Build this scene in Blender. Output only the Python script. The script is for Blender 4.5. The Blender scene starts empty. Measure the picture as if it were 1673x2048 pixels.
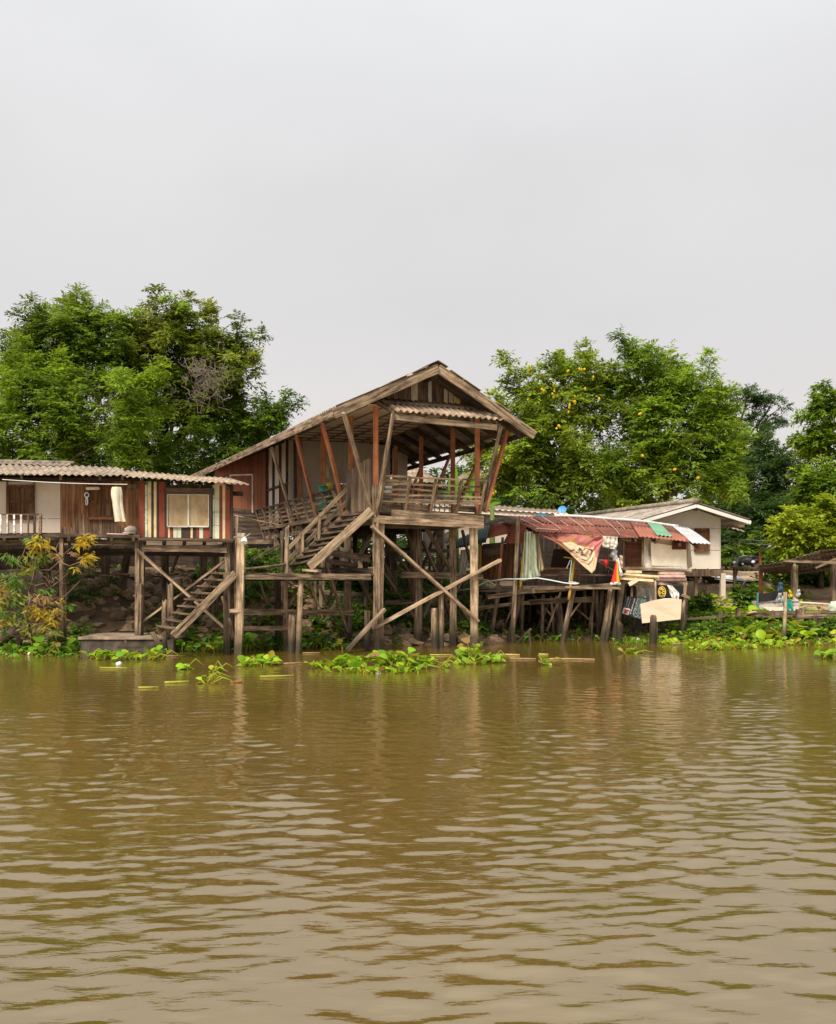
import bpy, math, random
import numpy as np
from mathutils import Vector, Matrix, noise as mnoise

random.seed(7)
RNG = np.random.default_rng(11)
SC = bpy.context.scene
COL = SC.collection
R = math.radians

# ---------------------------------------------------------------- camera
# focal length 1900 px on the 1673 x 2048 photograph, level camera 1.9 m above the water, horizon on row 1140
F, H, CX, HY = 1900.0, 1.9, 836.5, 1140.0
cam_d = bpy.data.cameras.new('camera')
cam = bpy.data.objects.new('camera', cam_d)
COL.objects.link(cam)
cam.location = (0, 0, H)
cam.rotation_euler = (R(90), 0, 0)
cam_d.sensor_fit = 'VERTICAL'
cam_d.sensor_height = 24.0
cam_d.lens = 24.0 * F / 2048.0
cam_d.shift_y = (HY - 1024.0) / 2048.0
cam_d.clip_start = 0.1
cam_d.clip_end = 3000
SC.camera = cam

# ---------------------------------------------------------------- sky, sun, exposure
SC.view_settings.view_transform = 'Standard'
SC.view_settings.look = 'None'
SC.view_settings.gamma = 1.0
SC.view_settings.exposure = 1.3
SUN_EL, SUN_AZ = R(52), R(-152)      # azimuth: compass from +Y, clockwise; behind the camera, to the left
world = bpy.data.worlds.new('World')
SC.world = world
world.use_nodes = True
nt = world.node_tree
nt.nodes.clear()
def wn(t, **k):
    n = nt.nodes.new(t)
    for a, b in k.items(): setattr(n, a, b)
    return n
w_out = wn('ShaderNodeOutputWorld'); w_bg = wn('ShaderNodeBackground')
w_bg.inputs['Strength'].default_value = 0.1
w_sky = wn('ShaderNodeTexSky', sky_type='NISHITA', sun_disc=False, sun_elevation=SUN_EL, sun_rotation=SUN_AZ)
w_sky.dust_density = 4.0
w_tc = wn('ShaderNodeTexCoord'); w_sep = wn('ShaderNodeSeparateXYZ')
nt.links.new(w_tc.outputs['Generated'], w_sep.inputs[0])
w_ramp = wn('ShaderNodeValToRGB')
cr = w_ramp.color_ramp
cr.elements[0].position = 0.0;  cr.elements[0].color = (.345, .312, .288, 1)
cr.elements[1].position = 1.0;  cr.elements[1].color = (.47, .47, .48, 1)
for p, c in ((.12, (.318, .299, .286)), (.26, (.292, .283, .279)), (.37, (.308, .302, .299)), (.50, (.345, .343, .344)), (.62, (.42, .42, .42))):
    e = cr.elements.new(p); e.color = (*c, 1)
nt.links.new(w_sep.outputs['Z'], w_ramp.inputs[0])
w_map = wn('ShaderNodeMapping'); w_map.inputs['Scale'].default_value = (1.1, 1.1, 2.2)
w_map.inputs['Rotation'].default_value = (0, R(12), 0)
nt.links.new(w_tc.outputs['Generated'], w_map.inputs[0])
w_noi = wn('ShaderNodeTexNoise'); w_noi.inputs['Scale'].default_value = 1.6
w_noi.inputs['Detail'].default_value = 5; w_noi.inputs['Roughness'].default_value = .5
nt.links.new(w_map.outputs[0], w_noi.inputs['Vector'])
w_mr = wn('ShaderNodeMapRange'); w_mr.inputs['From Min'].default_value = .3; w_mr.inputs['From Max'].default_value = .7
w_mr.inputs['To Min'].default_value = 9.3; w_mr.inputs['To Max'].default_value = 10.7
nt.links.new(w_noi.outputs['Fac'], w_mr.inputs[0])
w_mul = wn('ShaderNodeVectorMath', operation='SCALE')
nt.links.new(w_ramp.outputs[0], w_mul.inputs[0]); nt.links.new(w_mr.outputs[0], w_mul.inputs['Scale'])
w_mix = wn('ShaderNodeMix', data_type='RGBA'); w_mix.inputs['Factor'].default_value = .94
nt.links.new(w_sky.outputs[0], w_mix.inputs['A']); nt.links.new(w_mul.outputs[0], w_mix.inputs['B'])
nt.links.new(w_mix.outputs['Result'], w_bg.inputs[0]); nt.links.new(w_bg.outputs[0], w_out.inputs[0])

sun_d = bpy.data.lights.new('sun', 'SUN')
sun_d.energy = 2.0; sun_d.angle = R(20); sun_d.color = (1.0, .90, .76)
sun = bpy.data.objects.new('sun', sun_d); COL.objects.link(sun)
sdir = Vector((math.sin(SUN_AZ) * math.cos(SUN_EL), math.cos(SUN_AZ) * math.cos(SUN_EL), math.sin(SUN_EL)))
sun.rotation_euler = sdir.to_track_quat('Z', 'Y').to_euler()
sun.location = sdir * 60

# ---------------------------------------------------------------- measuring helpers
def at(px, py, Y):
    "a pixel of the photograph at distance Y"
    return Vector(((px - CX) * Y / F, Y, H + (HY - py) * Y / F))
TH = math.atan((CX - 50.0) / F)
HU = Vector((math.cos(TH), math.sin(TH), 0)); HN = Vector((-math.sin(TH), math.cos(TH), 0))
HO = Vector(((750 - CX) * 22.4 / F, 22.4, 0))
def hp(s, t, z):
    "main house frame: s along the front, t to the back, z up"
    return HO + HU * s + HN * t + Vector((0, 0, z))
def hpx(px, py, s=None, t=None):
    "the pixel on the plane s = const or t = const of the main house"
    k = (px - CX) / F
    f = lambda v: v.x - k * v.y
    if s is not None: t = -(f(HO) + s * f(HU)) / f(HN)
    else: s = -(f(HO) + t * f(HN)) / f(HU)
    P = HO + HU * s + HN * t
    return Vector((P.x, P.y, H + (HY - py) * P.y / F))

# ---------------------------------------------------------------- objects
def tag(o, label=None, cat=None, group=None, kind=None):
    if label: o['label'] = label
    if cat: o['category'] = cat
    if group: o['group'] = group
    if kind: o['kind'] = kind
    return o
def thing(name, label, cat, loc=(0, 0, 0), rz=0, group=None):
    o = bpy.data.objects.new(name, None); COL.objects.link(o)
    o.location = loc; o.rotation_euler = (0, 0, rz); o.empty_display_size = .3
    return tag(o, label, cat, group)
def pmat(par):
    if par is None: return Matrix.Identity(4)
    m = Matrix.LocRotScale(par.location, par.rotation_euler, par.scale)
    return pmat(par.parent) @ m
class MB:
    def __init__(s): s.v = []; s.f = []; s.c = []; s.m = []
    def add(s, vs, fs, col=(1, 1, 1), mi=0):
        n = len(s.v); s.v += [Vector(v) for v in vs]; s.f += [tuple(i + n for i in f) for f in fs]
        s.c += [col] * len(vs); s.m += [mi] * len(fs)
    def bar(s, a, b, w, h, col=(1, 1, 1), mi=0, up=None):
        a, b = Vector(a), Vector(b); x, y, z = axes(a, b, up)
        vs = [p + y * (sy * w / 2) + z * (sz * h / 2) for p in (a, b) for sy, sz in ((-1, -1), (1, -1), (1, 1), (-1, 1))]
        s.add(vs, [(0, 3, 2, 1), (4, 5, 6, 7), (0, 1, 5, 4), (1, 2, 6, 5), (2, 3, 7, 6), (3, 0, 4, 7)], col, mi)
    def tube(s, pts, r0, r1=None, n=6, col=(1, 1, 1), mi=0):
        r1 = r0 if r1 is None else r1
        pts = [Vector(p) for p in pts]; vs = []; fs = []; L = len(pts)
        for i, p in enumerate(pts):
            d = (pts[min(i + 1, L - 1)] - pts[max(i - 1, 0)])
            if d.length < 1e-6: d = Vector((0, 0, 1))
            d.normalize()
            u = d.cross(Vector((0, 0, 1)) if abs(d.z) < .9 else Vector((0, 1, 0))).normalized(); v = d.cross(u)
            r = r0 + (r1 - r0) * i / max(L - 1, 1)
            vs += [p + u * (math.cos(2 * math.pi * k / n) * r) + v * (math.sin(2 * math.pi * k / n) * r) for k in range(n)]
        for i in range(L - 1):
            for k in range(n):
                k2 = (k + 1) % n
                fs.append((i * n + k, (i + 1) * n + k, (i + 1) * n + k2, i * n + k2))
        fs += [tuple(range(n)), tuple(reversed(range((L - 1) * n, L * n)))]
        s.add(vs, fs, col, mi)
    def quad(s, p, th=0, col=(1, 1, 1), mi=0):
        "a flat polygon given a thickness"
        p = [Vector(q) for q in p]; nrm = (p[1] - p[0]).cross(p[2] - p[0]).normalized(); n = len(p)
        b = [q - nrm * th for q in p]
        s.add(p + b, [tuple(range(n)), tuple(reversed(range(n, 2 * n)))] + [(i, i + n, (i + 1) % n + n, (i + 1) % n) for i in range(n)], col, mi)
    def blob(s, c, r, seed=0, rough=.15, col=(1, 1, 1), nu=10, nv=7, mi=0):
        c = Vector(c); vs = []; fs = []
        for j in range(nv + 1):
            for i in range(nu):
                a = 2 * math.pi * i / nu; b = math.pi * j / nv
                d = Vector((math.sin(b) * math.cos(a), math.sin(b) * math.sin(a), math.cos(b)))
                k = 1 + rough * mnoise.noise(d * 1.7 + Vector((seed * 3.1, seed, 0)))* 1.6
                vs.append(c + Vector((d.x * r[0], d.y * r[1], d.z * r[2])) * k)
        for j in range(nv):
            for i in range(nu):
                fs.append((j * nu + i, (j + 1) * nu + i, (j + 1) * nu + (i + 1) % nu, j * nu + (i + 1) % nu))
        s.add(vs, fs, col, mi)
    def build(s, name, mats, par=None, smooth=False):
        if not isinstance(mats, (list, tuple)): mats = [mats]
        inv = pmat(par).inverted()
        me = bpy.data.meshes.new(name)
        me.from_pydata([inv @ v for v in s.v], [], s.f)
        ca = me.color_attributes.new('Col', 'FLOAT_COLOR', 'POINT')
        ca.data.foreach_set('color', np.array([(*c[:3], 1) for c in s.c], dtype=np.float32).ravel())
        for m in mats: me.materials.append(m)
        me.polygons.foreach_set('material_index', s.m)
        if smooth: me.polygons.foreach_set('use_smooth', [True] * len(s.f))
        me.update()
        o = bpy.data.objects.new(name, me); COL.objects.link(o); o.parent = par
        return o
def axes(a, b, up=None):
    x = (b - a).normalized(); up = Vector(up) if up else Vector((0, 0, 1))
    if abs(x.dot(up)) > .97: up = Vector((0, 1, 0))
    y = up.cross(x).normalized(); return x, y, x.cross(y)
def beam(par, name, a, b, w, h, m, seg=4, jit=.05, up=None, bow=.006, tone=None, split=.0):
    "a sawn timber as an object of its own, local x along its length"
    a, b = Vector(a), Vector(b); x, y, z = axes(a, b, up); L = (b - a).length
    o1, o2 = random.uniform(-1, 1) * bow * L, random.uniform(-1, 1) * bow * L
    vs = []; fs = []
    for i in range(seg + 1):
        f = i / seg; c = math.sin(math.pi * f)
        for sy, sz in ((-1, -1), (1, -1), (1, 1), (-1, 1)):
            e = random.uniform(-split, split) if i in (0, seg) else 0
            vs.append((f * L + e, sy * w / 2 * (1 + random.uniform(-jit, jit)) + o1 * c, sz * h / 2 * (1 + random.uniform(-jit, jit)) + o2 * c))
    for i in range(seg):
        for k in range(4): fs.append((i * 4 + k, i * 4 + (k + 1) % 4, i * 4 + 4 + (k + 1) % 4, i * 4 + 4 + k))
    fs += [(3, 2, 1, 0), tuple(seg * 4 + k for k in range(4))]
    return local_obj(name, vs, fs, a, x, y, z, m, par, tone)
def log(par, name, a, b, r0, r1, m, seg=7, n=9, jit=.07, bow=.012, split=0, tone=None):
    "a round weathered pole, local x along its length"
    a, b = Vector(a), Vector(b); x, y, z = axes(a, b); L = (b - a).length
    o1, o2 = random.uniform(-1, 1) * bow * L, random.uniform(-1, 1) * bow * L
    vs = []; fs = []; lob = [1 + random.uniform(-jit, jit) * 1.5 for _ in range(n)]
    for i in range(seg + 1):
        f = i / seg; c = math.sin(math.pi * f); r = r0 + (r1 - r0) * f
        for k in range(n):
            an = 2 * math.pi * k / n; q = r * lob[k] * (1 + random.uniform(-jit, jit) * .6)
            e = random.uniform(-split, split) if i in (0, seg) else 0
            vs.append((f * L + e, math.cos(an) * q + o1 * c, math.sin(an) * q + o2 * c))
    for i in range(seg):
        for k in range(n): fs.append((i * n + k, i * n + (k + 1) % n, i * n + n + (k + 1) % n, i * n + n + k))
    fs += [tuple(reversed(range(n))), tuple(seg * n + k for k in range(n))]
    o = local_obj(name, vs, fs, a, x, y, z, m, par, tone)
    o.data.polygons.foreach_set('use_smooth', [True] * (len(fs) - 2) + [False] * 2)
    return o
def local_obj(name, vs, fs, a, x, y, z, m, par, tone=None):
    me = bpy.data.meshes.new(name); me.from_pydata(vs, [], fs); me.materials.append(m)
    t = random.uniform(.75, 1.2) if tone is None else tone
    ca = me.color_attributes.new('Col', 'FLOAT_COLOR', 'POINT')
    ca.data.foreach_set('color', np.tile(np.array([t, t, t, 1], dtype=np.float32), len(vs)))
    o = bpy.data.objects.new(name, me); COL.objects.link(o)
    mw = Matrix(((x.x, y.x, z.x, a.x), (x.y, y.y, z.y, a.y), (x.z, y.z, z.z, a.z), (0, 0, 0, 1)))
    o.parent = par; o.matrix_basis = pmat(par).inverted() @ mw
    return o
def lerp(a, b, f): return a + (b - a) * f
def bil(p, u, v): return lerp(lerp(p[0], p[1], u), lerp(p[3], p[2], u), v)
def planks(mb, p, n, th=.02, cols=None, gap=.006, ragged=.0, mi=0, axis='v', tone=(.6, 1.15)):
    "boards filling the quad p = bottom-left, bottom-right, top-right, top-left; axis v: boards upright"
    p = [Vector(q) for q in p]
    nrm = (p[1] - p[0]).cross(p[3] - p[0]).normalized()
    W = (p[1] - p[0]).length if axis == 'v' else (p[3] - p[0]).length
    cuts = [0]
    for i in range(n): cuts.append(cuts[-1] + random.uniform(.75, 1.25))
    cuts = [c / cuts[-1] for c in cuts]
    for i in range(n):
        g = gap / W / 2; u0, u1 = cuts[i] + g, cuts[i + 1] - g
        t = random.uniform(*tone); c = cols[i % len(cols)] if cols else (1, 1, 1); c = tuple(q * t for q in c)
        e0, e1 = random.uniform(-ragged, ragged * .3), random.uniform(-ragged * .3, ragged)
        d = nrm * random.uniform(0, .008)
        if axis == 'v': q = [bil(p, u0, 0 + e0), bil(p, u1, 0 + e0), bil(p, u1, 1 + e1), bil(p, u0, 1 + e1)]
        else: q = [bil(p, 0 + e0, u0), bil(p, 1 + e1, u0), bil(p, 1 + e1, u1), bil(p, 0 + e0, u1)]
        mb.quad([a + d for a in q], th, c, mi)
def corrug(mb, p, pitch=.15, amp=.022, th=.007, nv=3, col=(1, 1, 1), res=6, sag=0.0, mi=0, wob=0.0, flip=1, tint=None):
    "corrugated sheet on the quad p; the waves run across u (p0 -> p1), the ridges along v"
    p = [Vector(q) for q in p]; W = max((p[1] - p[0]).length, (p[2] - p[3]).length)
    nrm = (p[1] - p[0]).cross(p[3] - p[0]).normalized() * flip
    nu = max(int(W / pitch * res), 4); vs = []; fs = []; ph = random.uniform(0, 6)
    for side in (0, 1):
        for j in range(nv + 1):
            for i in range(nu + 1):
                u, v = i / nu, j / nv
                q = bil(p, u, v) + nrm * (amp * math.sin(u * W / pitch * 2 * math.pi + ph) - side * th)
                if sag: q = q - Vector((0, 0, 1)) * sag * math.sin(math.pi * u)
                if wob: q = q + nrm * wob * mnoise.noise(Vector((u * W * .9, v * 2.1, W)))
                vs.append(q)
    S = (nv + 1) * (nu + 1)
    for j in range(nv):
        for i in range(nu):
            a = j * (nu + 1) + i
            fs.append((a, a + 1, a + nu + 2, a + nu + 1)); fs.append((S + a, S + a + nu + 1, S + a + nu + 2, S + a + 1))
    edge = [i for i in range(nu + 1)] + [j * (nu + 1) + nu for j in range(1, nv + 1)] + [nv * (nu + 1) + i for i in range(nu - 1, -1, -1)] + [j * (nu + 1) for j in range(nv - 1, 0, -1)]
    for i in range(len(edge)):
        a, b = edge[i], edge[(i + 1) % len(edge)]; fs.append((a, a + S, b + S, b))
    mb.add(vs, fs, col, mi)
def cloth(mb, fn, nu, nv, th=.012, colf=None, mi=0):
    "a sheet fn(u, v) -> point with thickness; colf(u, v) -> colour"
    pts = [[Vector(fn(i / nu, j / nv)) for i in range(nu + 1)] for j in range(nv + 1)]
    n0 = len(mb.v); vs = []; cs = []
    for side in (0, 1):
        for j in range(nv + 1):
            for i in range(nu + 1):
                du = pts[j][min(i + 1, nu)] - pts[j][max(i - 1, 0)]; dv = pts[min(j + 1, nv)][i] - pts[max(j - 1, 0)][i]
                nn = du.cross(dv); nn = nn.normalized() if nn.length > 1e-9 else Vector((0, -1, 0))
                vs.append(pts[j][i] - nn * th * side); cs.append(colf(i / nu, j / nv) if colf else (1, 1, 1))
    S = (nu + 1) * (nv + 1); fs = []
    for j in range(nv):
        for i in range(nu):
            a = j * (nu + 1) + i
            fs.append((a, a + 1, a + nu + 2, a + nu + 1)); fs.append((S + a, S + a + nu + 1, S + a + nu + 2, S + a + 1))
    edge = [i for i in range(nu + 1)] + [j * (nu + 1) + nu for j in range(1, nv + 1)] + [nv * (nu + 1) + i for i in range(nu - 1, -1, -1)] + [j * (nu + 1) for j in range(nv - 1, 0, -1)]
    for i in range(len(edge)):
        a, b = edge[i], edge[(i + 1) % len(edge)]; fs.append((a, a + S, b + S, b))
    mb.v += vs; mb.f += [tuple(i + n0 for i in f) for f in fs]; mb.c += cs; mb.m += [mi] * len(fs)

# ---------------------------------------------------------------- materials
def lin(r, g, b):
    f = lambda c: c / 12.92 if c <= .04045 else ((c + .055) / 1.055) ** 2.4
    return tuple(f(c / 255) for c in (r, g, b))
MATS = {}
def mat(name, dark, light, scale=(3, 3, 3), noise=1.0, lo=.3, hi=.7, rough=.85, bump=.3, stain=None, stain_scale=1.2, stain_amt=.6,
        metal=0, vcol=True, rnd=(.8, 1.15), detail=6, spec=.3, distort=0.0, wet=False):
    m = bpy.data.materials.new(name); m.use_nodes = True; t = m.node_tree; N = t.nodes; L = t.links
    b = N['Principled BSDF']; b.inputs['Roughness'].default_value = rough; b.inputs['Metallic'].default_value = metal
    b.inputs['Specular IOR Level'].default_value = spec
    tc = N.new('ShaderNodeTexCoord'); mp = N.new('ShaderNodeMapping'); mp.inputs['Scale'].default_value = scale
    oi = N.new('ShaderNodeObjectInfo'); off = N.new('ShaderNodeVectorMath'); off.operation = 'SCALE'
    off.inputs[0].default_value = (17, 31, 23); L.new(oi.outputs['Random'], off.inputs['Scale'])
    L.new(off.outputs[0], mp.inputs['Location']); L.new(tc.outputs['Object'], mp.inputs['Vector'])
    no = N.new('ShaderNodeTexNoise'); no.inputs['Scale'].default_value = noise; no.inputs['Detail'].default_value = detail
    no.inputs['Roughness'].default_value = .65; no.inputs['Distortion'].default_value = distort
    L.new(mp.outputs[0], no.inputs['Vector'])
    ra = N.new('ShaderNodeValToRGB'); e = ra.color_ramp.elements
    e[0].position = lo; e[0].color = (*dark, 1); e[1].position = hi; e[1].color = (*light, 1)
    L.new(no.outputs['Fac'], ra.inputs[0]); c = ra.outputs[0]
    if stain:
        n2 = N.new('ShaderNodeTexNoise'); n2.inputs['Scale'].default_value = stain_scale; n2.inputs['Detail'].default_value = 7
        n2.inputs['Roughness'].default_value = .7; L.new(tc.outputs['Object'], n2.inputs['Vector'])
        mr = N.new('ShaderNodeMapRange'); mr.inputs['From Min'].default_value = .48; mr.inputs['From Max'].default_value = .68
        mr.inputs['To Max'].default_value = stain_amt; L.new(n2.outputs['Fac'], mr.inputs[0])
        mx = N.new('ShaderNodeMix'); mx.data_type = 'RGBA'; L.new(mr.outputs[0], mx.inputs['Factor'])
        L.new(c, mx.inputs['A']); mx.inputs['B'].default_value = (*stain, 1); c = mx.outputs['Result']
    if vcol:
        at_ = N.new('ShaderNodeAttribute'); at_.attribute_name = 'Col'
        mu = N.new('ShaderNodeMix'); mu.data_type = 'RGBA'; mu.blend_type = 'MULTIPLY'; mu.inputs['Factor'].default_value = 1
        L.new(c, mu.inputs['A']); L.new(at_.outputs['Color'], mu.inputs['B']); c = mu.outputs['Result']
    if rnd:
        mr = N.new('ShaderNodeMapRange'); mr.inputs['To Min'].default_value = rnd[0]; mr.inputs['To Max'].default_value = rnd[1]
        L.new(oi.outputs['Random'], mr.inputs[0]); sc = N.new('ShaderNodeVectorMath'); sc.operation = 'SCALE'
        L.new(c, sc.inputs[0]); L.new(mr.outputs[0], sc.inputs['Scale']); c = sc.outputs[0]
    if wet:                                              # wet, algae dark band just above the water
        ge = N.new('ShaderNodeNewGeometry'); sp = N.new('ShaderNodeSeparateXYZ'); L.new(ge.outputs['Position'], sp.inputs[0])
        ad = N.new('ShaderNodeMath'); ad.operation = 'MULTIPLY_ADD'; L.new(no.outputs['Fac'], ad.inputs[0]); ad.inputs[1].default_value = -.5; L.new(sp.outputs['Z'], ad.inputs[2])
        mr = N.new('ShaderNodeMapRange'); mr.inputs['From Min'].default_value = -.02; mr.inputs['From Max'].default_value = .36; mr.inputs['To Min'].default_value = .85; mr.inputs['To Max'].default_value = 0
        L.new(ad.outputs[0], mr.inputs[0]); mx = N.new('ShaderNodeMix'); mx.data_type = 'RGBA'; L.new(mr.outputs[0], mx.inputs['Factor'])
        L.new(c, mx.inputs['A']); mx.inputs['B'].default_value = (.022, .020, .012, 1); c = mx.outputs['Result']
    L.new(c, b.inputs['Base Color'])
    if bump:
        bu = N.new('ShaderNodeBump'); bu.inputs['Strength'].default_value = bump; bu.inputs['Distance'].default_value = .02
        L.new(no.outputs['Fac'], bu.inputs['Height']); L.new(bu.outputs[0], b.inputs['Normal'])
    MATS[name] = m
    return m
GX, GZ, GY = (1.2, 14, 14), (14, 14, 1.2), (14, 1.2, 14)      # grain along x / upright / along y
M_timber = mat('weathered_timber', (.036, .023, .014), (.47, .335, .215), GX, 1.3, .36, .66, stain=(.05, .033, .022), stain_scale=1.6, stain_amt=.75, bump=.5, wet=True)
M_pale = mat('pale_timber', (.11, .072, .043), (.62, .46, .30), GX, 1.3, .32, .64, stain=(.07, .045, .03), stain_scale=1.8, stain_amt=.65, bump=.4, wet=True)
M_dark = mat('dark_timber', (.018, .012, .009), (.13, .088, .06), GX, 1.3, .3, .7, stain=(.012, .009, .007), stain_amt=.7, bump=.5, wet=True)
M_redpost = mat('painted_orange_timber', (.40, .13, .055), (.70, .28, .13), GX, 1.0, .3, .65, stain=(.16, .07, .04), stain_scale=2, stain_amt=.5, bump=.25)
M_boards = mat('weathered_boards', (.05, .032, .022), (.30, .21, .14), GZ, 1.2, .3, .7, stain=(.04, .026, .018), stain_scale=1.8, bump=.5)
M_brown = mat('brown_boards', (.09, .035, .016), (.50, .235, .105), GZ, 1.0, .34, .66, stain=(.36, .25, .16), stain_scale=.9, stain_amt=.45, bump=.4)
M_redwall = mat('red_brown_boards', (.17, .055, .028), (.33, .12, .06), GZ, 1.0, .3, .7, stain=(.12, .05, .03), stain_scale=1.2, stain_amt=.45, bump=.3)
M_hboard = mat('grey_lap_boards', (.04, .026, .018), (.23, .165, .115), (1.2, 1.2, 14), 1.2, .3, .7, stain=(.03, .02, .014), bump=.5)
M_paint = mat('peeling_paint', (.62, .62, .62), (1, 1, 1), GZ, .9, .25, .5, stain=(.34, .29, .24), stain_scale=3.0, stain_amt=.55, bump=.3)
M_white = mat('cream_panel', (.60, .50, .40), (.74, .635, .52), (1.2, 1.2, .5), 1.0, .3, .7, stain=(.42, .33, .24), stain_scale=.8, stain_amt=.4, bump=.06, rnd=(.95, 1.05))
M_grey_panel = mat('grey_panel', (.42, .37, .31), (.60, .54, .46), (1.2, 1.2, .6), 1.0, .3, .7, stain=(.30, .25, .2), stain_scale=1.0, stain_amt=.4, bump=.06, rnd=(.95, 1.05))
M_ply = mat('pale_plywood', (.66, .53, .39), (.80, .66, .50), (.7, .7, 5), 1.0, .3, .7, stain=(.6, .45, .3), stain_amt=.3, bump=.08, rnd=(.97, 1.03))
M_screen = mat('tan_window_panel', (.34, .24, .13), (.62, .49, .30), (6, 6, 1.1), 1.0, .3, .7, stain=(.36, .19, .07), stain_scale=2.5, stain_amt=.65, bump=.1)
M_roof = mat('fibre_cement_roof', (.17, .135, .105), (.47, .39, .31), (2, 2, 2), 1.4, .32, .68, stain=(.06, .05, .04), stain_scale=2.2, stain_amt=.7, bump=.3, rough=.95)
M_rust = mat('rusted_iron', (.085, .030, .022), (.27, .095, .065), (1.5, 1.5, 1.5), 1.6, .3, .7, stain=(.36, .15, .08), stain_scale=1.1, stain_amt=.6, bump=.25, rough=.8)
M_sheet = mat('painted_iron', (.7, .7, .7), (1, 1, 1), (2, 2, 2), 1.2, .3, .7, stain=(.45, .2, .1), stain_scale=1.5, stain_amt=.3, bump=.1, rough=.6)
M_cloth = mat('cloth', (.82, .82, .82), (1, 1, 1), (4, 4, 4), 1.5, .3, .7, stain=(.6, .5, .38), stain_scale=2.0, stain_amt=.3, bump=.1, rough=.95, rnd=None)
M_plastic = mat('plastic', (.9, .9, .9), (1, 1, 1), (3, 3, 3), 1.0, .3, .7, bump=.02, rough=.45, rnd=None, spec=.5)
M_metal = mat('bare_metal', (.4, .4, .4), (.75, .75, .75), (3, 3, 3), 1.0, .3, .7, bump=.05, rough=.4, metal=.6)
M_concrete = mat('concrete', (.05, .042, .035), (.26, .22, .18), (1.5, 1.5, 1.5), 1.5, .3, .7, stain=(.03, .027, .02), stain_scale=2, bump=.5)
M_stone = mat('bank_stone', (.12, .078, .045), (.42, .295, .18), (2.2, 2.2, 2.2), 1.2, .3, .7, stain=(.06, .04, .025), stain_scale=3, stain_amt=.6, bump=.6)
M_bark = mat('bark', (.035, .025, .018), (.16, .12, .085), (4, 4, 1.2), 1.5, .3, .7, bump=.6)
M_bamboo = mat('yellow_bamboo', (.35, .19, .03), (.66, .42, .09), (3, 9, 9), 1.0, .3, .7, stain=(.25, .14, .05), stain_amt=.5, bump=.1)
def leafmat(name, trans=.35, rough=.55):
    m = bpy.data.materials.new(name); m.use_nodes = True; t = m.node_tree; N = t.nodes; L = t.links
    b = N['Principled BSDF']; b.inputs['Roughness'].default_value = rough; b.inputs['Specular IOR Level'].default_value = .25
    a = N.new('ShaderNodeAttribute'); a.attribute_name = 'Col'
    tr = N.new('ShaderNodeBsdfTranslucent'); mx = N.new('ShaderNodeMixShader'); mx.inputs[0].default_value = trans
    hs = N.new('ShaderNodeHueSaturation'); hs.inputs['Value'].default_value = 1.35; hs.inputs['Hue'].default_value = .485
    L.new(a.outputs['Color'], b.inputs['Base Color']); L.new(a.outputs['Color'], hs.inputs['Color']); L.new(hs.outputs[0], tr.inputs[0])
    L.new(b.outputs[0], mx.inputs[1]); L.new(tr.outputs[0], mx.inputs[2]); L.new(mx.outputs[0], N['Material Output'].inputs[0])
    return m
M_leaf = leafmat('leaves', .42); M_hya = leafmat('water_plant_leaves', .3, .4)

# ---------------------------------------------------------------- ground
def sstep(a, b, x):
    t = min(max((x - a) / (b - a), 0), 1); return t * t * (3 - 2 * t)
def ground_z(x, y):
    ys = 23.1 + .9 * sstep(-4.5, -1.5, x) + 1.9 * sstep(1.6, 3.2, x) - 1.4 * sstep(6.3, 8.0, x) + .35 * math.sin(x * .9) * .5
    d = y - ys
    nz = mnoise.noise(Vector((x * .6, y * .6, 1.3))) * .16 + mnoise.noise(Vector((x * 2.1, y * 2.1, 4))) * .05
    if d < 0: return max(-1.2, d * .5) + nz * .3
    left = 1 - sstep(-4.2, -2.6, x)
    zl = 1.75 * sstep(-.3, 3.0, d) + .12 * max(d - 3, 0)
    zm = min(.25 * d, 1.7) + .02 * max(d - 7, 0)
    zr = min(.18 * d, 1.55) + .02 * max(d - 9, 0)
    z = zl * left + (1 - left) * lerp(zm, zr, sstep(4, 7, x))
    return min(z, 3.0) + nz * min(d, 1)
def graded(segs):
    out = []
    for a, b, st in segs:
        n = max(int(round((b - a) / st)), 1); out += [a + (b - a) * i / n for i in range(n)]
    return np.array(out + [segs[-1][1]])
def grid_mesh(name, xs, ys, zfun, m, smooth=True):
    nx, ny = len(xs), len(ys)
    X, Y = np.meshgrid(xs, ys); Z = zfun(X, Y)
    co = np.stack([X, Y, Z], -1).reshape(-1, 3).astype(np.float32)
    i = np.arange(nx - 1)[None, :] + np.arange(ny - 1)[:, None] * nx
    q = np.stack([i, i + 1, i + nx + 1, i + nx], -1).reshape(-1, 4)
    return fast_mesh(name, co, q, m, smooth=smooth)
def fast_mesh(name, co, q, m, par=None, col=None, smooth=False):
    me = bpy.data.meshes.new(name); nq = len(q); k = q.shape[1]
    me.vertices.add(len(co)); me.vertices.foreach_set('co', np.ascontiguousarray(co, dtype=np.float32).ravel())
    me.loops.add(nq * k); me.loops.foreach_set('vertex_index', q.astype(np.int32).ravel())
    me.polygons.add(nq); me.polygons.foreach_set('loop_start', (np.arange(nq) * k).astype(np.int32))
    me.polygons.foreach_set('loop_total', np.full(nq, k, np.int32))
    if smooth: me.polygons.foreach_set('use_smooth', np.ones(nq, bool))
    me.update(calc_edges=True)
    if col is not None:
        ca = me.color_attributes.new('Col', 'FLOAT_COLOR', 'POINT')
        ca.data.foreach_set('color', np.concatenate([col, np.ones((len(col), 1))], 1).astype(np.float32).ravel())
    me.materials.append(m)
    o = bpy.data.objects.new(name, me); COL.objects.link(o); o.parent = par
    return o
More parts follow.
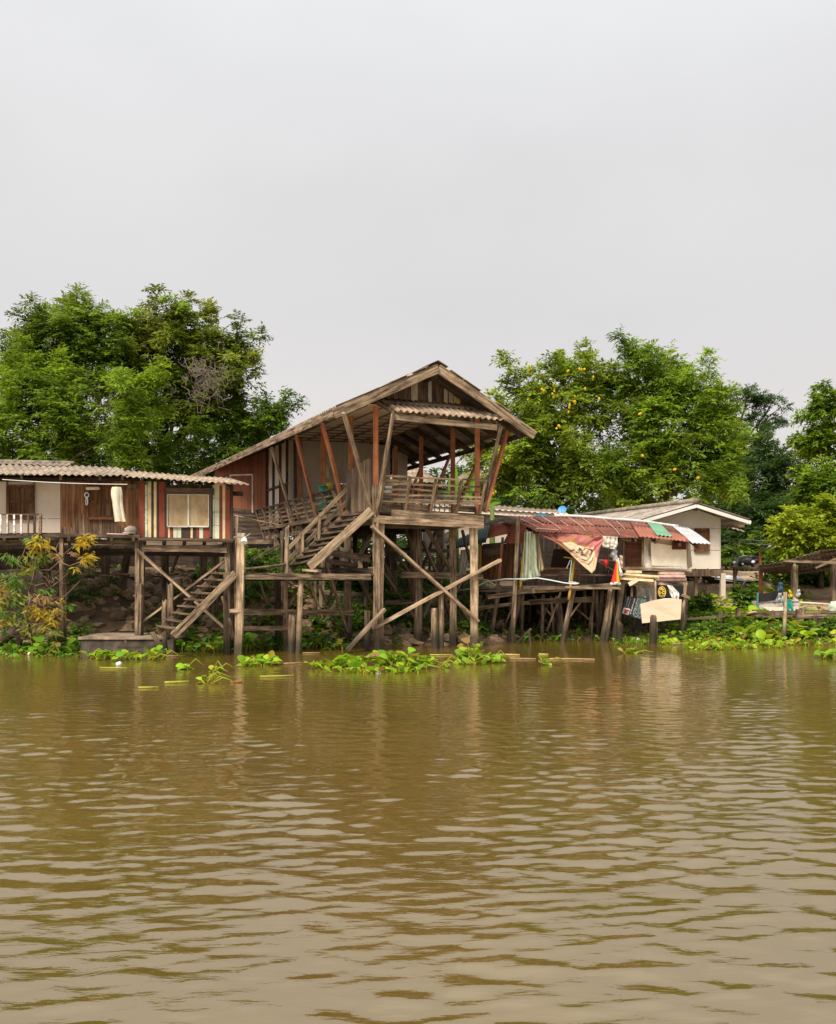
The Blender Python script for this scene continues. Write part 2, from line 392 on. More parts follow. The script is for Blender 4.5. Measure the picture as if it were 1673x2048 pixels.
def soil_material():
    m = bpy.data.materials.new('bank_soil'); m.use_nodes = True; t = m.node_tree; N = t.nodes; L = t.links
    b = N['Principled BSDF']; b.inputs['Roughness'].default_value = .95
    tc = N.new('ShaderNodeTexCoord'); n1 = N.new('ShaderNodeTexNoise'); n1.inputs['Scale'].default_value = 1.3; n1.inputs['Detail'].default_value = 9
    n1.inputs['Roughness'].default_value = .7
    L.new(tc.outputs['Object'], n1.inputs['Vector'])
    ra = N.new('ShaderNodeValToRGB'); e = ra.color_ramp.elements
    e[0].position = .32; e[0].color = (.035, .024, .014, 1); e[1].position = .7; e[1].color = (.20, .125, .07, 1)
    L.new(n1.outputs['Fac'], ra.inputs[0])
    sp = N.new('ShaderNodeSeparateXYZ'); L.new(tc.outputs['Object'], sp.inputs[0])
    mr = N.new('ShaderNodeMapRange'); mr.inputs['From Min'].default_value = 7.5; mr.inputs['From Max'].default_value = 9.0; L.new(sp.outputs['X'], mr.inputs[0])
    r2 = N.new('ShaderNodeValToRGB'); e = r2.color_ramp.elements
    e[0].position = .3; e[0].color = (.22, .14, .08, 1); e[1].position = .65; e[1].color = (.52, .36, .21, 1)
    L.new(n1.outputs['Fac'], r2.inputs[0])
    mx = N.new('ShaderNodeMix'); mx.data_type = 'RGBA'; L.new(mr.outputs[0], mx.inputs['Factor'])
    L.new(ra.outputs[0], mx.inputs['A']); L.new(r2.outputs[0], mx.inputs['B']); L.new(mx.outputs['Result'], b.inputs['Base Color'])
    bu = N.new('ShaderNodeBump'); bu.inputs['Strength'].default_value = .7; bu.inputs['Distance'].default_value = .08
    L.new(n1.outputs['Fac'], bu.inputs['Height']); L.new(bu.outputs[0], b.inputs['Normal'])
    return m
gx = graded([(-600, -60, 60), (-60, -18, 3), (-18, 18, .2), (18, 60, 3), (60, 600, 60)])
gy = graded([(-300, 15, 35), (15, 22, .7), (22, 36, .2), (36, 70, 2), (70, 900, 60)])
ground = grid_mesh('ground', gx, gy, np.vectorize(ground_z), soil_material())
tag(ground, 'brown earth river bank rising from the water behind the stilt houses', 'ground', kind='structure')

# ---------------------------------------------------------------- river
def water_height(X, Y):
    rng = np.random.default_rng(5)
    Z = np.zeros_like(X); n = 110
    for k in range(n):
        lam = .055 * (.36 / .055) ** rng.random()
        th = R(82) + rng.normal(0, R(40)) + (R(180) if rng.random() < .12 else 0)
        a = .00041 * (lam / .15) ** 1.12
        ph = rng.random() * 6.283; kk = 2 * math.pi / lam
        st = np.gradient(Y[:, 0])[:, None]
        fade = np.clip((lam / np.maximum(st, 1e-6) - 2.2) / 2, 0, 1)
        wx = .06 * np.sin(.55 * X + ph) + .06 * np.sin(.4 * Y - ph)
        Z += a * fade * np.sin(kk * (math.cos(th) * X + math.sin(th) * Y + wx) + ph)
    calm = .62 + .38 * np.sin(.55 * X + .3 * Y + 1) * np.sin(.42 * Y - .21 * X + 2.1)
    calm = calm * (.72 + .62 * np.sin(1.7 * X + .8 * Y + .5 * np.sin(Y)) * np.sin(2.1 * Y - .9 * X + 1.3 + .6 * np.sin(.8 * X)))
    far = np.clip((Y - 1) / 2, 0, 1) * np.clip((36 - Y) / 6, 0, 1) * np.clip((19 - np.abs(X)) / 3, 0, 1)
    return Z * (.45 + .75 * calm) * far * (1 - .62 * np.clip((Y - 8) / 9, 0, 1))
wx_ = graded([(-700, -60, 80), (-60, -18, 6), (-18, -11, .12), (-11, 11, .05), (11, 18, .12), (18, 60, 6), (60, 700, 80)])
wy_ = graded([(-400, -20, 40), (-20, 2, 2), (2, 7, .022), (7, 14, .03), (14, 22, .05), (22, 30, .09), (30, 40, 2)])
def water_material():
    m = bpy.data.materials.new('river_water'); m.use_nodes = True; t = m.node_tree; N = t.nodes; L = t.links
    b = N['Principled BSDF']; b.inputs['Roughness'].default_value = .06; b.inputs['IOR'].default_value = 3.0
    b.inputs['Specular Tint'].default_value = (1.0, .905, .75, 1)
    tc = N.new('ShaderNodeTexCoord'); n0 = N.new('ShaderNodeTexNoise'); n0.inputs['Scale'].default_value = .35; n0.inputs['Detail'].default_value = 4
    L.new(tc.outputs['Object'], n0.inputs['Vector'])
    ra = N.new('ShaderNodeValToRGB'); e = ra.color_ramp.elements
    e[0].position = .3; e[0].color = (.098, .065, .013, 1); e[1].position = .7; e[1].color = (.126, .083, .018, 1)
    L.new(n0.outputs['Fac'], ra.inputs[0]); L.new(ra.outputs[0], b.inputs['Base Color'])
    mp = N.new('ShaderNodeMapping'); mp.inputs['Scale'].default_value = (4.5, 13, 1); mp.inputs['Rotation'].default_value = (0, 0, R(-5))
    L.new(tc.outputs['Object'], mp.inputs[0])
    n1 = N.new('ShaderNodeTexNoise'); n1.inputs['Scale'].default_value = 1.0; n1.inputs['Detail'].default_value = 4; n1.inputs['Distortion'].default_value = .4
    L.new(mp.outputs[0], n1.inputs['Vector'])
    bu = N.new('ShaderNodeBump'); bu.inputs['Strength'].default_value = .5; bu.inputs['Distance'].default_value = .008
    L.new(n1.outputs['Fac'], bu.inputs['Height']); L.new(bu.outputs[0], b.inputs['Normal'])
    return m
river = grid_mesh('water', wx_, wy_, water_height, water_material())
tag(river, 'murky brown rippled river in front of the stilt houses', 'river', kind='structure')

# ---------------------------------------------------------------- the main stilt house
house = thing('stilt_house', 'tall weathered wooden stilt house with gabled roof, open balcony and orange posts', 'house', HO, TH)
ridge_z = lambda t: 6.70 + .014 * t
ridge_s = lambda t: 1.30 + .035 * t
eaveL = lambda t: hp(-1.2, t, 5.52 + .0145 * t)
eaveR = lambda t: hp(3.80 + .06 * t, t, 5.32 + .012 * t)
ridge = lambda t: hp(ridge_s(t), t, ridge_z(t))
def roof_at(s, t):
    if s < ridge_s(t): return lerp(5.52 + .0145 * t, ridge_z(t), (s + 1.2) / (ridge_s(t) + 1.2))
    return lerp(ridge_z(t), 5.32 + .012 * t, (s - ridge_s(t)) / (3.80 + .06 * t - ridge_s(t)))
T0, T1 = -.78, 20.0
up = Vector((0, 0, 1))
m = MB()
for k in range(3):                                   # three overlapping tiers on each slope
    f0, f1 = k / 3 - (.03 if k else 0), (k + 1) / 3
    lift = up * (.035 * k + .03)
    L_ = lambda t, f: lerp(eaveL(t), ridge(t), f) + up * (.03 + .02 * (1 - f))
    corrug(m, [L_(T0, f0) + up * .0, L_(T1, f0), L_(T1, f1), L_(T0, f1)], .177, .024, .008, 1, (1, 1, 1), 5, sag=.03, flip=-1)
m.build('roof', M_roof, house, True)
m = MB()
for k in range(3):
    f0, f1 = k / 3 - (.03 if k else 0), (k + 1) / 3
    L_ = lambda t, f: lerp(eaveR(t), ridge(t), f) + up * (.03 + .02 * (1 - f))
    corrug(m, [L_(14, f0), L_(T0, f0), L_(T0, f1), L_(14, f1)], .177, .024, .008, 1, (.9, .9, .9), 5, flip=-1)
m.build('roof', M_roof, house, True)
m = MB()                                             # ridge caps with uneven, lifted sheets at the gable edge
for k in range(16):
    t = T0 - .05 + k * 1.2
    a, b = ridge(t) + up * (.09 + random.uniform(0, .02)), ridge(t + 1.25) + up * (.085 + random.uniform(0, .03))
    for sg in (-1, 1):
        e = HU * (.26 * sg) - up * .13
        m.quad([a, b, b + e, a + e][::sg], .012, (.9, .88, .85))
m.build('ridge_cap', M_roof, house)
m = MB()
for f0, f1, dz in ((.55, .72, .062), (.76, .9, .058), (.22, .36, .055)):
    for Z, fl in ((eaveL, 1), (eaveR, -1)):
        g = random.uniform(-.06, .06)
        p = [lerp(Z(q), ridge(q), f + g) + up * dz for q, f in ((T0 - .1, f0), (T0 + .8, f0), (T0 + .8, f1), (T0 - .1, f1))]
        m.quad(p if fl > 0 else p[::-1], .012, (1.3, 1.25, 1.2))
m.build('verge_tile', M_roof, house)
# barge boards and the long eave board
beam(house, 'barge_board', ridge(-.84) + up * -.10, lerp(ridge(-.84), eaveL(-.84), 1.03) + up * -.10, .045, .22, M_timber, 6, tone=1.0)
beam(house, 'barge_board', ridge(-.84) + up * -.10 + HN * .002, lerp(ridge(-.84), eaveR(-.84), 1.03) + up * -.10, .045, .21, M_timber, 6, tone=1.0)
for a, b in ((-.8, 5.2), (5.2, 11.5), (11.5, 20.05)):
    beam(house, 'eave_board', eaveL(a) - up * .09 - HU * .03, eaveL(b) - up * .09 - HU * .03, .05, .19, M_timber, 6, bow=.002, tone=.95)
beam(house, 'eave_board', eaveR(-.8) - up * .07, eaveR(14) - up * .07, .04, .13, M_dark, 6, bow=.002)
for k in range(12):
    t = -.35 + k * 1.15
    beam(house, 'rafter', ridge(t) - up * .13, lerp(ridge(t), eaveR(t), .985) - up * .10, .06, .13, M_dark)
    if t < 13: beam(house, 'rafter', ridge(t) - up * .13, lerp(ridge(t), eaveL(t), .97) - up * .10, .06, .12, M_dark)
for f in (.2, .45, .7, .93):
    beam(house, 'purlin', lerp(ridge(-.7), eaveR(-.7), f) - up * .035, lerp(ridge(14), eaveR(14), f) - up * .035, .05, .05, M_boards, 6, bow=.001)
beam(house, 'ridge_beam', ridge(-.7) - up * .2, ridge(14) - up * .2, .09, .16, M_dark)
# gable boards above the awning
zb = 5.90
m = MB(); s = .0
light = [(.92, 1.08), (1.36, 1.45), (1.78, 1.87), (1.91, 2.02)]
lm = MB(); ym = MB()
while s < 2.72:
    w = random.uniform(.085, .15); e = min(s + w, 2.72); t = random.uniform(.55, 1.1)
    q = [hp(s + .004, 0, zb - random.uniform(0, .07)), hp(e - .004, 0, zb - random.uniform(0, .07)), hp(e - .004, 0, max(roof_at(e, 0) - .05, zb + .02)), hp(s + .004, 0, max(roof_at(s, 0) - .05, zb + .02))]
    dd = -HN * random.uniform(0, .015)
    m.quad([v + dd for v in q], .02, (t, t * .95, t * .9)); s = e
m.build('gable_boards', M_boards, house)
for (a, b), c in zip(light, ((.85, .7, .5), (.8, .8, .72), (.95, .8, .58), (.92, .78, .58))):
    lm = MB(); lm.quad([hp(a, -.03, zb - .05), hp(b, -.03, zb - .05), hp(b, -.03, roof_at(b, 0) - .12), hp(a, -.03, roof_at(a, 0) - .12)], .02, tuple(q * .6 for q in c))
    lm.build('patch_board', M_paint, house)
lm = MB(); lm.quad([hp(2.04, -.03, zb - .03), hp(2.2, -.03, zb - .03), hp(2.2, -.03, roof_at(2.2, 0) - .14), hp(2.04, -.03, roof_at(2.04, 0) - .14)], .02, (.62, .46, .18))
lm.build('patch_board', M_paint, house)
# awning under the gable
aw0, aw1 = hp(.06, -.03, 5.93), hp(2.85, -.03, 5.93)
al0, al1 = hpx(797, 821, t=-.85), hpx(1015, 840, t=-.85)
awn = thing_part = bpy.data.objects.new('awning', None); COL.objects.link(awn); awn.parent = house; awn.empty_display_size = .2
m = MB()
corrug(m, [lerp(aw0, al0, .42) - up * .0 + up * .03, lerp(aw1, al1, .42) + up * .03, aw1 + up * .03, aw0 + up * .03][::1], .15, .02, .008, 2, (.95, .8, .62), 7)
m.build('corrugated_sheet', M_roof, awn, True)
m = MB(); corrug(m, [al0, al1, lerp(aw1, al1, .36) + up * .01, lerp(aw0, al0, .36) + up * .01], .155, .03, .009, 2, (1.15, 1.05, .95), 8)
m.build('corrugated_sheet', M_roof, awn, True)
ab0, ab1 = hpx(790, 834, t=-.72), hpx(993, 855, t=-.72)
beam(awn, 'awning_beam', ab0 - HU * .05, ab1, .08, .13, M_pale, 5, tone=.75)
for k in range(5):
    f = k / 4; beam(awn, 'bracket', lerp(aw0, aw1, f) - up * .08, lerp(ab0, ab1, f) + up * .10, .06, .1, M_timber)
# posts
LP = [(.12, .26), (.12, 2.14), (.12, 4.58), (.12, 6.99)]
RP = [(2.78, .2), (3.0, 2.14), (3.1, 4.58), (3.2, 6.9)]
for s, t in LP + RP:
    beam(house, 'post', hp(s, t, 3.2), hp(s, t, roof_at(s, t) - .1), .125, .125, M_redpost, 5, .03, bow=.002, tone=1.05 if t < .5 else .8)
# braces: left ones to the long eave, right ones to the right eave, two gnarled ones at the front corners
for (px, py), (s, t, z) in (((688, 826), (-.02, .12, 3.15)), ((644, 846), (-.04, 2.14, 3.2)), ((592, 870), (-.04, 4.58, 3.2)), ((544, 896), (-.04, 6.99, 3.25))):
    beam(house, 'brace', hp(s, t, z), hpx(px, py, s=-1.1), .06, .135, M_redpost if t > 2 and t < 5 else M_pale, 6, .07, bow=.012, tone=.8, up=HN)
for s, t in ((3.0, 2.2), (3.1, 4.6), (3.2, 6.9)):
    beam(house, 'brace', hp(s + .05, t, 3.3), hp(3.85 + .05 * t, t, roof_at(3.85, t) - .1), .06, .11, M_redpost, 5, tone=.6, up=HN)
log(house, 'brace', hp(.02, -.06, 3.16), hpx(787, 828, t=-.78), .055, .045, M_timber, 10, 6, .16, tone=1.1)
log(house, 'brace', hpx(967, 1022, t=-.05), hpx(1002, 852, t=-.75), .05, .045, M_timber, 10, 6, .16, tone=.8)
beam(house, 'brace', hpx(971, 1024, t=.12), hpx(1015, 862, t=.1), .07, .12, M_redpost, 6, .05, tone=.85, up=HN)
# ceiling
m = MB(); cz = 5.93
m.quad([hp(-.25, .1, 5.82), hp(2.45, .1, cz), hp(2.75, 7.35, cz + .06), hp(-.25, 7.35, 5.93)], .02, (.95, .9, .84))
m.build('ceiling', M_white, house)
m = MB()
for k in range(13):
    t = .15 + k * .6; m.bar(hp(-.2, t, cz - .06 + .004 * t), hp(2.5 + .03 * t, t, cz - .0 + .008 * t - .03), .05, .035)
for k in range(6):
    f = k / 5; m.bar(hp(lerp(-.15, 2.45, f), .12, lerp(5.80, cz - .02, f)), hp(lerp(-.15, 2.74, f), 7.3, lerp(5.91, cz + .03, f)), .045, .03)
m.build('ceiling_battens', M_boards, house)
# back wall of the veranda
m = MB(); wt = 7.4
for a, b, z0, z1 in ((-.12, .95, 3.2, 4.62), (-.12, .95, 4.63, 6.3), (.957, 1.62, 4.62, 5.92), (1.6, 1.63, 3.2, 4.6), (1.63, 2.5, 3.2, 4.6), (1.626, 2.5, 4.61, 5.93), (2.507, 3.2, 3.2, 4.7), (2.507, 3.2, 4.71, 5.9), (3.28, 3.8, 3.2, 5.8)):
    m.quad([hp(a, wt, z0), hp(b, wt, z0), hp(b, wt, min(z1, roof_at(b, wt) - .05)), hp(a, wt, min(z1, roof_at(a, wt) - .05))], .03, (1, .97, .92))
m.build('veranda_wall', M_grey_panel, house)
m = MB(); planks(m, [hp(.96, wt + .02, 3.2), hp(1.6, wt + .02, 3.2), hp(1.6, wt + .02, 4.6), hp(.96, wt + .02, 4.6)], 5)
m.build('door', M_brown, house)
# side wall behind the walkway: pale panels between dark studs, then a dark red shutter
m = MB(); sx = .1
def side(t0, t1, z0, z1, mb, col=(1, 1, 1), ds=0): mb.quad([hp(sx - ds, t1, z0), hp(sx - ds, t0, z0), hp(sx - ds, t0, z1), hp(sx - ds, t1, z1)], .03, col)
for t0, t1 in ((7.45, 8.3), (8.4, 9.2), (9.3, 10.1), (10.2, 10.95)):
    side(t0, t1, 3.2, 4.6, m); side(t0, t1, 4.66, roof_at(sx, t0) - .04, m)
m.build('side_wall', M_white, house)
for t in (7.42, 8.35, 9.25, 10.15, 11.0):
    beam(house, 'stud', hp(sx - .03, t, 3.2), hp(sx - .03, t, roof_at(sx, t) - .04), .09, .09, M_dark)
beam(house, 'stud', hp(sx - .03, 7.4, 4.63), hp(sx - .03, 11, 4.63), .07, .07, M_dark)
m = MB(); side(8.4, 9.2, 3.3, 4.58, m, (.5, .35, .3), .04)
m.build('shutter', M_redwall, house)
# end wing: orange boarding above grey lap boards
wa, wb = hp(.07, 11.05, 0), hp(-1.12, 14.3, 0)
za = lambda z: wa + up * z
zb_ = lambda z: wb + up * z
m = MB(); planks(m, [zb_(4.22), za(3.86), za(6.2), zb_(5.68)], 17, .025, tone=(.85, 1.1))
m.build('end_wall', M_redwall, house)
m = MB(); ex = (wb - wa) * .06
planks(m, [zb_(2.95) + ex - HN * .12, za(2.9) + HU * .45 - HN * .12, za(3.9) - HN * .06, zb_(4.27) + ex - HN * .06], 7, .03, axis='h', ragged=.02)
m.build('lap_board_skirt', M_hboard, house)
dw = lambda f, z: lerp(wa, wb, f) + up * z - HN * .05 - HU * .02
dr = bpy.data.objects.new('door', None); COL.objects.link(dr); dr.parent = house
m = MB()
for p, q in (((.26, 3.9), (.26, 5.24)), ((.68, 4.1), (.68, 5.32)), ((.26, 5.24), (.68, 5.32))): m.bar(dw(*p), dw(*q), .05, .05, (.75, .68, .6))
m.build('door_frame', M_paint, dr)
beam(house, 'beam', zb_(2.95) - HN * .1, za(2.88) + HU * .5 - HN * .15, .1, .16, M_timber)
# deck
m = MB()
for t0, t1 in ((.0, 7.3),):
    planks(m, [hp(-.02, t0, 3.27), hp(2.92, t0, 3.27), hp(3.2, t1, 3.27), hp(-.02, t1, 3.27)], 34, .04, axis='h')
planks(m, [hp(-.02, 7.32, 3.27), hp(.6, 7.32, 3.27), hp(.6, 11, 3.27), hp(-.02, 11, 3.27)], 18, .04, axis='h')
m.build('deck', M_hboard, house)
beam(house, 'deck_beam', hpx(783, 1026, t=-.03), hpx(967, 1038, t=-.03), .07, .17, M_timber, 6, bow=.002, tone=.85)
beam(house, 'deck_beam', hpx(747, 1038, t=-.08), hpx(967, 1050, t=-.08), .07, .18, M_timber, 6, bow=.002, tone=1.2)
beam(house, 'deck_beam', hpx(772, 1050, t=.55), hpx(911, 1053, t=.55), .1, .17, M_dark, 5, tone=1.3)
beam(house, 'deck_beam', hp(.0, 0, 3.1), hp(.0, 11, 3.04), .09, .22, M_timber, 8, bow=.002, tone=.9)
beam(house, 'deck_beam', hp(2.88, 0, 3.1), hp(3.3, 11, 3.1), .09, .2, M_dark, 8, bow=.002)
for k in range(8):
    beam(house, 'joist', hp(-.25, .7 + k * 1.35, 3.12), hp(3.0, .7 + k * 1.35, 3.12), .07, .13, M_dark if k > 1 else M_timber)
# front railing, leaning outwards
RZ = lambda f: lerp(3.3, 4.08, f)
rl = bpy.data.objects.new('front_railing', None); COL.objects.link(rl); rl.parent = house
rp_ = lambda s, f: hp(s + .02 * f, -.02 - .30 * f, RZ(f))
for s in (.1, .75, 1.42, 2.1, 2.74):
    beam(rl, 'baluster', rp_(s, 0), rp_(s, 1), .06, .07, M_timber, 3, tone=1.05)
for f, h, d in ((1.0, .045, -.01), (.80, .05, .02), (.64, .045, .02), (.49, .045, .02)):
    for a, b in ((.06, .76), (.76, 1.42), (1.42, 2.1), (2.1, 2.78)):
        beam(rl, 'rail', rp_(a, f + random.uniform(-.02, .02)) + HN * d, rp_(b, f + random.uniform(-.02, .02)) + HN * d, .025, h, M_pale if random.random() < .4 else M_timber, 3, tone=random.uniform(.7, 1.2))
beam(rl, 'rail', rp_(.04, .33), rp_(2.78, .33), .04, .10, M_timber, 5, tone=1.1)
for a, b in ((.05, .72), (.78, 1.4), (2.12, 2.7)):
    beam(rl, 'kick_board', hp(a, .12, 3.42), hp(b, .12, 3.40), .03, .15, M_timber, 3, tone=.8)
# side railing
sr = bpy.data.objects.new('side_railing', None); COL.objects.link(sr); sr.parent = house
sp = lambda t, f: hp(-.04 - .30 * f, t, 3.02 + .95 * f - .004 * t)
for k in range(10):
    t = 2.2 + k * .97; lo = -.0 if k % 2 else .0
    beam(sr, 'baluster', sp(t, lo), sp(t, 1), .07, .08, M_timber, 3, tone=.85)
for f in (1.0, .86, .73, .60, .48):
    for a, b in ((2.1, 5.1), (5.1, 8.1), (8.1, 11.0)):
        beam(sr, 'rail', sp(a, f) + HU * .03, sp(b, f) + HU * .03, .03, .055, M_timber, 4, tone=random.uniform(.6, 1))
beam(sr, 'rail', sp(2.1, .36), sp(11, .36), .045, .11, M_timber, 6, tone=.8)
beam(sr, 'rail', sp(2.1, 1.02), sp(11, 1.02), .07, .04, M_dark, 6)
# corrugated gate sheet at the head of the stairs
m = MB(); planks(m, [hp(-.05, 1.98, 3.30), hp(-.05, .22, 3.36), hp(-.05, .22, 4.56), hp(-.05, 1.98, 4.38)], 19, .03, gap=.012, ragged=.02, tone=(.9, 2.4))
m.build('paling_gate', M_boards, house)
beam(house, 'kick_board', hp(-.03, 2.0, 3.2), hp(-.03, .1, 3.24), .05, .14, M_timber)
# stilts and bracing
def gz(p): return Vector((p.x, p.y, min(ground_z(p.x, p.y), .1) - .35))
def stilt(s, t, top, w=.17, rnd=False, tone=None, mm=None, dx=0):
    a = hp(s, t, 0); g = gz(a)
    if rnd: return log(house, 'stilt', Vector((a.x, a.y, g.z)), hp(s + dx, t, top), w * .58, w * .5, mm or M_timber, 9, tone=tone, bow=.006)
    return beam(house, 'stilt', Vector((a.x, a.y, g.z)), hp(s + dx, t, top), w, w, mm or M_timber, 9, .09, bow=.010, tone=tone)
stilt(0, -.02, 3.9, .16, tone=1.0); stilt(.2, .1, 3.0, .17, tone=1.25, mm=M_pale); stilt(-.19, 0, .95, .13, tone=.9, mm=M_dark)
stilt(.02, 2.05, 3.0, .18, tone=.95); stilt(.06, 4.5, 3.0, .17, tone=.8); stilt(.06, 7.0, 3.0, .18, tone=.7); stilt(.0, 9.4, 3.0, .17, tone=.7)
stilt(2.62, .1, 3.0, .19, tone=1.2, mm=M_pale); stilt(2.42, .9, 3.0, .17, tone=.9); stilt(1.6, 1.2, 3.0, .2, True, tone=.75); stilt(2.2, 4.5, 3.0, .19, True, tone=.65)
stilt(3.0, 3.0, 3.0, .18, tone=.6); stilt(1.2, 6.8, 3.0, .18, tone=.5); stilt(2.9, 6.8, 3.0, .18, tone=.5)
stilt(1.56, .0, .98, .15, True, tone=1.0, dx=-.04); stilt(1.72, .02, 1.45, .14, True, tone=1.0)
def br(p, q, tp, tq, w=.06, h=.16, mm=None, tone=None):
    beam(house, 'brace', hpx(*p, t=tp), hpx(*q, t=tq), w, h, mm or M_pale, 6, bow=.004, tone=tone, up=HN, split=.02)
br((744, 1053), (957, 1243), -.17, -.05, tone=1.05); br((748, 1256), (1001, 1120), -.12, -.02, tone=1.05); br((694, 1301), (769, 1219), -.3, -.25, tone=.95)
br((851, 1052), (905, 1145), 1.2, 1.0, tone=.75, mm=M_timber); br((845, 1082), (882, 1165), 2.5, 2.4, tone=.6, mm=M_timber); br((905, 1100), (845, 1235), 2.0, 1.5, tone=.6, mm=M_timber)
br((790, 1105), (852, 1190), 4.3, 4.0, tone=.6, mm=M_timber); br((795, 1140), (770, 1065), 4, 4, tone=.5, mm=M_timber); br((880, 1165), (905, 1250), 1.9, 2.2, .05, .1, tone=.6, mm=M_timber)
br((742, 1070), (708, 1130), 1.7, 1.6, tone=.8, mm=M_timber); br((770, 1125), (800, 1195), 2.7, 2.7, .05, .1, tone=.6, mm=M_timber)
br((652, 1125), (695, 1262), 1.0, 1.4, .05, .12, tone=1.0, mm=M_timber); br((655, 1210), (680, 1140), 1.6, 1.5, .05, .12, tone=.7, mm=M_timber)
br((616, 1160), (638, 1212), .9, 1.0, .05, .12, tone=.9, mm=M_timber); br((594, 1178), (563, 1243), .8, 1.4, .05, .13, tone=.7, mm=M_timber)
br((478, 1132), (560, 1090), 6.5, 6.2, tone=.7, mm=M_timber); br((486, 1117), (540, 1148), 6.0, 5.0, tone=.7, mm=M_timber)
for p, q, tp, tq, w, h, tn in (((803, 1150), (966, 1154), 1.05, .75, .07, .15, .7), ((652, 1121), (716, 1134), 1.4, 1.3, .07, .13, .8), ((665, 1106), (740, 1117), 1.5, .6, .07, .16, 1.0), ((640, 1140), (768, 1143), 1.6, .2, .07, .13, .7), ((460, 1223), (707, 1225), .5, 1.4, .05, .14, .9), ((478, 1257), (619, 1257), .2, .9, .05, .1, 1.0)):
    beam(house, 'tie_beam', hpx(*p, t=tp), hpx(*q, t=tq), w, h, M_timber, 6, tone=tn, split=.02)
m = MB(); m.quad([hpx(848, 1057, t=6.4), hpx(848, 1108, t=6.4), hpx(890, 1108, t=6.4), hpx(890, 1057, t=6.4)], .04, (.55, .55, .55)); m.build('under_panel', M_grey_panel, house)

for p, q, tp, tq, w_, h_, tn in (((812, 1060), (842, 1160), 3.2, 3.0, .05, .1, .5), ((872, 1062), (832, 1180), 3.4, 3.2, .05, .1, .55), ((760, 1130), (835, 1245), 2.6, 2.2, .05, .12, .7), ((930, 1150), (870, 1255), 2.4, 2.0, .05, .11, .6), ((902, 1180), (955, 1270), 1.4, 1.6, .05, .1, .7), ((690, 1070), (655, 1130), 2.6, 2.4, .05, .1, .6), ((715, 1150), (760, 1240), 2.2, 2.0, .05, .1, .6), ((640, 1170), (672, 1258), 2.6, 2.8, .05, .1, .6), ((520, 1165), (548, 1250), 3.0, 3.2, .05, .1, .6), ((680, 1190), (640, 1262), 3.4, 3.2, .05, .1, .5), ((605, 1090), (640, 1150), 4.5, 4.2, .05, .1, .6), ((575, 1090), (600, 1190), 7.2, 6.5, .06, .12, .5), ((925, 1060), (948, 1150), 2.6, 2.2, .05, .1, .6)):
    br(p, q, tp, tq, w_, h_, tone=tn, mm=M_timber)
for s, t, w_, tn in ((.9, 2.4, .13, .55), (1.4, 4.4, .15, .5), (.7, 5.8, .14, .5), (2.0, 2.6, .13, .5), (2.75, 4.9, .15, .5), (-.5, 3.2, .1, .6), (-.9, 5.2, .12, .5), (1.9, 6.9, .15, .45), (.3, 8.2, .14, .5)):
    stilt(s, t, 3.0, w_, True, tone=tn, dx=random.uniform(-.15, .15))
for p, q, tp, tq, tn in (((770, 1205), (905, 1198), 2.2, 2.0, .55), ((650, 1185), (745, 1190), 2.8, 2.4, .55), ((780, 1098), (905, 1102), 3.0, 2.6, .5)):
    beam(house, 'tie_beam', hpx(*p, t=tp), hpx(*q, t=tq), .05, .11, M_timber, 5, tone=tn, split=.02)

# ---------------------------------------------------------------- landing and stairs
stair = bpy.data.objects.new('staircase', None); COL.objects.link(stair); stair.parent = house
F0, F1 = hpx(743, 1021, t=-.12), hpx(619, 1134, t=-.12)
B0, B1 = hpx(697, 1026, t=1.45), hpx(575, 1144, t=1.45)
beam(stair, 'stringer', F0, F1, .06, .19, M_pale, 6, tone=.95, split=.02)
beam(stair, 'stringer', B0, B1, .06, .17, M_timber, 6, tone=.9, split=.02)
for k in range(9):
    f = (k + .7) / 9.6
    beam(stair, 'tread', lerp(F0, F1, f) + up * .03, lerp(B0, B1, f) + up * .03, .24, .04, M_hboard, 3, tone=.95)
beam(stair, 'handrail', hpx(694, 977, t=1.5), hpx(577, 1097, t=1.5), .05, .09, M_pale, 5, tone=.85)
beam(stair, 'handrail', hpx(694, 1003, t=1.5), hpx(576, 1120, t=1.5), .05, .09, M_timber, 5, tone=.8)
for a, b in (((640, 1033), (638, 1078)), ((606, 1068), (605, 1112))):
    beam(stair, 'newel_post', hpx(*a, t=1.45), hpx(*b, t=1.45), .08, .08, M_timber, 3)

landing = thing('landing_stage', 'narrow timber landing stage on posts at the foot of the balcony stairs', 'landing stage', hp(-1.6, .7, 0))
m = MB(); planks(m, [hp(-3.35, -.1, 1.83), hp(-.1, -.1, 1.80), hp(-.1, 1.5, 1.80), hp(-3.35, 1.5, 1.83)], 9, .04, axis='h', ragged=.02)
m.build('deck', M_hboard, landing)
beam(landing, 'beam', hpx(473, 1152, t=-.13), hpx(742, 1154, t=-.13), .08, .14, M_timber, 7, tone=.95, split=.03)
beam(landing, 'beam', hp(-3.4, 1.45, 1.72), hp(0, 1.45, 1.7), .08, .14, M_dark, 5)
for k in range(4): beam(landing, 'joist', hp(-3.1 + k * .9, -.08, 1.71), hp(-3.1 + k * .9, 1.4, 1.71), .07, .12, M_dark)
beam(landing, 'plank', hpx(608, 1140, t=-.0), hpx(640, 1142, t=-.2), .3, .05, M_pale, 2)
def lpost(px, y0, y1, t, w=.16, mm=None, tone=1, rnd=False, lean=0, nm='post'):
    a, b = hpx(px, y1, t=t), hpx(px + lean, y0, t=t)
    a.z = min(a.z, -.3)
    if rnd: return log(landing, nm, a, b, w * .55, w * .5, mm or M_timber, 8, tone=tone, bow=.004, split=.03)
    return beam(landing, nm, a, b, w, w, mm or M_timber, 7, .06, bow=.004, tone=tone, split=.03)
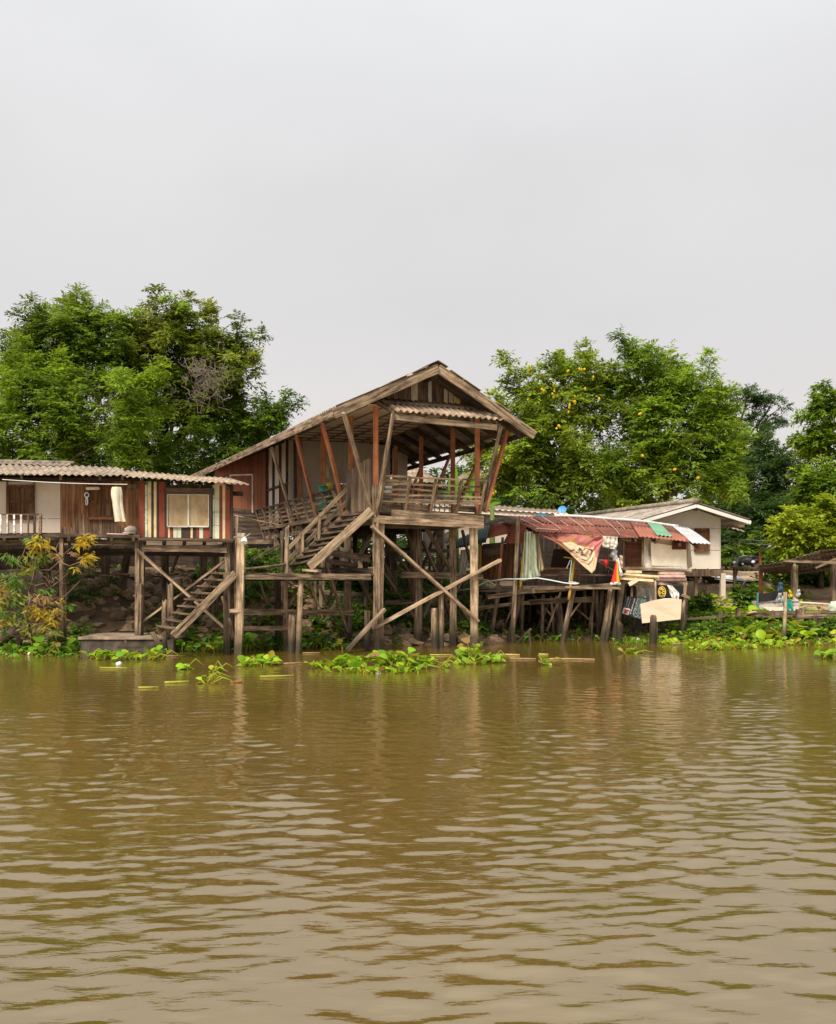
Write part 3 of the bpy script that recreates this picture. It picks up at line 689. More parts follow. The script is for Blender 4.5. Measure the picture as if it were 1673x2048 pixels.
lpost(476, 1068, 1305, -.12, .16, M_pale, .95, lean=7); lpost(455, 1145, 1300, .5, .16, M_timber, .7); lpost(556, 1155, 1300, 1.5, .13, M_dark, 1); lpost(563, 1155, 1230, 3.4, .15, M_timber, .7)
lpost(596, 1153, 1308, -.05, .13, M_pale, .8, lean=6, rnd=True)
lpost(571, 1053, 1146, .9, .09, M_pale, .9, lean=4); lpost(471, 1033, 1130, .3, .06, M_timber, 1.1, lean=4)
beam(landing, 'clamp_board', hpx(460, 1222, t=-.2), hpx(486, 1220, t=-.2), .04, .08, M_pale, 2)
log(landing, 'rail', hpx(470, 1031, t=.3), hpx(576, 1053, t=.9), .018, .018, M_timber, 5, 6)
log(landing, 'rail', hpx(486, 1138, t=.2), hpx(574, 1128, t=.9), .03, .03, M_timber, 5, 6)
lower = bpy.data.objects.new('lower_stairs', None); COL.objects.link(lower); lower.parent = landing
G0, G1 = hpx(470, 1148, t=-.25), hpx(347, 1272, t=-.45)
K0, K1 = G0 + Vector((-.5, .6, .02)), G1 + Vector((-.5, .6, .02))
beam(lower, 'stringer', G0, G1, .06, .16, M_timber, 6, tone=1.1, split=.02); beam(lower, 'stringer', K0, K1, .05, .13, M_timber, 6, tone=.7)
for k in range(9):
    f = (k + .3) / 9; beam(lower, 'tread', lerp(G0, G1, f) + up * .05, lerp(K0, K1, f) + up * .05 + Vector((-.05, 0, 0)), .18, .03, M_timber, 2, tone=.55)
lamp = thing('floodlight', 'small white floodlight fixed on top of the landing stage post', 'lamp', hpx(488, 1080, t=-.2))
m = MB(); c = hpx(490, 1080, t=-.25)
m.tube([c + Vector((0, 0, .08)), c + Vector((0, -.02, .03)), c + Vector((0, -.08, -.06))], .03, .075, 10, (.8, .8, .78)); m.build('lamp_shade', M_plastic, lamp)
m = MB(); m.bar(c + Vector((-.25, .03, .07)), c + Vector((.1, .03, .05)), .03, .03, (.2, .2, .2)); m.bar(c + Vector((.0, .0, .06)), c + Vector((.12, -.02, .14)), .02, .02, (.3, .3, .3)); m.build('bracket', M_plastic, lamp)

# ---------------------------------------------------------------- left: the cream and brown house
up = Vector((0, 0, 1))
def empty(name, par):
    o = bpy.data.objects.new(name, None); COL.objects.link(o); o.parent = par; o.empty_display_size = .2; return o
def rect(mb, x0, y0, x1, y1, Y, th=.03, col=(1, 1, 1), mi=0):
    mb.quad([at(x0, y1, Y), at(x1, y1, Y), at(x1, y0, Y), at(x0, y0, Y)], th, col, mi)
YB, YS = 22.9, 22.45
brown = thing('cream_and_brown_house', 'long low stilt house with cream panels and bare brown boards under a corrugated roof', 'house', at(100, 1300, YB + 1.5))
brown.location.z = 0
m = MB()
for x0, x1, y0, y1 in ((-330, -262, 955, 1068), (-260, -122, 955, 1068), (-120, 13, 955, 1067), (16, 67, 956, 970), (70, 121, 957, 1037), (70, 121, 1038, 1065.5), (14, 69, 1039, 1066)):
    rect(m, x0, y0, x1, y1, YB)
m.build('panel_wall', M_white, brown)
for x in (14.5, 68.5, -121): beam(brown, 'stud', at(x, 1066, YB - .03), at(x, 954, YB - .03), .03, .03, M_boards, tone=1.1)
m = MB(); planks(m, [at(122, 1068, YB), at(280, 1073, YB), at(280, 960, YB), at(122, 958, YB)], 21, .03, ragged=.012, tone=(.75, 1.15)); m.build('board_wall', M_brown, brown)
m = MB()
x_ = 122.3
while x_ < 279:
    w_ = random.uniform(4.5, 8.5); h_ = 20 + 12 * mnoise.noise(Vector((x_ * .035, 0, 3))) + random.uniform(-7, 7) + (12 if 150 < x_ < 240 else 0)
    e_ = min(x_ + w_, 279.5); yb_ = lerp(1068, 1073, (x_ - 122) / 158); t = random.uniform(.65, 1.35)
    m.quad([at(x_, yb_ + random.uniform(-2, 1), YB - .02), at(e_, yb_ + random.uniform(-2, 1), YB - .02), at(e_ - w_ * .2, yb_ - h_ * random.uniform(.6, 1), YB - .02), at(x_ + w_ * .3, yb_ - h_, YB - .02)], .008, (t, t * .97, t * .93)); x_ = e_
m.build('weathered_board_ends', M_boards, brown)
def shutters(par, x0, y0, x1, y1, Y, nm='window'):
    w = empty(nm, par); xm = (x0 + x1) / 2
    for a, b in ((x0, xm - .4), (xm + .4, x1)):
        mm = MB(); planks(mm, [at(a, y1, Y), at(b, y1, Y), at(b, y0, Y), at(a, y0, Y)], 3, .03, tone=(.32, .6))
        for y in (y0 + 3, (y0 + y1) / 2, y1 - 3): mm.bar(at(a, y, Y - .02), at(b, y, Y - .02), .02, .06, (.4, .35, .3))
        mm.build('shutter', M_brown, w)
    mm = MB()
    for p, q in (((x0, y0), (x1, y0)), ((x0, y1), (x1, y1)), ((x0, y0), (x0, y1)), ((x1, y0), (x1, y1))): mm.bar(at(*p, Y - .025), at(*q, Y - .025), .05, .05, (.5, .45, .4))
    mm.build('window_frame', M_brown, w); return w
shutters(brown, 16.5, 972, 67, 1036, YB - .04); shutters(brown, 176, 970, 229, 1037, YB - .05); shutters(brown, -118, 972, -66, 1036, YB - .04)
m = MB(); rect(m, 252, 968, 283, 977, YB - .1, .03, (.9, .9, .9)); m.build('lintel_board', M_boards, brown)
def roof_sheet(par, pf, pb, pitch, amp, col=(1, 1, 1), nv=3, m_=None, wob=.02, nm='roof'):
    mb = MB(); corrug(mb, [pf[0], pf[1], pb[1], pb[0]], pitch, amp, .009, nv, col, 7, wob=wob); return mb.build(nm, m_ or M_roof, par, True)
roof_sheet(brown, (at(-330, 943, 22.05), at(262, 950, 22.05)), (at(-330, 918, 24.6), at(238, 934, 24.6)), .172, .02, (.95, .92, .88), wob=.03)
roof_sheet(brown, (at(-330, 921, 24.3), at(142, 931, 24.3)), (at(-330, 915, 25.8), at(142, 926, 25.8)), .172, .018, (.72, .70, .67))
m = MB()
for k in range(14):
    a, b = at(-330 + k * 34, 916 + k * .75, 25.7), at(-330 + k * 34 + 36, 917 + k * .75, 25.7); m.tube([a, b], .06, .06, 8, (.8, .78, .75))
m.build('ridge_cap', M_roof, brown, True)
for x in (-100, 44, 122, 200, 245): beam(brown, 'rafter', at(x, 956, 22.3), at(x, 940, 25), .06, .1, M_timber, 2)
beam(brown, 'eave_beam', at(-330, 952, 22.75), at(280, 958, 22.75), .06, .1, M_dark, 6, tone=.7)
m = MB(); rect(m, -330, 950, 280, 960, YB + .02, .02, (.3, .3, .3)); m.build('eave_gap_board', M_dark, brown)
m = MB(); planks(m, [at(-330, 1071, 21.95), at(281, 1074, 22.15), at(281, 1072, 24.5), at(-330, 1070, 24.5)], 8, .04, axis='h', ragged=.004); m.build('deck', M_hboard, brown)
beam(brown, 'deck_edge_beam', at(-330, 1073, 22.0), at(120, 1071, 22.1), .06, .09, M_dark, 6, tone=1.1); beam(brown, 'deck_edge_beam', at(118, 1070, 22.1), at(281, 1073, 22.1), .06, .07, M_dark, 6, tone=1.1)
beam(brown, 'beam', at(-330, 1084, 22.35), at(126, 1086, 22.35), .08, .13, M_timber, 6, tone=.55); beam(brown, 'beam', at(122, 1081, 22.4), at(282, 1085, 22.4), .08, .12, M_timber, 5, tone=.6)
beam(brown, 'beam', at(100, 1105, 24.6), at(460, 1107, 24.4), .1, .18, M_dark, 6, tone=1.0); beam(brown, 'beam', at(-330, 1105, 24.6), at(100, 1105, 24.6), .1, .18, M_dark, 6)
for k in range(10): beam(brown, 'joist', at(-120 + k * 43, 1078, 22.05), at(-118 + k * 43, 1086, 24.6), .07, .1, M_dark, 2, tone=1.3)
brail = empty('balcony_railing', brown)
beam(brail, 'rail', at(-200, 1028, 22.05), at(84, 1029, 22.05), .04, .035, M_dark, 4, tone=1.4); beam(brail, 'newel_post', at(81, 1068, 22.05), at(81.5, 1028, 22.05), .06, .06, M_boards, 2)
for k, x in enumerate((-28, -13, 2, 15, 29, 43)):
    mb = MB()
    for j in range(9):
        f0, f1 = j / 9, (j + 1) / 9; t = random.uniform(.6, 1) if j % 3 else random.uniform(.3, 1)
        mb.bar(at(x, lerp(1067, 1029, f0), 22.05), at(x, lerp(1067, 1029, f1), 22.05), .045 * random.uniform(.7, 1.1), .03, (t, t * .98, t * .95))
    mb.build('baluster', M_paint, brail)
for x in (57, 70): beam(brail, 'baluster', at(x, 1067, 22.05), at(x, 1029, 22.05), .03, .03, M_dark, 3, tone=1.5)
def bpost(par, x, y0, x1, y1, Y, w, mm=None, tone=1.0, rnd=False, nm='stilt', deep=.3):
    a = at(x1, y1, Y); g = ground_z(a.x, a.y); d = (at(x, y0, Y) - a); k = (min(a.z, g) - deep - a.z) / d.z; a = a + d * k
    if rnd: return log(par, nm, a, at(x, y0, Y), w * .55, w * .48, mm or M_timber, 8, tone=tone, bow=.008, split=.03)
    return beam(par, nm, a, at(x, y0, Y), w, w, mm or M_timber, 7, .07, bow=.006, tone=tone, split=.02)
bpost(brown, 124, 1074, 125, 1265, 22.2, .085, M_timber, 1.05); bpost(brown, 130, 1160, 129, 1230, 22.3, .07, M_timber, .9); bpost(brown, -140, 1074, -141, 1290, 22.2, .12)
for x, y1, w in ((94, 1180, .17), (-40, 1180, .17), (211, 1185, .17)): bpost(brown, x, 1095, x, y1, 25.0, w, M_timber, .55)
bpost(brown, 258, 1095, 245, 1180, 25.0, .2, M_timber, .45, True); beam(brown, 'tie_beam', at(197, 1149, 24.9), at(256, 1149, 24.9), .04, .06, M_timber, 3, tone=.8)
bpost(brown, 276, 1080, 275, 1268, 22.25, .1, M_timber, .95); bpost(brown, 285, 1078, 282, 1210, 22.3, .13, M_timber, .8); bpost(brown, 279, 1168, 277, 1268, 22.15, .14, M_timber, .95)
beam(brown, 'clamp_board', at(267, 1191, 22.1), at(286, 1192, 22.1), .04, .03, M_pale, 2)

# the striped shack
stripe = thing('striped_shack', 'small stilt shack of red, cream and mint painted boards with a double window', 'shack', at(370, 1300, YS + 1)); stripe.location.z = 0
RED, CRM, MINT, DRK = (.25, .062, .036), (.72, .58, .33), (.56, .60, .44), (.065, .045, .035)
cx = lambda v: v * .2989; cy = lambda v: 880 + v * .2989
m = MB()
base = lambda x: lerp(1074, 1078, (x - 279) / 183); top = lambda x: lerp(962, 972, (x - 279) / 183)
for a, b, c in ((935, 969, RED), (971, 989, MINT), (991, 1014, CRM), (1015, 1029, DRK), (1030, 1049, CRM), (1050, 1063, DRK), (1064, 1104, RED), (1105, 1118, DRK), (1424, 1438, MINT), (1439, 1469, MINT), (1470, 1489, RED), (1490, 1509, CRM), (1510, 1545, RED)):
    a, b = cx(a), cx(b); y = base(a)
    ns = 4 if c == MINT else 1
    for k in range(ns):
        t = random.uniform(.85, 1.1)
        y0, y1 = lerp(top(a), base(a), k / ns) + (.8 if k else 0), lerp(top(a), base(a), (k + 1) / ns)
        rect(m, a + .25, y0, b - .25, y1, YS - random.uniform(0, .012), .02, tuple(q * t for q in c))
for a, b, c in ((1098, 1125, RED), (1126, 1139, CRM), (1140, 1159, RED), (1160, 1186, MINT), (1187, 1214, MINT), (1215, 1275, DRK), (1276, 1292, CRM), (1293, 1312, DRK), (1313, 1333, RED), (1334, 1361, MINT), (1362, 1404, RED), (1405, 1423, DRK)):
    t = random.uniform(.85, 1.1); rect(m, cx(a) + .25, cy(582) + random.uniform(-1, 1), cx(b) - .25, base(cx(a)), YS - random.uniform(0, .012), .02, tuple(q * t for q in c))
m.build('painted_board_wall', M_paint, stripe)
m = MB(); rect(m, cx(1118), cy(300), cx(1424), cy(358), YS + .01, .03); rect(m, cx(1105), cy(358), cx(1424), cy(582), YS + .05, .02, (.5, .5, .5)); m.build('window_wall', M_dark, stripe)
win = empty('window', stripe)
for a, b in ((1122, 1259), (1265, 1397)):
    mb = MB(); rect(mb, cx(a), cy(362), cx(b), cy(580), YS - .03, .02); mb.build('pane', M_screen, win)
    mb = MB()
    for p, q in (((a, 362), (b, 364)), ((a, 578), (b, 580)), ((a, 362), (a, 578)), ((b, 364), (b, 580))): mb.bar(at(cx(p[0]), cy(p[1]), YS - .05), at(cx(q[0]), cy(q[1]), YS - .05), .022, .03, (.7, .66, .58))
    mb.build('window_frame', M_paint, win)
beam(stripe, 'window_lintel', at(cx(1112), cy(340), YS - .04), at(cx(1432), cy(345), YS - .04), .05, .15, M_dark, 4, tone=1.6)
beam(stripe, 'window_jamb', at(cx(1411), cy(365), YS - .03), at(cx(1411), cy(650), YS - .03), .05, .06, M_dark, 3, tone=1.3)
beam(stripe, 'corner_post', at(463.5, 1078, YS), at(463.5, 970, YS), .06, .08, M_dark, 3, tone=1.0)
beam(stripe, 'beam_end', at(464, 987, YS + .1), at(486, 988, YS + .1), .08, .1, M_dark, 2)
m = MB(); m.quad([at(463.7, 1078, YS), at(458, 1076, YS + 2.2), at(458, 968, YS + 2.2), at(463.7, 970, YS)], .03, (.8, .8, .8)); m.build('side_wall', M_dark, stripe)
roof_sheet(stripe, (at(254, 953, 21.8), at(499, 969, 21.8)), (at(238, 940, 24.6), at(462, 957, 24.6)), .15, .018, (.9, .84, .76), wob=.02)
for x in (290, 345, 400, 455): beam(stripe, 'rafter', at(x, lerp(966, 975, (x - 290) / 165), 22.0), at(x, 960, 24.4), .06, .09, M_dark, 2)
m = MB(); planks(m, [at(278, 1076, 21.9), at(466, 1079, 21.9), at(466, 1077, 24.4), at(278, 1074, 24.4)], 7, .04, axis='h', ragged=.008); m.build('deck', M_hboard, stripe)
beam(stripe, 'deck_edge_beam', at(278, 1079, 21.95), at(466, 1082, 21.95), .06, .06, M_timber, 5, tone=.7); beam(stripe, 'beam', at(287, 1097, 22.1), at(455, 1099, 22.1), .08, .15, M_timber, 5, tone=1.0)
for k in range(5): beam(stripe, 'joist', at(290 + k * 40, 1084, 22.05), at(288 + k * 40, 1090, 24.4), .07, .1, M_dark, 2)
bpost(stripe, 455, 1078, 455, 1300, 22.2, .12, M_timber, .9); bpost(stripe, 467, 1078, 466, 1200, 22.5, .15, M_timber, .75)
for x in (331, 407, 430): bpost(stripe, x, 1095, x, 1200, 24.6, .15, M_timber, .5)
def pbr(par, p, q, Y0, Y1, w=.05, h=.14, mm=None, tone=1.0, nm='brace'): return beam(par, nm, at(*p, Y0), at(*q, Y1), w, h, mm or M_timber, 6, bow=.004, tone=tone, up=Vector((0, 1, 0)), split=.02)
pbr(stripe, (272, 1098), (449, 1256), 22.05, 22.05, tone=1.1); pbr(stripe, (451, 1121), (281, 1247), 22.3, 22.3, tone=1.05); pbr(stripe, (357, 1109), (343, 1145), 24.6, 24.6, tone=.5)

# things on and around the left houses
wp = lambda *a: at(*a)
cl = MB(); cl.tube([at(5 + k * 25, 959 + k * .98 + (2.2 * math.sin(math.pi * k / 10)), 21.9) for k in range(11)], .008, n=5, col=(.75, .72, .65)); o = cl.build('clothesline', M_plastic)
tag(o, 'thin white clothesline strung under the eaves of the cream and brown house', 'clothesline')
rows = ((226, 242, 975), (223.5, 245, 980), (223, 246, 990), (225, 246, 998), (227, 246, 1003), (229, 248, 1015), (231, 251, 1028), (233, 254.5, 1043.5))
def dress(u, v):
    f = v * (len(rows) - 1); i = min(int(f), len(rows) - 2); g = f - i
    l, r, y = (lerp(rows[i][k], rows[i + 1][k], g) for k in range(3))
    p = at(lerp(l, r, u), y - (0 if v > .1 else 0) , 21.88); p.y += .05 * math.sin(u * 9 + v * 2) * (.3 + v) - .05 * math.sin(math.pi * u); return p
m = MB(); cloth(m, dress, 16, 24, .05, lambda u, v: (.80, .72, .42) if (v > .975 or (v < .07 and abs(u - .5) < .4)) else tuple((.72 + .1 * math.sin(u * 40) * math.sin(v * 60)) * q for q in (1, .93, .74)))
o = m.build('dress', M_cloth); tag(o, 'pale cream patterned short-sleeved dress hanging from the clothesline', 'dress')
m = MB(); m.tube([at(229, 976, 21.9), at(233, 973, 21.9), at(237, 976, 21.9)], .012, n=5, col=(.15, .05, .05)); m.tube([at(233, 973, 21.9), at(233, 969.5, 21.9)], .008, n=5, col=(.15, .05, .05)); o = m.build('clothes_hanger', M_plastic)
tag(o, 'dark clothes hanger holding the cream dress on the clothesline', 'hanger')
m = MB(); m.tube([at(173, 977, 22.7), at(200, 976.5, 22.7)], .04, .04, 10, (.85, .76, .58)); m.tube([at(173, 971.5, 22.68), at(173.4, 981, 22.68)], .014, n=6, col=(.2, .2, .3)); o = m.build('rolled_blind', M_cloth, None, True)
tag(o, 'short rolled cream blind hung above the brown house shutters', 'blind')
chime = thing('wind_chime', 'white ring shaped wind chime hanging on the brown board wall', 'wind chime', at(174, 990, 22.7))
m = MB(); m.tube([at(174 + 4.2 * math.cos(a * .42), 990 + 4.6 * math.sin(a * .42), 22.72) for a in range(16)], .014, n=6, col=(.85, .85, .9)); m.build('ring', M_plastic, chime, True)
for x in (172.5, 174, 175.5):
    m = MB(); m.tube([at(x, 995, 22.72), at(x + random.uniform(-1, 1), 1004, 22.72), at(x, 1009 + random.uniform(-2, 2), 22.72)], .009, n=5, col=(.7, .75, .8)); m.build('strand', M_plastic, chime)
m = MB(); m.blob(at(262, 1061, 22.5), (.15, .16, .11), 3, .08, (.5, .42, .34), 12, 8); m.bar(at(250, 1066, 22.5), at(273, 1067, 22.5), .3, .03, (.5, .45, .4)); o = m.build('pale_sack', M_cloth, None, True)
tag(o, 'rounded grey sack resting on the deck before the brown boards', 'sack')
m = MB(); m.bar(at(216, 1067.5, 22.3), at(258, 1068.5, 22.3), .12, .02, (.85, .6, .55)); o = m.build('pink_plank', M_paint); tag(o, 'narrow pale pink plank lying on the brown house deck edge', 'plank')
vent = thing('vent_box', 'small cream louvred box standing between the striped shack and the dark skirting', 'vent', at(474, 1073, 23.2))
m = MB(); rect(m, 467, 1053, 481, 1073, 23.2, .25, (.62, .52, .38)); m.build('case', M_paint, vent)
m = MB()
for k in range(6): rect(m, 469, 1056 + k * 2.7, 479, 1057.3 + k * 2.7, 23.18, .01, (.2, .16, .12))
m.build('louvres', M_paint, vent)

# old posts, concrete landing, loose timber at the water on the left
def stub(x, y0, x1, y1, Y, w, label, mm=None, tone=.9, group='old cut-off posts standing in the water'):
    a = at(x1, y1, Y); a.z = min(a.z, -.25); o = log(None, 'old_post', a, at(x, y0, Y), w * .55, w * .46, mm or M_timber, 9, 8, .14, split=.06, tone=tone)
    return tag(o, label, 'post', group)
stub(329, 1202, 330, 1305, 21.7, .12, 'shorter of the two split posts beside the lower stairs'); stub(340, 1168, 341, 1306, 21.9, .14, 'taller split post beside the foot of the lower stairs', tone=1.0)
stub(585, 1233, 584, 1306, 21.8, .17, 'short thick split post below the middle of the landing stage', tone=1.0)
slab = thing('concrete_landing', 'old dark concrete landing block with a pale flat top at the waterline', 'concrete block', at(255, 1312, 22.4)); slab.location.z = 0
def slabpts(x0, x1, y0, y1, Y, dep):
    a, b = at(x0, y0, Y), at(x1, y0, Y); c, d = at(x0, y1, Y), at(x1, y1, Y); return a, b, c, d
m = MB()
nx = 30
def face(x0, x1, z0, z1, Y, dep, r):
    vs = []; fs = []
    prof = [(Y, z0), (Y, lerp(z0, z1, .5)), (Y, z1), (Y + dep * .5, z1), (Y + dep, z1), (Y + dep, z0)]
    for i in range(nx + 1):
        for (y, z) in prof:
            q = Vector((lerp(x0, x1, i / nx), y, z)); k = mnoise.noise(q * 2.2) * r + mnoise.noise(q * 7) * r * .4; vs.append(q + Vector((0, k, k * .5)))
    n = len(prof)
    for i in range(nx):
        for j in range(n - 1): fs.append((i * n + j, i * n + n + j, i * n + n + j + 1, i * n + j + 1))
    fs += [tuple(range(n)), tuple(reversed(range(nx * n, nx * n + n)))]; m.add(vs, fs, (.55, .52, .5))
xl, xr = at(160, 1300, 21.7).x, at(347, 1300, 21.7).x
face(xl, xr, -.4, .30, 21.7, 1.3, .05); m.build('block', M_concrete, slab)
m = MB(); face_c = m; face(xl - .03, xr - .2, .315, .375, 21.66, 1.4, .02); m.c = [(2.2, 2.0, 1.75)] * len(m.v); m.build('top_slab', M_concrete, slab)
def loose(name, p, q, Y0, Y1, w, h, label, cat='plank', mm=None, tone=1, group=None):
    o = beam(None, name, at(*p, Y0), at(*q, Y1), w, h, mm or M_timber, 5, .1, bow=.012, tone=tone, split=.03); return tag(o, label, cat, group)
loose('loose_plank', (238, 1295), (312, 1293), 21.4, 21.4, .1, .05, 'grey plank lying level against the concrete landing block')
loose('loose_plank', (252, 1282), (254, 1308), 21.5, 21.3, .06, .05, 'short upright stick against the concrete landing block', 'stick')
loose('loose_plank', (304, 1264), (329, 1308), 21.4, 21.2, .04, .1, 'grey board leaning against the post by the lower stairs', 'board')
loose('loose_plank', (445, 1193), (467, 1278), 21.9, 21.2, .05, .09, 'thin grey board leaning between the landing stage posts', 'board')
loose('loose_plank', (270, 1276), (320, 1262), 22.5, 22.8, .12, .05, 'short dark plank resting on the concrete block behind the stick')
# stones of the bank under the left houses
m = MB(); rs = random.Random(4)
for k in range(420):
    x = rs.uniform(-9.8, -2.2) if k < 360 else rs.uniform(-2.5, 2.6); d = rs.uniform(.0, 3.3) if k < 360 else rs.uniform(0, 2.0)
    y = 23.0 + d + .9 * sstep(-4.5, -1.5, x); z = ground_z(x, y); r = rs.uniform(.07, .2)
    m.blob((x, y, z + r * .12), (r * rs.uniform(1, 1.6), r, r * rs.uniform(.6, .9)), k, .5, (rs.uniform(.5, 1.4),) * 3, 8, 6)
o = m.build('stone_riprap', M_stone, None); tag(o, 'rough brown stones packed on the bank below the left houses', 'stones', kind='stuff')
# wall of earth and boards closing the dark back of the undercroft
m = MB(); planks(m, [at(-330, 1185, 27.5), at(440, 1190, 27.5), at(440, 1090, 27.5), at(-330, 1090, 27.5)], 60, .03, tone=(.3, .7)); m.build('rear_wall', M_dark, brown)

# ---------------------------------------------------------------- right: the rusty shack
rusty = thing('rusty_shack', 'ramshackle open stilt shack with a patched rusty iron roof and hanging cloths', 'shack', at(1200, 1300, 25.8)); rusty.location.z = 0
YR = lambda px: 25.0 + (px - 1035) * 1.3 / 345
Rg = [at(1012, 1034, 26.9), at(1100, 1035.5, 27.3), at(1190, 1039, 27.7), at(1270, 1046, 28.1), at(1344, 1055, 28.5), at(1382, 1060, 28.7)]
Ev = [at(1073, 1062, 24.5), at(1136, 1066, 24.7), at(1228, 1074, 25.1), at(1288, 1076, 25.4), at(1381, 1086, 25.7), at(1424, 1088, 25.8)]
def along(P, f): f *= len(P) - 1; i = min(int(f), len(P) - 2); return lerp(P[i], P[i + 1], f - i)
def rsheet(f0, f1, v0, v1, col, mm=M_rust, lift=0.0, pitch=.12, amp=.014, wob=.03, nm='roof_sheet'):
    P = lambda f, v: lerp(along(Ev, f), along(Rg, f), v) + up * lift
    mb = MB(); corrug(mb, [P(f0, v0), P(f1, v0), P(f1, v1), P(f0, v1)], pitch, amp, .006, 6, col, 6, wob=wob); return mb.build(nm, mm, roofr, True)
roofr = empty('roof', rusty)
cuts = [0, .12, .24, .36, .47, .57, .66]
for i in range(6):
    t = random.uniform(.75, 1.25); rsheet(cuts[i], cuts[i + 1] + .012, random.uniform(-.03, .02), .62, (t, t * random.uniform(.8, 1), t * .9), lift=.012 * (i % 2))
    t = random.uniform(.7, 1.2); rsheet(cuts[i], cuts[i + 1] + .012, .54, 1.0, (t, t, t), lift=.03 + .012 * (i % 2))
rsheet(.66, .82, .5, 1.0, (.8, .8, .8), lift=.03); rsheet(.57, .72, -.02, .66, (.36, .125, .075), M_sheet, .05); rsheet(.72, .80, .0, .5, (.36, .13, .08), M_sheet, .04)
rsheet(.66, .735, .12, 1.02, (.17, .38, .24), M_sheet, .075); rsheet(.78, .82, .0, .55, (.9, .8, .8), lift=.03)
rsheet(.80, .985, -.12, 1.0, (.62, .64, .66), M_sheet, .06, amp=.012)
m = MB(); m.tube([along(Rg, .22 + .64 * k / 12) + up * (.06 + .01 * math.sin(k)) - Vector((0, .05, 0)) for k in range(13)], .05, .05, 6, (.95, .93, .9)); m.build('ridge_cap', M_sheet, roofr, True)
m = MB()
for f, v0, v1 in ((.03, .05, .9), (.09, .3, .8), (.16, .02, .98), (.22, .35, .7), (.28, .1, .95), (.34, .5, .95), (.44, .02, .98), (.50, .4, .9)):
    P = lambda v: lerp(along(Ev, f + .02 * math.sin(v * 3)), along(Rg, f), v) + up * .055
    m.tube([P(lerp(v0, v1, k / 6)) for k in range(7)], .008, n=5, col=(.62, .45, .38))
P = lambda f: lerp(along(Ev, f), along(Rg, f), .06) + up * .045
m.tube([P(.01 + .14 * k / 5) for k in range(6)], .01, n=5, col=(.66, .5, .42)); m.build('lashing_wires', M_plastic, roofr)
for k in range(9):
    f = .02 + k * .105; beam(rusty, 'rafter', along(Ev, f) - up * .08, along(Rg, f) - up * .08, .06, .08, M_dark, 3)
beam(rusty, 'eave_beam', along(Ev, 0) - up * .06 + Vector((0, .15, 0)), along(Ev, .52) - up * .07 + Vector((0, .15, 0)), .06, .08, M_timber, 6, tone=.7)
# left gable side of the shack
m = MB(); corrug(m, [at(912, 1097, 26.6), at(972, 1085, 25.2), at(982, 1048, 26.2), at(913, 1079, 27.2)], .11, .016, .006, 3, (.035, .11, .07), 6, wob=.02); m.build('green_side_sheet', M_sheet, rusty, True)
m = MB(); corrug(m, [at(981, 1048, 26.0), at(973, 1076, 25.6), at(1023, 1066, 25.5), at(1027, 1044, 25.9)], .07, .014, .006, 3, (1.1, .9, .8), 6, wob=.03); m.build('rusty_side_sheet', M_rust, rusty, True)
m = MB(); corrug(m, [at(1027, 1047, 25.4), at(1006, 1086, 25.3), at(1050, 1088, 25.1), at(1053, 1052, 25.2)], .07, .014, .006, 3, (1.5, 1.3, 1.0), 6, wob=.03); m.build('rusty_side_sheet', M_rust, rusty, True)
m = MB(); corrug(m, [at(968, 1052, 26.6), at(1006, 1040, 26.0), at(1012, 1033, 26.9), at(975, 1044, 27.5)], .1, .02, .006, 3, (.35, .33, .3), 6, wob=.06); m.build('roof_edge_sheet', M_roof, rusty, True)
m = MB(); corrug(m, [at(1004, 1042, 25.9), at(1036, 1050, 25.3), at(1034, 1038, 26.0), at(1008, 1034, 26.6)], .1, .02, .006, 3, (.4, .36, .3), 6, wob=.06); m.build('roof_edge_sheet', M_roof, rusty, True)
m = MB(); planks(m, [at(964, 1158, 26.2), at(1030, 1162, 25.4), at(1030, 1086, 25.5), at(964, 1090, 26.3)], 11, .02, tone=(.35, .75)); m.build('board_wall', M_brown, rusty)
m = MB(); planks(m, [at(966, 1118, 26.05), at(1008, 1106, 25.6), at(1008, 1084, 25.6), at(966, 1088, 26.05)], 5, .02, axis='h', tone=(.7, 1.2)); m.build('slat_panel', M_hboard, rusty)
m = MB(); planks(m, [at(955, 1290, 28.3), at(1262, 1290, 28.6), at(1262, 1172, 28.6), at(955, 1178, 28.3)], 44, .03, gap=.004, tone=(.3, .8)); m.build('rear_skirt', M_dark, rusty)  # dark boards, carried across the whole back to keep the space below in shade
# floor, interior
m = MB(); planks(m, [at(978, 1181, 25.3), at(1240, 1172, 25.9), at(1250, 1166, 29.2), at(1000, 1172, 29.0)], 12, .05, axis='h', ragged=.01); m.build('deck', M_hboard, rusty)
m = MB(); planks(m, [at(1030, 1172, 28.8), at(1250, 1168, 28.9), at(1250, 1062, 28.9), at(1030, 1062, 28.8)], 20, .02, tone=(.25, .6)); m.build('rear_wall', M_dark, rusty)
m = MB(); m.quad([at(1100, 1140, 27.6), at(1145, 1140, 27.6), at(1150, 1098, 27.6), at(1108, 1098, 27.6)], .02, (.16, .14, .12)); m.build('inner_panel', M_grey_panel, rusty)
for p, q, Y, w, h, mm, t in (((976, 1194), (1072, 1181), 24.95, .07, .11, M_timber, 1.0), ((1066, 1181), (1240, 1170), 25.1, .07, .13, M_pale, .7), ((1045, 1176), (1238, 1174), 25.0, .06, .09, M_timber, .8), ((960, 1182), (1064, 1181), 24.8, .05, .06, M_dark, 1.0), ((957, 1216), (1060, 1205), 25.3, .07, .1, M_timber, .7), ((1055, 1205), (1186, 1199), 25.4, .08, .14, M_timber, .65), ((1130, 1174), (1240, 1176), 24.95, .05, .06, M_pale, .9), ((1085, 1150), (1236, 1150), 25.6, .05, .05, M_timber, .9)):
    beam(rusty, 'beam', at(*p, Y), at(*q, Y), w, h, mm, 6, .08, bow=.008, tone=t, split=.03)
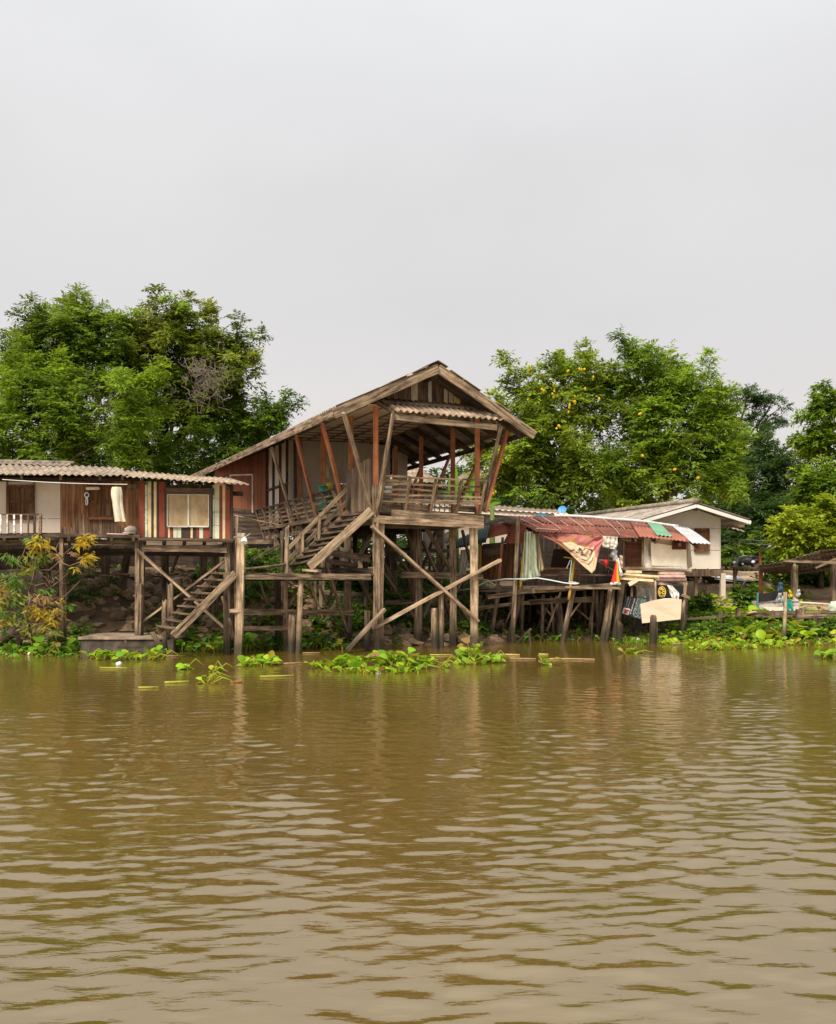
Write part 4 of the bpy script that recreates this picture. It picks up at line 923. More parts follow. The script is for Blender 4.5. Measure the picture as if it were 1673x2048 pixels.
bench = thing('wooden_bench', 'long low brown bench inside the rusty shack behind the curtains', 'bench', at(1120, 1165, 26.5))
for y, t in ((1137, 1), (1149, .9)): beam(bench, 'rail' if y < 1140 else 'seat', at(1083, y, 26.4), at(1160, y, 26.4), .25 if y > 1140 else .04, .05, M_redpost, 3, tone=t)
for x in (1085, 1157): beam(bench, 'leg', at(x, 1168, 26.4), at(x, 1136, 26.4), .05, .05, M_redpost, 2, tone=.8)
def rp(p, q, Y, w, mm=None, tone=1., rnd=True, nm='post'):
    a = at(*q, Y); b = at(*p, Y); g = min(ground_z(a.x, a.y), 0.15); d = b - a; k = (min(a.z, g) - .3 - a.z) / d.z; a = a + d * k
    return log(rusty, nm, a, b, w * .55, w * .46, mm or M_timber, 9, 8, .1, bow=.01, tone=tone, split=.02) if rnd else beam(rusty, nm, a, b, w, w, mm or M_timber, 7, .08, bow=.007, tone=tone, split=.02)
rp((1037, 1035), (1025, 1284), 24.8, .10, M_timber, 1.1, False)
for p, q, Y, w, t in (((1006, 1075), (988, 1240), 25.3, .08, .85), ((1000, 1170), (978, 1277), 25.4, .12, .85), ((985, 1180), (960, 1285), 25.6, .1, .6), ((1040, 1190), (1018, 1283), 25.2, .16, .7), ((1046, 1190), (1042, 1272), 25.6, .1, .8), ((1087, 1190), (1086, 1272), 25.7, .10, .9),
    ((1147, 1180), (1127, 1277), 25.2, .15, 1.05), ((1190, 1180), (1180, 1270), 26.2, .12, .8), ((1204, 1180), (1197, 1266), 26.3, .12, .75), ((1224, 1177), (1207, 1280), 25.4, .19, 1.05), ((1247, 1150), (1230, 1280), 25.3, .18, .6), ((1228, 1180), (1222, 1222), 25.2, .08, .9),
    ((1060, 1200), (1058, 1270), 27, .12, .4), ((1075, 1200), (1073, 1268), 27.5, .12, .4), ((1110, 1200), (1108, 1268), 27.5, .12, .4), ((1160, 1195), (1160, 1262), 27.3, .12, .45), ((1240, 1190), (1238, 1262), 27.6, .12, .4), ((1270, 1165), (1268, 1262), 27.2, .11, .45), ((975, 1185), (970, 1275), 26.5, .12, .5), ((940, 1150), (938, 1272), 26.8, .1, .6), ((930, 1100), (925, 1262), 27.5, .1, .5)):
    rp(p, q, Y, w, None, t)
for p, q, Y, t in (((1062, 1185), (1135, 1266), 25.9, .5), ((1100, 1205), (1078, 1260), 26.3, .5), ((1150, 1215), (1205, 1262), 26.2, .5), ((1075, 1220), (1105, 1258), 26.5, .5), ((940, 1185), (985, 1262), 26.2, .6), ((1035, 1285), (1062, 1258), 24.6, .9), ((1058, 1262), (1062, 1290), 24.6, .9), ((1210, 1200), (1245, 1262), 26.5, .45), ((960, 1190), (972, 1255), 26.0, .6)):
    pbr(rusty, p, q, Y, Y, .05, .09, None, t)
log(rusty, 'bamboo_post', at(1040, 1180, 25.05), at(1052, 1068, 25.05), .045, .04, M_bamboo, 8, 8, .05, tone=1); log(rusty, 'bamboo_post', at(1138, 1200, 25.0), at(1149, 1118, 25.0), .04, .035, M_bamboo, 8, 8, .05, tone=1.1); log(rusty, 'bamboo_post', at(957, 1178, 26.0), at(962, 1086, 26.0), .045, .04, M_bamboo, 8, 8, .05, tone=.7)
log(rusty, 'bamboo_post', at(1128, 1114, 25.0), at(1150, 1117, 25.0), .02, .02, M_bamboo, 3, 6); beam(rusty, 'red_post', at(999, 1160, 25.25), at(1004, 1088, 25.25), .06, .06, M_redwall, 4, tone=1.1)
for p, q, Y in (((1198, 1120), (1245, 1122), 25.3), ((1198, 1123), (1230, 1142), 25.4)): pbr(rusty, p, q, Y, Y, .04, .05, M_pale, .7, 'strut')
rp((1192, 1120), (1190, 1162), 25.6, .05, M_timber, .8)
for k in range(26):
    px = random.uniform(985, 1250); Yk = random.uniform(25.6, 28); sl = random.uniform(-9, 9)
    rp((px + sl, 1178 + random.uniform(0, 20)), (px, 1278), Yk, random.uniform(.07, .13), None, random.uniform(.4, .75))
for k in range(10):
    px = random.uniform(985, 1230); Yk = random.uniform(25.4, 27.5); pbr(rusty, (px, 1185 + random.uniform(0, 15)), (px + random.choice((-1, 1)) * random.uniform(18, 60), 1262), Yk, Yk, .045, .08, None, random.uniform(.45, .75))
for px, y0, y1, Yk in ((1250, 1170, 1240, 26.8), (1270, 1200, 1275, 26.4), (1328, 1240, 1275, 26.4), (1350, 1215, 1270, 26.8), (1300, 1245, 1275, 26.6)): rp((px, y0), (px - 3, y1), Yk, .1, None, .55)
# right room of the shack
m = MB(); planks(m, [at(1248, 1135, 25.75), at(1284, 1136, 25.85), at(1284, 1079, 25.85), at(1250, 1077, 25.75)], 9, .02, axis='h', tone=(.42, .6)); m.build('shutter', M_redwall, rusty)
for x in (1247, 1285): beam(rusty, 'stud', at(x, 1138, 25.7), at(x + 1, 1076, 25.7), .06, .07, M_timber, 3, tone=.8)
m = MB(); m.quad([at(1286, 1137, 25.85), at(1375, 1138, 26.2), at(1374, 1081, 26.2), at(1286, 1079, 25.85)], .03, (1.05, .98, .86)); m.build('panel_wall', M_white, rusty)
m = MB(); m.quad([at(1286, 1137, 25.82), at(1306, 1137, 25.9), at(1303, 1118, 25.9), at(1286, 1080, 25.82)], .02, (.85, .8, .7)); m.quad([at(1290, 1138, 25.8), at(1375, 1139, 26.1), at(1375, 1131, 26.1), at(1290, 1130, 25.8)], .03, (.8, .76, .68)); m.build('peeling_board', M_paint, rusty)
m = MB(); rect(m, 1298, 1088, 1300.5, 1112, 25.8, .02, (.25, .2, .16)); m.build('slot', M_paint, rusty)
m = MB(); m.quad([at(1304, 1131, 25.82), at(1374, 1133, 26.1), at(1373, 1096, 26.1), at(1302, 1084, 25.82)], .02, (1.1, .98, .78)); m.build('plastic_sheet_wall', M_cloth, rusty)
m = MB(); m.quad([at(1376, 1138, 26.2), at(1385, 1133, 28.5), at(1380, 1075, 28.5), at(1376, 1082, 26.2)], .03, (.7, .65, .55)); m.build('side_wall', M_white, rusty)
m = MB(); planks(m, [at(1245, 1141, 25.5), at(1378, 1142, 25.9), at(1378, 1139, 28.4), at(1245, 1138, 28.4)], 5, .05, axis='h'); m.build('deck', M_hboard, rusty)
for p, q, Y0, Y1, h, t, mm in (((1244, 1137), (1382, 1142), 25.45, 25.8, .09, 1.2, M_timber), ((1244, 1164), (1375, 1166), 25.6, 25.9, .10, .8, M_timber), ((1262, 1167), (1310, 1169), 25.5, 25.6, .10, 1.0, M_pale), ((1314, 1168), (1366, 1170), 25.5, 25.8, .09, 1.1, M_pale), ((1364, 1190), (1380, 1196), 25.4, 25.4, .07, 1.0, M_pale)):
    beam(rusty, 'beam', at(*p, Y0), at(*q, Y1), .08, h, mm, 5, .08, tone=t, split=.02)
rp((1311, 1163), (1314, 1274), 25.2, .055, M_pale, .9); rp((1371, 1165), (1364, 1270), 25.5, .13, M_timber, 1.0); rp((1374, 1190), (1370, 1250), 26.2, .1, M_timber, .7); rp((1290, 1165), (1288, 1262), 27.4, .1, M_timber, .4); rp((1340, 1165), (1340, 1255), 27.8, .1, M_timber, .4)
# loose timber stacked below the room: every plank a thing
for i, (p, q, Y, h, c) in enumerate((((1252, 1143), (1283, 1144), 25.3, .07, (.85, .66, .38)), ((1247, 1148), (1316, 1153), 25.3, .055, (.88, .70, .42)), ((1246, 1153), (1318, 1156), 25.35, .05, (.62, .46, .33)), ((1240, 1157), (1306, 1161), 25.25, .06, (.9, .72, .42)), ((1318, 1146), (1368, 1147), 25.5, .06, (.72, .5, .42)), ((1316, 1152), (1370, 1152), 25.5, .07, (.78, .52, .45)), ((1312, 1158), (1372, 1158), 25.55, .08, (.62, .40, .35)), ((1306, 1162), (1372, 1162), 25.6, .06, (.45, .3, .25)))):
    m = MB(); a, b = at(*p, Y), at(*q, Y); 
    for k in range(5): m.bar(lerp(a, b, k / 5), lerp(a, b, (k + 1) / 5) + up * random.uniform(-.004, .004), .14, h * random.uniform(.9, 1.05), tuple(v * random.uniform(.9, 1.05) for v in c))
    o = m.build('stored_plank', M_paint)
    tag(o, ('short pale yellow board topmost on the left of the stacked planks', 'long pale yellow plank second from the top of the left stack', 'brownish plank between the two yellow planks of the left stack', 'lowest pale yellow plank jutting left from the stack', 'topmost thin pinkish plank at the right of the stack', 'broad pink plank second from the top right of the stack', 'dusky red-brown plank third from the top right of the stack', 'dark brown plank lowest at the right of the stack')[i], 'plank', 'planks stacked under the shack room')
o = beam(None, 'hanging_board', at(1258, 1169, 25.2), at(1275, 1159, 25.2), .03, .11, M_ply, 3, tone=1.0); tag(o, 'short yellow offcut board hanging askew below the stacked planks', 'board')

# cloths, banner and the rest, hung on the shack
def hang(name, label, cat, L, Rr, Y, col, folds=5, amp=.07, nv=18, nu=28, ym=None):
    def fn(u, v):
        l, r = along2(L, v), along2(Rr, v); p = at(lerp(l[0], r[0], u), lerp(l[1], r[1], u), Y)
        p.y += amp * math.sin(u * folds * 6.28 + v * 1.3 + 1.2 * math.sin(v * 3 + folds)) * (.35 + .65 * v) + .02 * math.sin(u * 23 + v * 2) + .06 * mnoise.noise(Vector((u * 3, v * 4, folds))); return p
    mb = MB(); cloth(mb, fn, nu, nv, .012, col); o = mb.build(name, M_cloth, None, True); return tag(o, label, cat)
def along2(P, f): f *= len(P) - 1; i = min(int(f), len(P) - 2); g = f - i; return (lerp(P[i][0], P[i + 1][0], g), lerp(P[i][1], P[i + 1][1], g))
def fl(u, v):
    k = mnoise.noise(Vector((u * 18, v * 26, 2))); c = (.48, .58, .42); return tuple(q * (.85 + .3 * math.sin(u * 31)) for q in c) if k < .35 else (.62, .48, .40)
hang('green_curtain', 'pale green flowered curtain hanging to the floor at the left of the shack', 'curtain', [(1050, 1064), (1048, 1100), (1046, 1140), (1042, 1164)], [(1072, 1062), (1073, 1100), (1076, 1135), (1083, 1152)], 24.95, fl, 3.2, .07)
hang('cream_curtain', 'narrow cream curtain hanging beside the green flowered curtain', 'curtain', [(1072, 1068), (1074, 1100), (1073, 1150)], [(1079, 1076), (1083, 1110), (1089, 1138)], 25.15, lambda u, v: (.62, .50, .32), 2.2, .05)
def ban(u, v):
    top_ = (lerp(1072, 1207, u), lerp(1063, 1073, u)); w = u
    low = along2([(1076, 1067), (1110, 1085), (1140, 1107), (1150, 1118), (1168, 1134), (1182, 1147), (1188, 1140), (1195, 1110), (1204, 1088)], u)
    v2 = v; p = at(lerp(top_[0], low[0], v2), lerp(top_[1], low[1], v2), 24.75); p.y += .07 * math.sin(u * 9 + v * 4) * v - .12 * v * math.sin(math.pi * u) + .03 * math.sin(v * 14 + u * 6) * v + .10 * mnoise.noise(Vector((u * 5, v * 4, 3))) + .035 * mnoise.noise(Vector((u * 14 + v * 9, v * 5, 8))); return p
LN = [[(.45, .62), (.50, .55), (.55, .60), (.60, .52), (.66, .58)], [(.50, .75), (.58, .70), (.66, .66), (.74, .60), (.80, .50)], [(.55, .45), (.57, .38), (.60, .46), (.57, .52)], [(.42, .80), (.50, .84), (.58, .80), (.68, .76), (.78, .70)], [(.62, .42), (.68, .36), (.76, .42), (.78, .52), (.72, .56)], [(.36, .70), (.42, .60), (.46, .52)]]
def bcol(u, v):
    d = 9
    for P in LN:
        for i in range(len(P) - 1):
            a, b = Vector(P[i]), Vector(P[i + 1]); q = Vector((u, v)); t = max(0, min(1, (q - a).dot(b - a) / (b - a).length_squared)); d = min(d, (q - a - (b - a) * t).length)
    edge = .36 + .07 * math.sin(u * 9) + .06 * mnoise.noise(Vector((u * 5, v * 5, 7)))
    if v < edge * (1.0 if u < .83 else 3) or u > .86 or u < .28:
        k = mnoise.noise(Vector((u * 7, v * 5, 1)))
        c = (.46, .17, .15) if k < .22 else (.44, .23, .09)
        if u > .84 and v > .2: c = (.56, .19, .20)
        return c
    if d < .013: return (.09, .07, .06)
    return lerp(Vector((.78, .58, .40)), Vector((.66, .44, .27)), max(0, v - .6) * 2) * (1 + .12 * mnoise.noise(Vector((u * 9, v * 9, 3))))
m = MB(); cloth(m, ban, 90, 60, .012, lambda u, v: tuple(bcol(u, v))); o = m.build('torn_banner', M_cloth, None, True); tag(o, 'torn pink and cream printed banner sagging from the rusty roof edge', 'banner')
hang('white_rag', 'dirty white cloth patch hanging under the rusty eave beside the banner', 'cloth', [(1206, 1072), (1204, 1086), (1206, 1094)], [(1236, 1074), (1235, 1090), (1230, 1099)], 24.95, lambda u, v: (.62, .58, .50), 2, .04)
m = MB(); m.blob(at(1228, 1107, 25.1), (.09, .08, .15), 5, .4, (.5, .5, .52), 14, 10); m.blob(at(1231, 1116, 25.1), (.07, .07, .08), 6, .4, (.55, .55, .56)); o = m.build('plastic_bag', M_plastic, None, True); tag(o, 'grey crumpled plastic bag hanging at the right end of the open room', 'bag')
m = MB()
for j in range(8):
    pass
m.blob(at(1212, 1125, 25.2), (.075, .075, .09), 2, .02, (.75, .02, .03), 14, 10); m.tube([at(1212, 1117, 25.2), at(1210, 1112, 25.2)], .01, n=5, col=(.3, .02, .02)); m.tube([at(1213, 1133, 25.2), at(1213, 1138, 25.2)], .012, n=5, col=(.6, .02, .03)); o = m.build('red_lantern', M_plastic, None, True); tag(o, 'small round red lantern hanging in the open shack', 'lantern')
par = thing('folded_parasol', 'folded red and yellow parasol standing at the right corner of the open room', 'parasol', at(1232, 1168, 25.0))
def cone(mb, fr, to, col):
    P0, P1 = at(1234, 1122, 25.0), at(1231.5, 1166, 25.0); n = 8; vs = []; fs = []
    for j in range(7):
        f = j / 6; c = lerp(P0, P1, f); r = .02 + .095 * f ** 1.2
        for i in range(n + 1):
            a = lerp(fr, to, i / n); rr = r * (1 + .12 * math.cos(a * 8)); vs.append(c + Vector((math.cos(a) * rr, -math.sin(a) * rr, 0)))
    for j in range(6):
        for i in range(n): k = j * (n + 1) + i; fs.append((k, k + n + 1, k + n + 2, k + 1))
    mb.add(vs, fs, col)
m = MB(); cone(m, math.pi / 2, math.pi * 1.5, (.72, .05, .03)); m.build('red_panel', M_cloth, par, True)
m = MB(); cone(m, -math.pi / 2, math.pi / 2, (.80, .50, .04)); m.build('yellow_panel', M_cloth, par, True)
m = MB(); m.tube([at(1234, 1118, 25), at(1231, 1172, 25)], .02, n=6, col=(.7, .7, .68)); m.tube([at(1222, 1168, 25), at(1233, 1166, 24.9), at(1240, 1168, 25)], .04, n=6, col=(.8, .75, .7)); m.build('pole', M_plastic, par)
hang('white_towel', 'long white cloth hanging behind the folded parasol', 'cloth', [(1233, 1116), (1236, 1140), (1241, 1155)], [(1238, 1116), (1243, 1140), (1247, 1150)], 25.1, lambda u, v: (.8, .78, .76), 1.5, .04)
hang('yellow_rag', 'pale peach cloth hung on the post beside the dark red shutter', 'cloth', [(1240, 1110), (1239, 1135)], [(1246, 1112), (1246, 1136)], 25.25, lambda u, v: (.72, .55, .40), 1.2, .04)
hang('white_drape', 'creased white sheet hung in the left side opening of the rusty shack', 'cloth', [(922, 1100), (918, 1148)], [(944, 1098), (930, 1150)], 26.3, lambda u, v: (.66, .62, .56), 3, .07)
m = MB(); m.tube([at(*p, Y) for p, Y in (((915, 1181), 26.0), ((945, 1177), 25.6), ((975, 1163), 25.2), ((1010, 1158), 24.8), ((1050, 1158), 24.7), ((1075, 1156), 24.6), ((1100, 1160), 24.5), ((1130, 1166), 24.5), ((1152, 1168), 24.4), ((1158, 1167), 24.4), ((1150, 1165), 24.5), ((1138, 1164), 24.6))], .017, n=6, col=(.72, .80, .80)); o = m.build('water_hose', M_plastic, None, True); tag(o, 'pale blue-white hose looping along the edge of the shack deck', 'hose')
m = MB(); m.tube([at(1139, 1163, 24.8), at(1144, 1119, 24.8)], .013, n=5, col=(.35, .55, .5)); m.tube([at(1141, 1120, 24.8), at(1134, 1137, 24.9)], .011, n=5, col=(.6, .6, .55)); o = m.build('green_pipe', M_plastic); tag(o, 'thin pale green pipe standing beside the yellow bamboo post', 'pipe')
# panels under the room
o = None; m = MB(); m.quad([at(1285, 1246.5, 25.05), at(1361.5, 1238.5, 25.15), at(1364, 1199, 25.15), at(1345, 1196.5, 25.1), at(1330, 1197, 25.1), at(1311, 1200, 25.05), at(1281, 1208, 25.05)], .02); o = m.build('hardboard_panel', M_ply); tag(o, 'large cream hardboard panel hung on the posts below the shack room', 'panel')
tp = thing('campaign_poster', 'dark printed poster turned on its side with a red 14 in a white box', 'poster', at(1262, 1240, 25.6))
pc = [at(1242, 1227, 25.55), at(1282, 1239, 25.5), at(1296, 1196, 25.5), at(1252, 1192, 25.55)]
PB = lambda u, v, d=0: bil(pc, u, v) - Vector((0, d, 0))
m = MB(); m.quad([PB(0, 0), PB(1, 0), PB(1, 1), PB(0, 1)], .015, (.018, .018, .02)); m.build('sheet', M_plastic, tp)
m = MB(); m.quad([PB(.06, .04, .008), PB(.36, .04, .008), PB(.36, .36, .008), PB(.06, .36, .008)], .004, (.8, .8, .78)); m.build('white_box', M_plastic, tp)
m = MB()
def stroke(pts, w=.02, col=(.55, .02, .03), d=.014): m.tube([PB(*p, d) for p in pts], w, n=5, col=col)
stroke([(.12, .25), (.31, .25)], .026); stroke([(.27, .29), (.31, .25)], .02); stroke([(.12, .125), (.31, .125), (.18, .19), (.18, .07)], .022)
m.build('numeral', M_plastic, tp)
m = MB(); rr = random.Random(3)
for u0 in (.12, .22, .40, .53):
    v = .42 if u0 < .38 else .1
    while v < .92:
        dv = rr.uniform(.03, .05); w = .07 if u0 > .38 else .035
        pts = [(u0 + rr.uniform(0, w), v + rr.uniform(0, dv)) for _ in range(4)]; stroke(pts, .011 if u0 > .38 else .006, (.6, .6, .58), .012); v += dv * 1.4
m.build('lettering', M_plastic, tp)
def pcol(u, v):
    k = mnoise.noise(Vector((u * 6, v * 6, 5))); return (.05, .30, .22) if k > .25 else ((.25, .06, .08) if k < -.25 else ((.03, .03, .05) if k < .05 else (.2, .34, .36)))
m = MB(); cloth(m, lambda u, v: PB(lerp(.62, .99, u), lerp(.03, .97, v), .006), 16, 16, .003, pcol); m.build('picture', M_plastic, tp)
hang('grey_tarpaulin', 'grey plastic sheet sagging below the planks left of the thin pole', 'tarpaulin', [(1272, 1168), (1276, 1185), (1285, 1205)], [(1307, 1168), (1310, 1188), (1311, 1203)], 25.6, lambda u, v: (.45, .42, .38) if u < .75 else (.7, .62, .56), 2.5, .06)
bs = thing('black_banner', 'black printed sheet with a round yellow emblem above the hardboard panel', 'banner', at(1335, 1200, 25.4))
m = MB(); cloth(m, lambda u, v: at(lerp(1314, 1366, u), lerp(1170, 1202, v), 25.4 + .03 * math.sin(u * 8)), 16, 10, .012, lambda u, v: (.02, .019, .018)); m.build('sheet', M_cloth, bs, True)
m = MB()
EC = lambda a, r: at(1324.5 + math.sin(a) * 7.3 * r, 1184.5 - math.cos(a) * 10.5 * r, 25.33)
m.tube([EC(a * .36, 1) for a in range(-7, 8)], .016, n=5, col=(.66, .45, .12))
for q in ([(1318, 1187), (1320, 1183), (1323, 1185), (1321, 1188), (1318, 1187)], [(1325, 1186), (1326, 1183), (1330, 1183), (1330, 1187), (1326, 1188), (1325, 1186)], [(1321, 1180), (1324, 1177), (1328, 1180)], [(1322, 1178), (1326, 1181)]): m.tube([at(*p, 25.33) for p in q], .02, n=5, col=(.72, .47, .05))
for y in (1191, 1194): m.tube([at(1320, y, 25.33), at(1330, y, 25.33)], .008, n=4, col=(.6, .5, .3))
m.build('emblem', M_plastic, bs)
hang('white_plastic', 'bright white plastic scrap hanging over the black sheet', 'plastic sheet', [(1335, 1170), (1340, 1185), (1345, 1199)], [(1345, 1172), (1358, 1186), (1357, 1200)], 25.3, lambda u, v: (.85, .84, .82), 1.6, .04)
sg = MB(); sg.quad([at(1345, 1099, 25.95), at(1373, 1099, 26.0), at(1373, 1084, 26.0), at(1346, 1082, 25.95)], .02, (.16, .035, .035)); o = sg.build('small_sign', M_sheet); tag(o, 'small dark red board on the pale wall under the silver roof sheet', 'sign board')
stub(1240, 1246, 1240, 1288, 24.5, .16, 'dark stub post in the water left of the hardboard panel', M_dark, 1.2); stub(1307.5, 1234, 1307, 1288, 24.6, .17, 'dark stub post standing before the hardboard panel', M_dark, 1.3)

# ---------------------------------------------------------------- cream house at the right
M_trim = mat('white_trim', (.66, .62, .57), (.76, .73, .68), (3, 3, 3), bump=.05, rnd=None)
M_ivory = mat('ivory_panel', (.66, .58, .49), (.78, .70, .60), (1.2, 1.2, .5), 1.0, .3, .7, stain=(.46, .37, .28), stain_scale=.7, stain_amt=.45, bump=.06, rnd=None)
def gable_house(name, label, Y, ax, ay, lx, ly, rx, ry, depth, vpx, wall, over, roofmat, wallmat, barge=None):
    th = math.atan((CX - vpx) / F); d = Vector((-math.sin(th), math.cos(th), 0))
    A, Lc, Rc = at(ax, ay, Y), at(lx, ly, Y), at(rx, ry, Y)
    root = thing(name, label, 'house', (A.x, A.y, 0))
    for P in (Lc, Rc):
        mb = MB()
        q = [P, P + d * depth, A + d * depth, A]
        if P is Rc: q = [P + d * depth, P, A, A + d * depth]
        corrug(mb, [v + up * .05 for v in q], .2, .02, .01, 3, (1.1, 1.15, 1.2), 6, flip=-1 if P is Lc else -1); mb.build('roof', roofmat, root, True)
        beam(root, 'barge_board', A - up * .06 - d * .03, P - up * .06 - d * .03, .04, .10, barge or M_trim, 4, tone=.95)
        beam(root, 'eave_board', P - up * .04, P + d * depth - up * .04, .04, .12, barge or M_white, 4, tone=1.0)
    mb = MB(); mb.tube([A + up * .1 - d * .05, A + d * depth + up * .1], .09, n=8, col=(1, 1, 1)); mb.build('ridge_cap', roofmat, root, True)
    return root, d, A, Lc, Rc
cream, cd, cA, cL, cR = gable_house('cream_house', 'cream panelled stilt house with grey gabled roof and brown shutter behind the rusty shack', 29, 1393, 1008, 1272, 1043, 1501, 1042, 8.5, 300, None, 0, M_roof, M_white)
W0 = 29.7; xl_, xr_ = 1283, 1442
m = MB()
m.quad([at(xl_, 1100, W0), at(xr_, 1100, W0), at(xr_, 1057, W0), at(xl_, 1057, W0)], .04); m.quad([at(xl_, 1138, W0), at(xr_, 1138, W0), at(xr_, 1101, W0), at(xl_, 1101, W0)], .04)
m.quad([at(xl_, 1056.3, W0), at(xr_, 1056.3, W0), at(xr_, 1037, W0), at(1393, 1018, W0), at(xl_, 1046, W0)], .04, (.97, .97, .97)); m.build('gable_wall', M_ivory, cream)
sw = at(xr_, 1138, W0); m = MB(); h0, h1 = sw.z, at(xr_, 1037, W0).z
m.quad([sw, sw + cd * 7, Vector((0, 0, h1 - h0)) + sw + cd * 7, sw + Vector((0, 0, h1 - h0))], .04, (.9, .9, .9)); m.build('side_wall', M_ivory, cream)
shutters(cream, 1390, 1058, 1418, 1102, W0 - .03)
m = MB(); corrug(m, [at(1456, 1055, 29.9), at(1491, 1064, 29.5), at(1482, 1059, 32), at(1452, 1050, 32)], .16, .014, .008, 2, (1, 1, 1), 6); m.build('side_awning', M_roof, cream, True)
beam(cream, 'bracket', at(1444, 1053, 29.8), at(1489, 1052, 29.8), .05, .08, M_boards, 2); beam(cream, 'bracket', at(1393, 1016, 29.2), at(1393, 1019, 29.8), .08, .1, M_boards, 2)
beam(cream, 'floor_beam', at(1284, 1146, W0 - .02), at(1443, 1146, W0 - .02), .1, .2, M_boards, 5, tone=.75)
for k in range(7): beam(cream, 'joist', at(1290 + k * 25, 1140, W0), at(1280 + k * 24, 1140, W0 + 5), .08, .1, M_dark, 2)
def gpost(par, px, y0, Y, w, mm, tone=1, nm='stilt'):
    a = at(px, y0, Y); g = ground_z(a.x, a.y) - .2; return beam(par, nm, Vector((a.x, a.y, g)), a, w, w, mm, 5, .04, bow=.003, tone=tone)
gpost(cream, 1446, 1146, W0 - .05, .14, M_white, .85); gpost(cream, 1445, 1138, W0 + .1, .05, M_boards); gpost(cream, 1392, 1148, W0 + .3, .1, M_pale, .9); gpost(cream, 1408, 1148, W0 + 3, .1, M_timber); gpost(cream, 1340, 1148, W0 + .2, .12, M_pale, .7); gpost(cream, 1402, 1148, W0 + 4, .12, M_timber, .7); gpost(cream, 1290, 1148, W0 + .2, .12, M_pale, .6)
m = MB(); m.quad([at(1290, 1200, 33), at(1400, 1200, 33), at(1400, 1146, 33), at(1290, 1146, 33)], .03, (.5, .5, .5)); m.build('rear_boards', M_dark, cream)
for p, q in (((1378, 1158), (1404, 1159)), ((1380, 1176), (1396, 1178))): beam(cream, 'rail', at(*p, 30), at(*q, 30), .03, .04, M_pale, 2)
m = MB(); m.tube([at(1449, 1090, 29.6), at(1470, 1101, 31), at(1492, 1113, 33)], .012, n=4, col=(.45, .5, .4)); o = m.build('guy_wire', M_plastic); tag(o, 'thin pale wire slanting from the cream house corner down to the plank shelf', 'wire')

for k, (y0, y1, lab) in enumerate(((1075, 1080, 'upper thin dark cable running from the cream house into the right trees'), (1082, 1088, 'lower thin dark cable running from the cream house into the right trees'))):
    m = MB(); m.tube([at(lerp(1445, 1700, f / 10), lerp(y0, y1, f / 10) + 6 * math.sin(math.pi * f / 10), 30.2) for f in range(11)], .012, n=4, col=(.12, .13, .12)); o = m.build('cable', M_plastic); tag(o, lab, 'cable', 'cables at the cream house')
# white building behind the tall house
back = thing('white_building', 'low white building with a grey sheet roof partly hidden behind the tall stilt house', 'building', at(1000, 1140, 34)); back.location.z = 0
m = MB(); m.quad([at(840, 1110, 33.4), at(985, 1108, 33.6), at(1134, 1100, 34), at(1134, 1036, 34), at(985, 1026, 33.6), at(840, 1016, 33.4)], .05, (.9, .9, .92)); m.build('wall', M_white, back)
beam(back, 'fascia', at(830, 1014, 33.0), at(1136, 1033, 33.6), .05, .2, M_white, 5, tone=1.35, bow=0)
m = MB(); corrug(m, [at(828, 1009, 32.9), at(1137, 1029, 33.5), at(1128, 1018, 38), at(840, 1000, 38)], .22, .02, .01, 3, (.9, .88, .85), 6); m.build('roof', M_roof, back, True)
m = MB(); corrug(m, [at(853, 1096, 31.2), at(902, 1084, 31.2), at(906, 1058, 33.3), at(880, 1072, 33.3)], .15, .015, .008, 2, (.25, .24, .23), 6); m.build('porch_roof', M_roof, back, True)
for x in (860, 897): gpost(back, x, 1090, 31.4, .09, M_dark, 1.2, 'post')
dish = thing('satellite_dish', 'small bright blue satellite dish on the roof of the white building', 'satellite dish', at(1125, 1030, 34.2))
m = MB(); c = at(1125, 1020, 34.0); ax_ = Vector((-.35, -.85, .38)).normalized(); u_ = ax_.cross(up).normalized(); v_ = ax_.cross(u_); vs = []; fs = []
for j in range(5):
    r = .155 * j / 4
    for i in range(18): vs.append(c + u_ * (math.cos(i * .349) * r) + v_ * (math.sin(i * .349) * r) + ax_ * (r * r * 1.2))
for j in range(4):
    for i in range(18): fs.append((j * 18 + i, j * 18 + (i + 1) % 18, j * 18 + 18 + (i + 1) % 18, j * 18 + 18 + i))
m.add(vs, fs, (.05, .30, .72)); m.build('reflector', M_plastic, dish, True)
m = MB(); m.tube([c, c - ax_ * .1, at(1127, 1033, 34.2)], .018, n=6, col=(.3, .3, .3)); m.tube([c + v_ * .14, c + ax_ * .16 + v_ * .02], .01, n=5, col=(.1, .3, .6)); m.build('mount', M_plastic, dish)
m = MB(); cloth(m, lambda u, v: at(lerp(1069, 1100, u), lerp(1035, 1026 + 6 * (2 * u - 1) ** 2, v), 29 + v) , 14, 8, .03, lambda u, v: (.03, .13, .22)); o = m.build('blue_tarpaulin', M_cloth, None, True); tag(o, 'folded dark blue tarpaulin lying above the rusty roof ridge', 'tarpaulin')

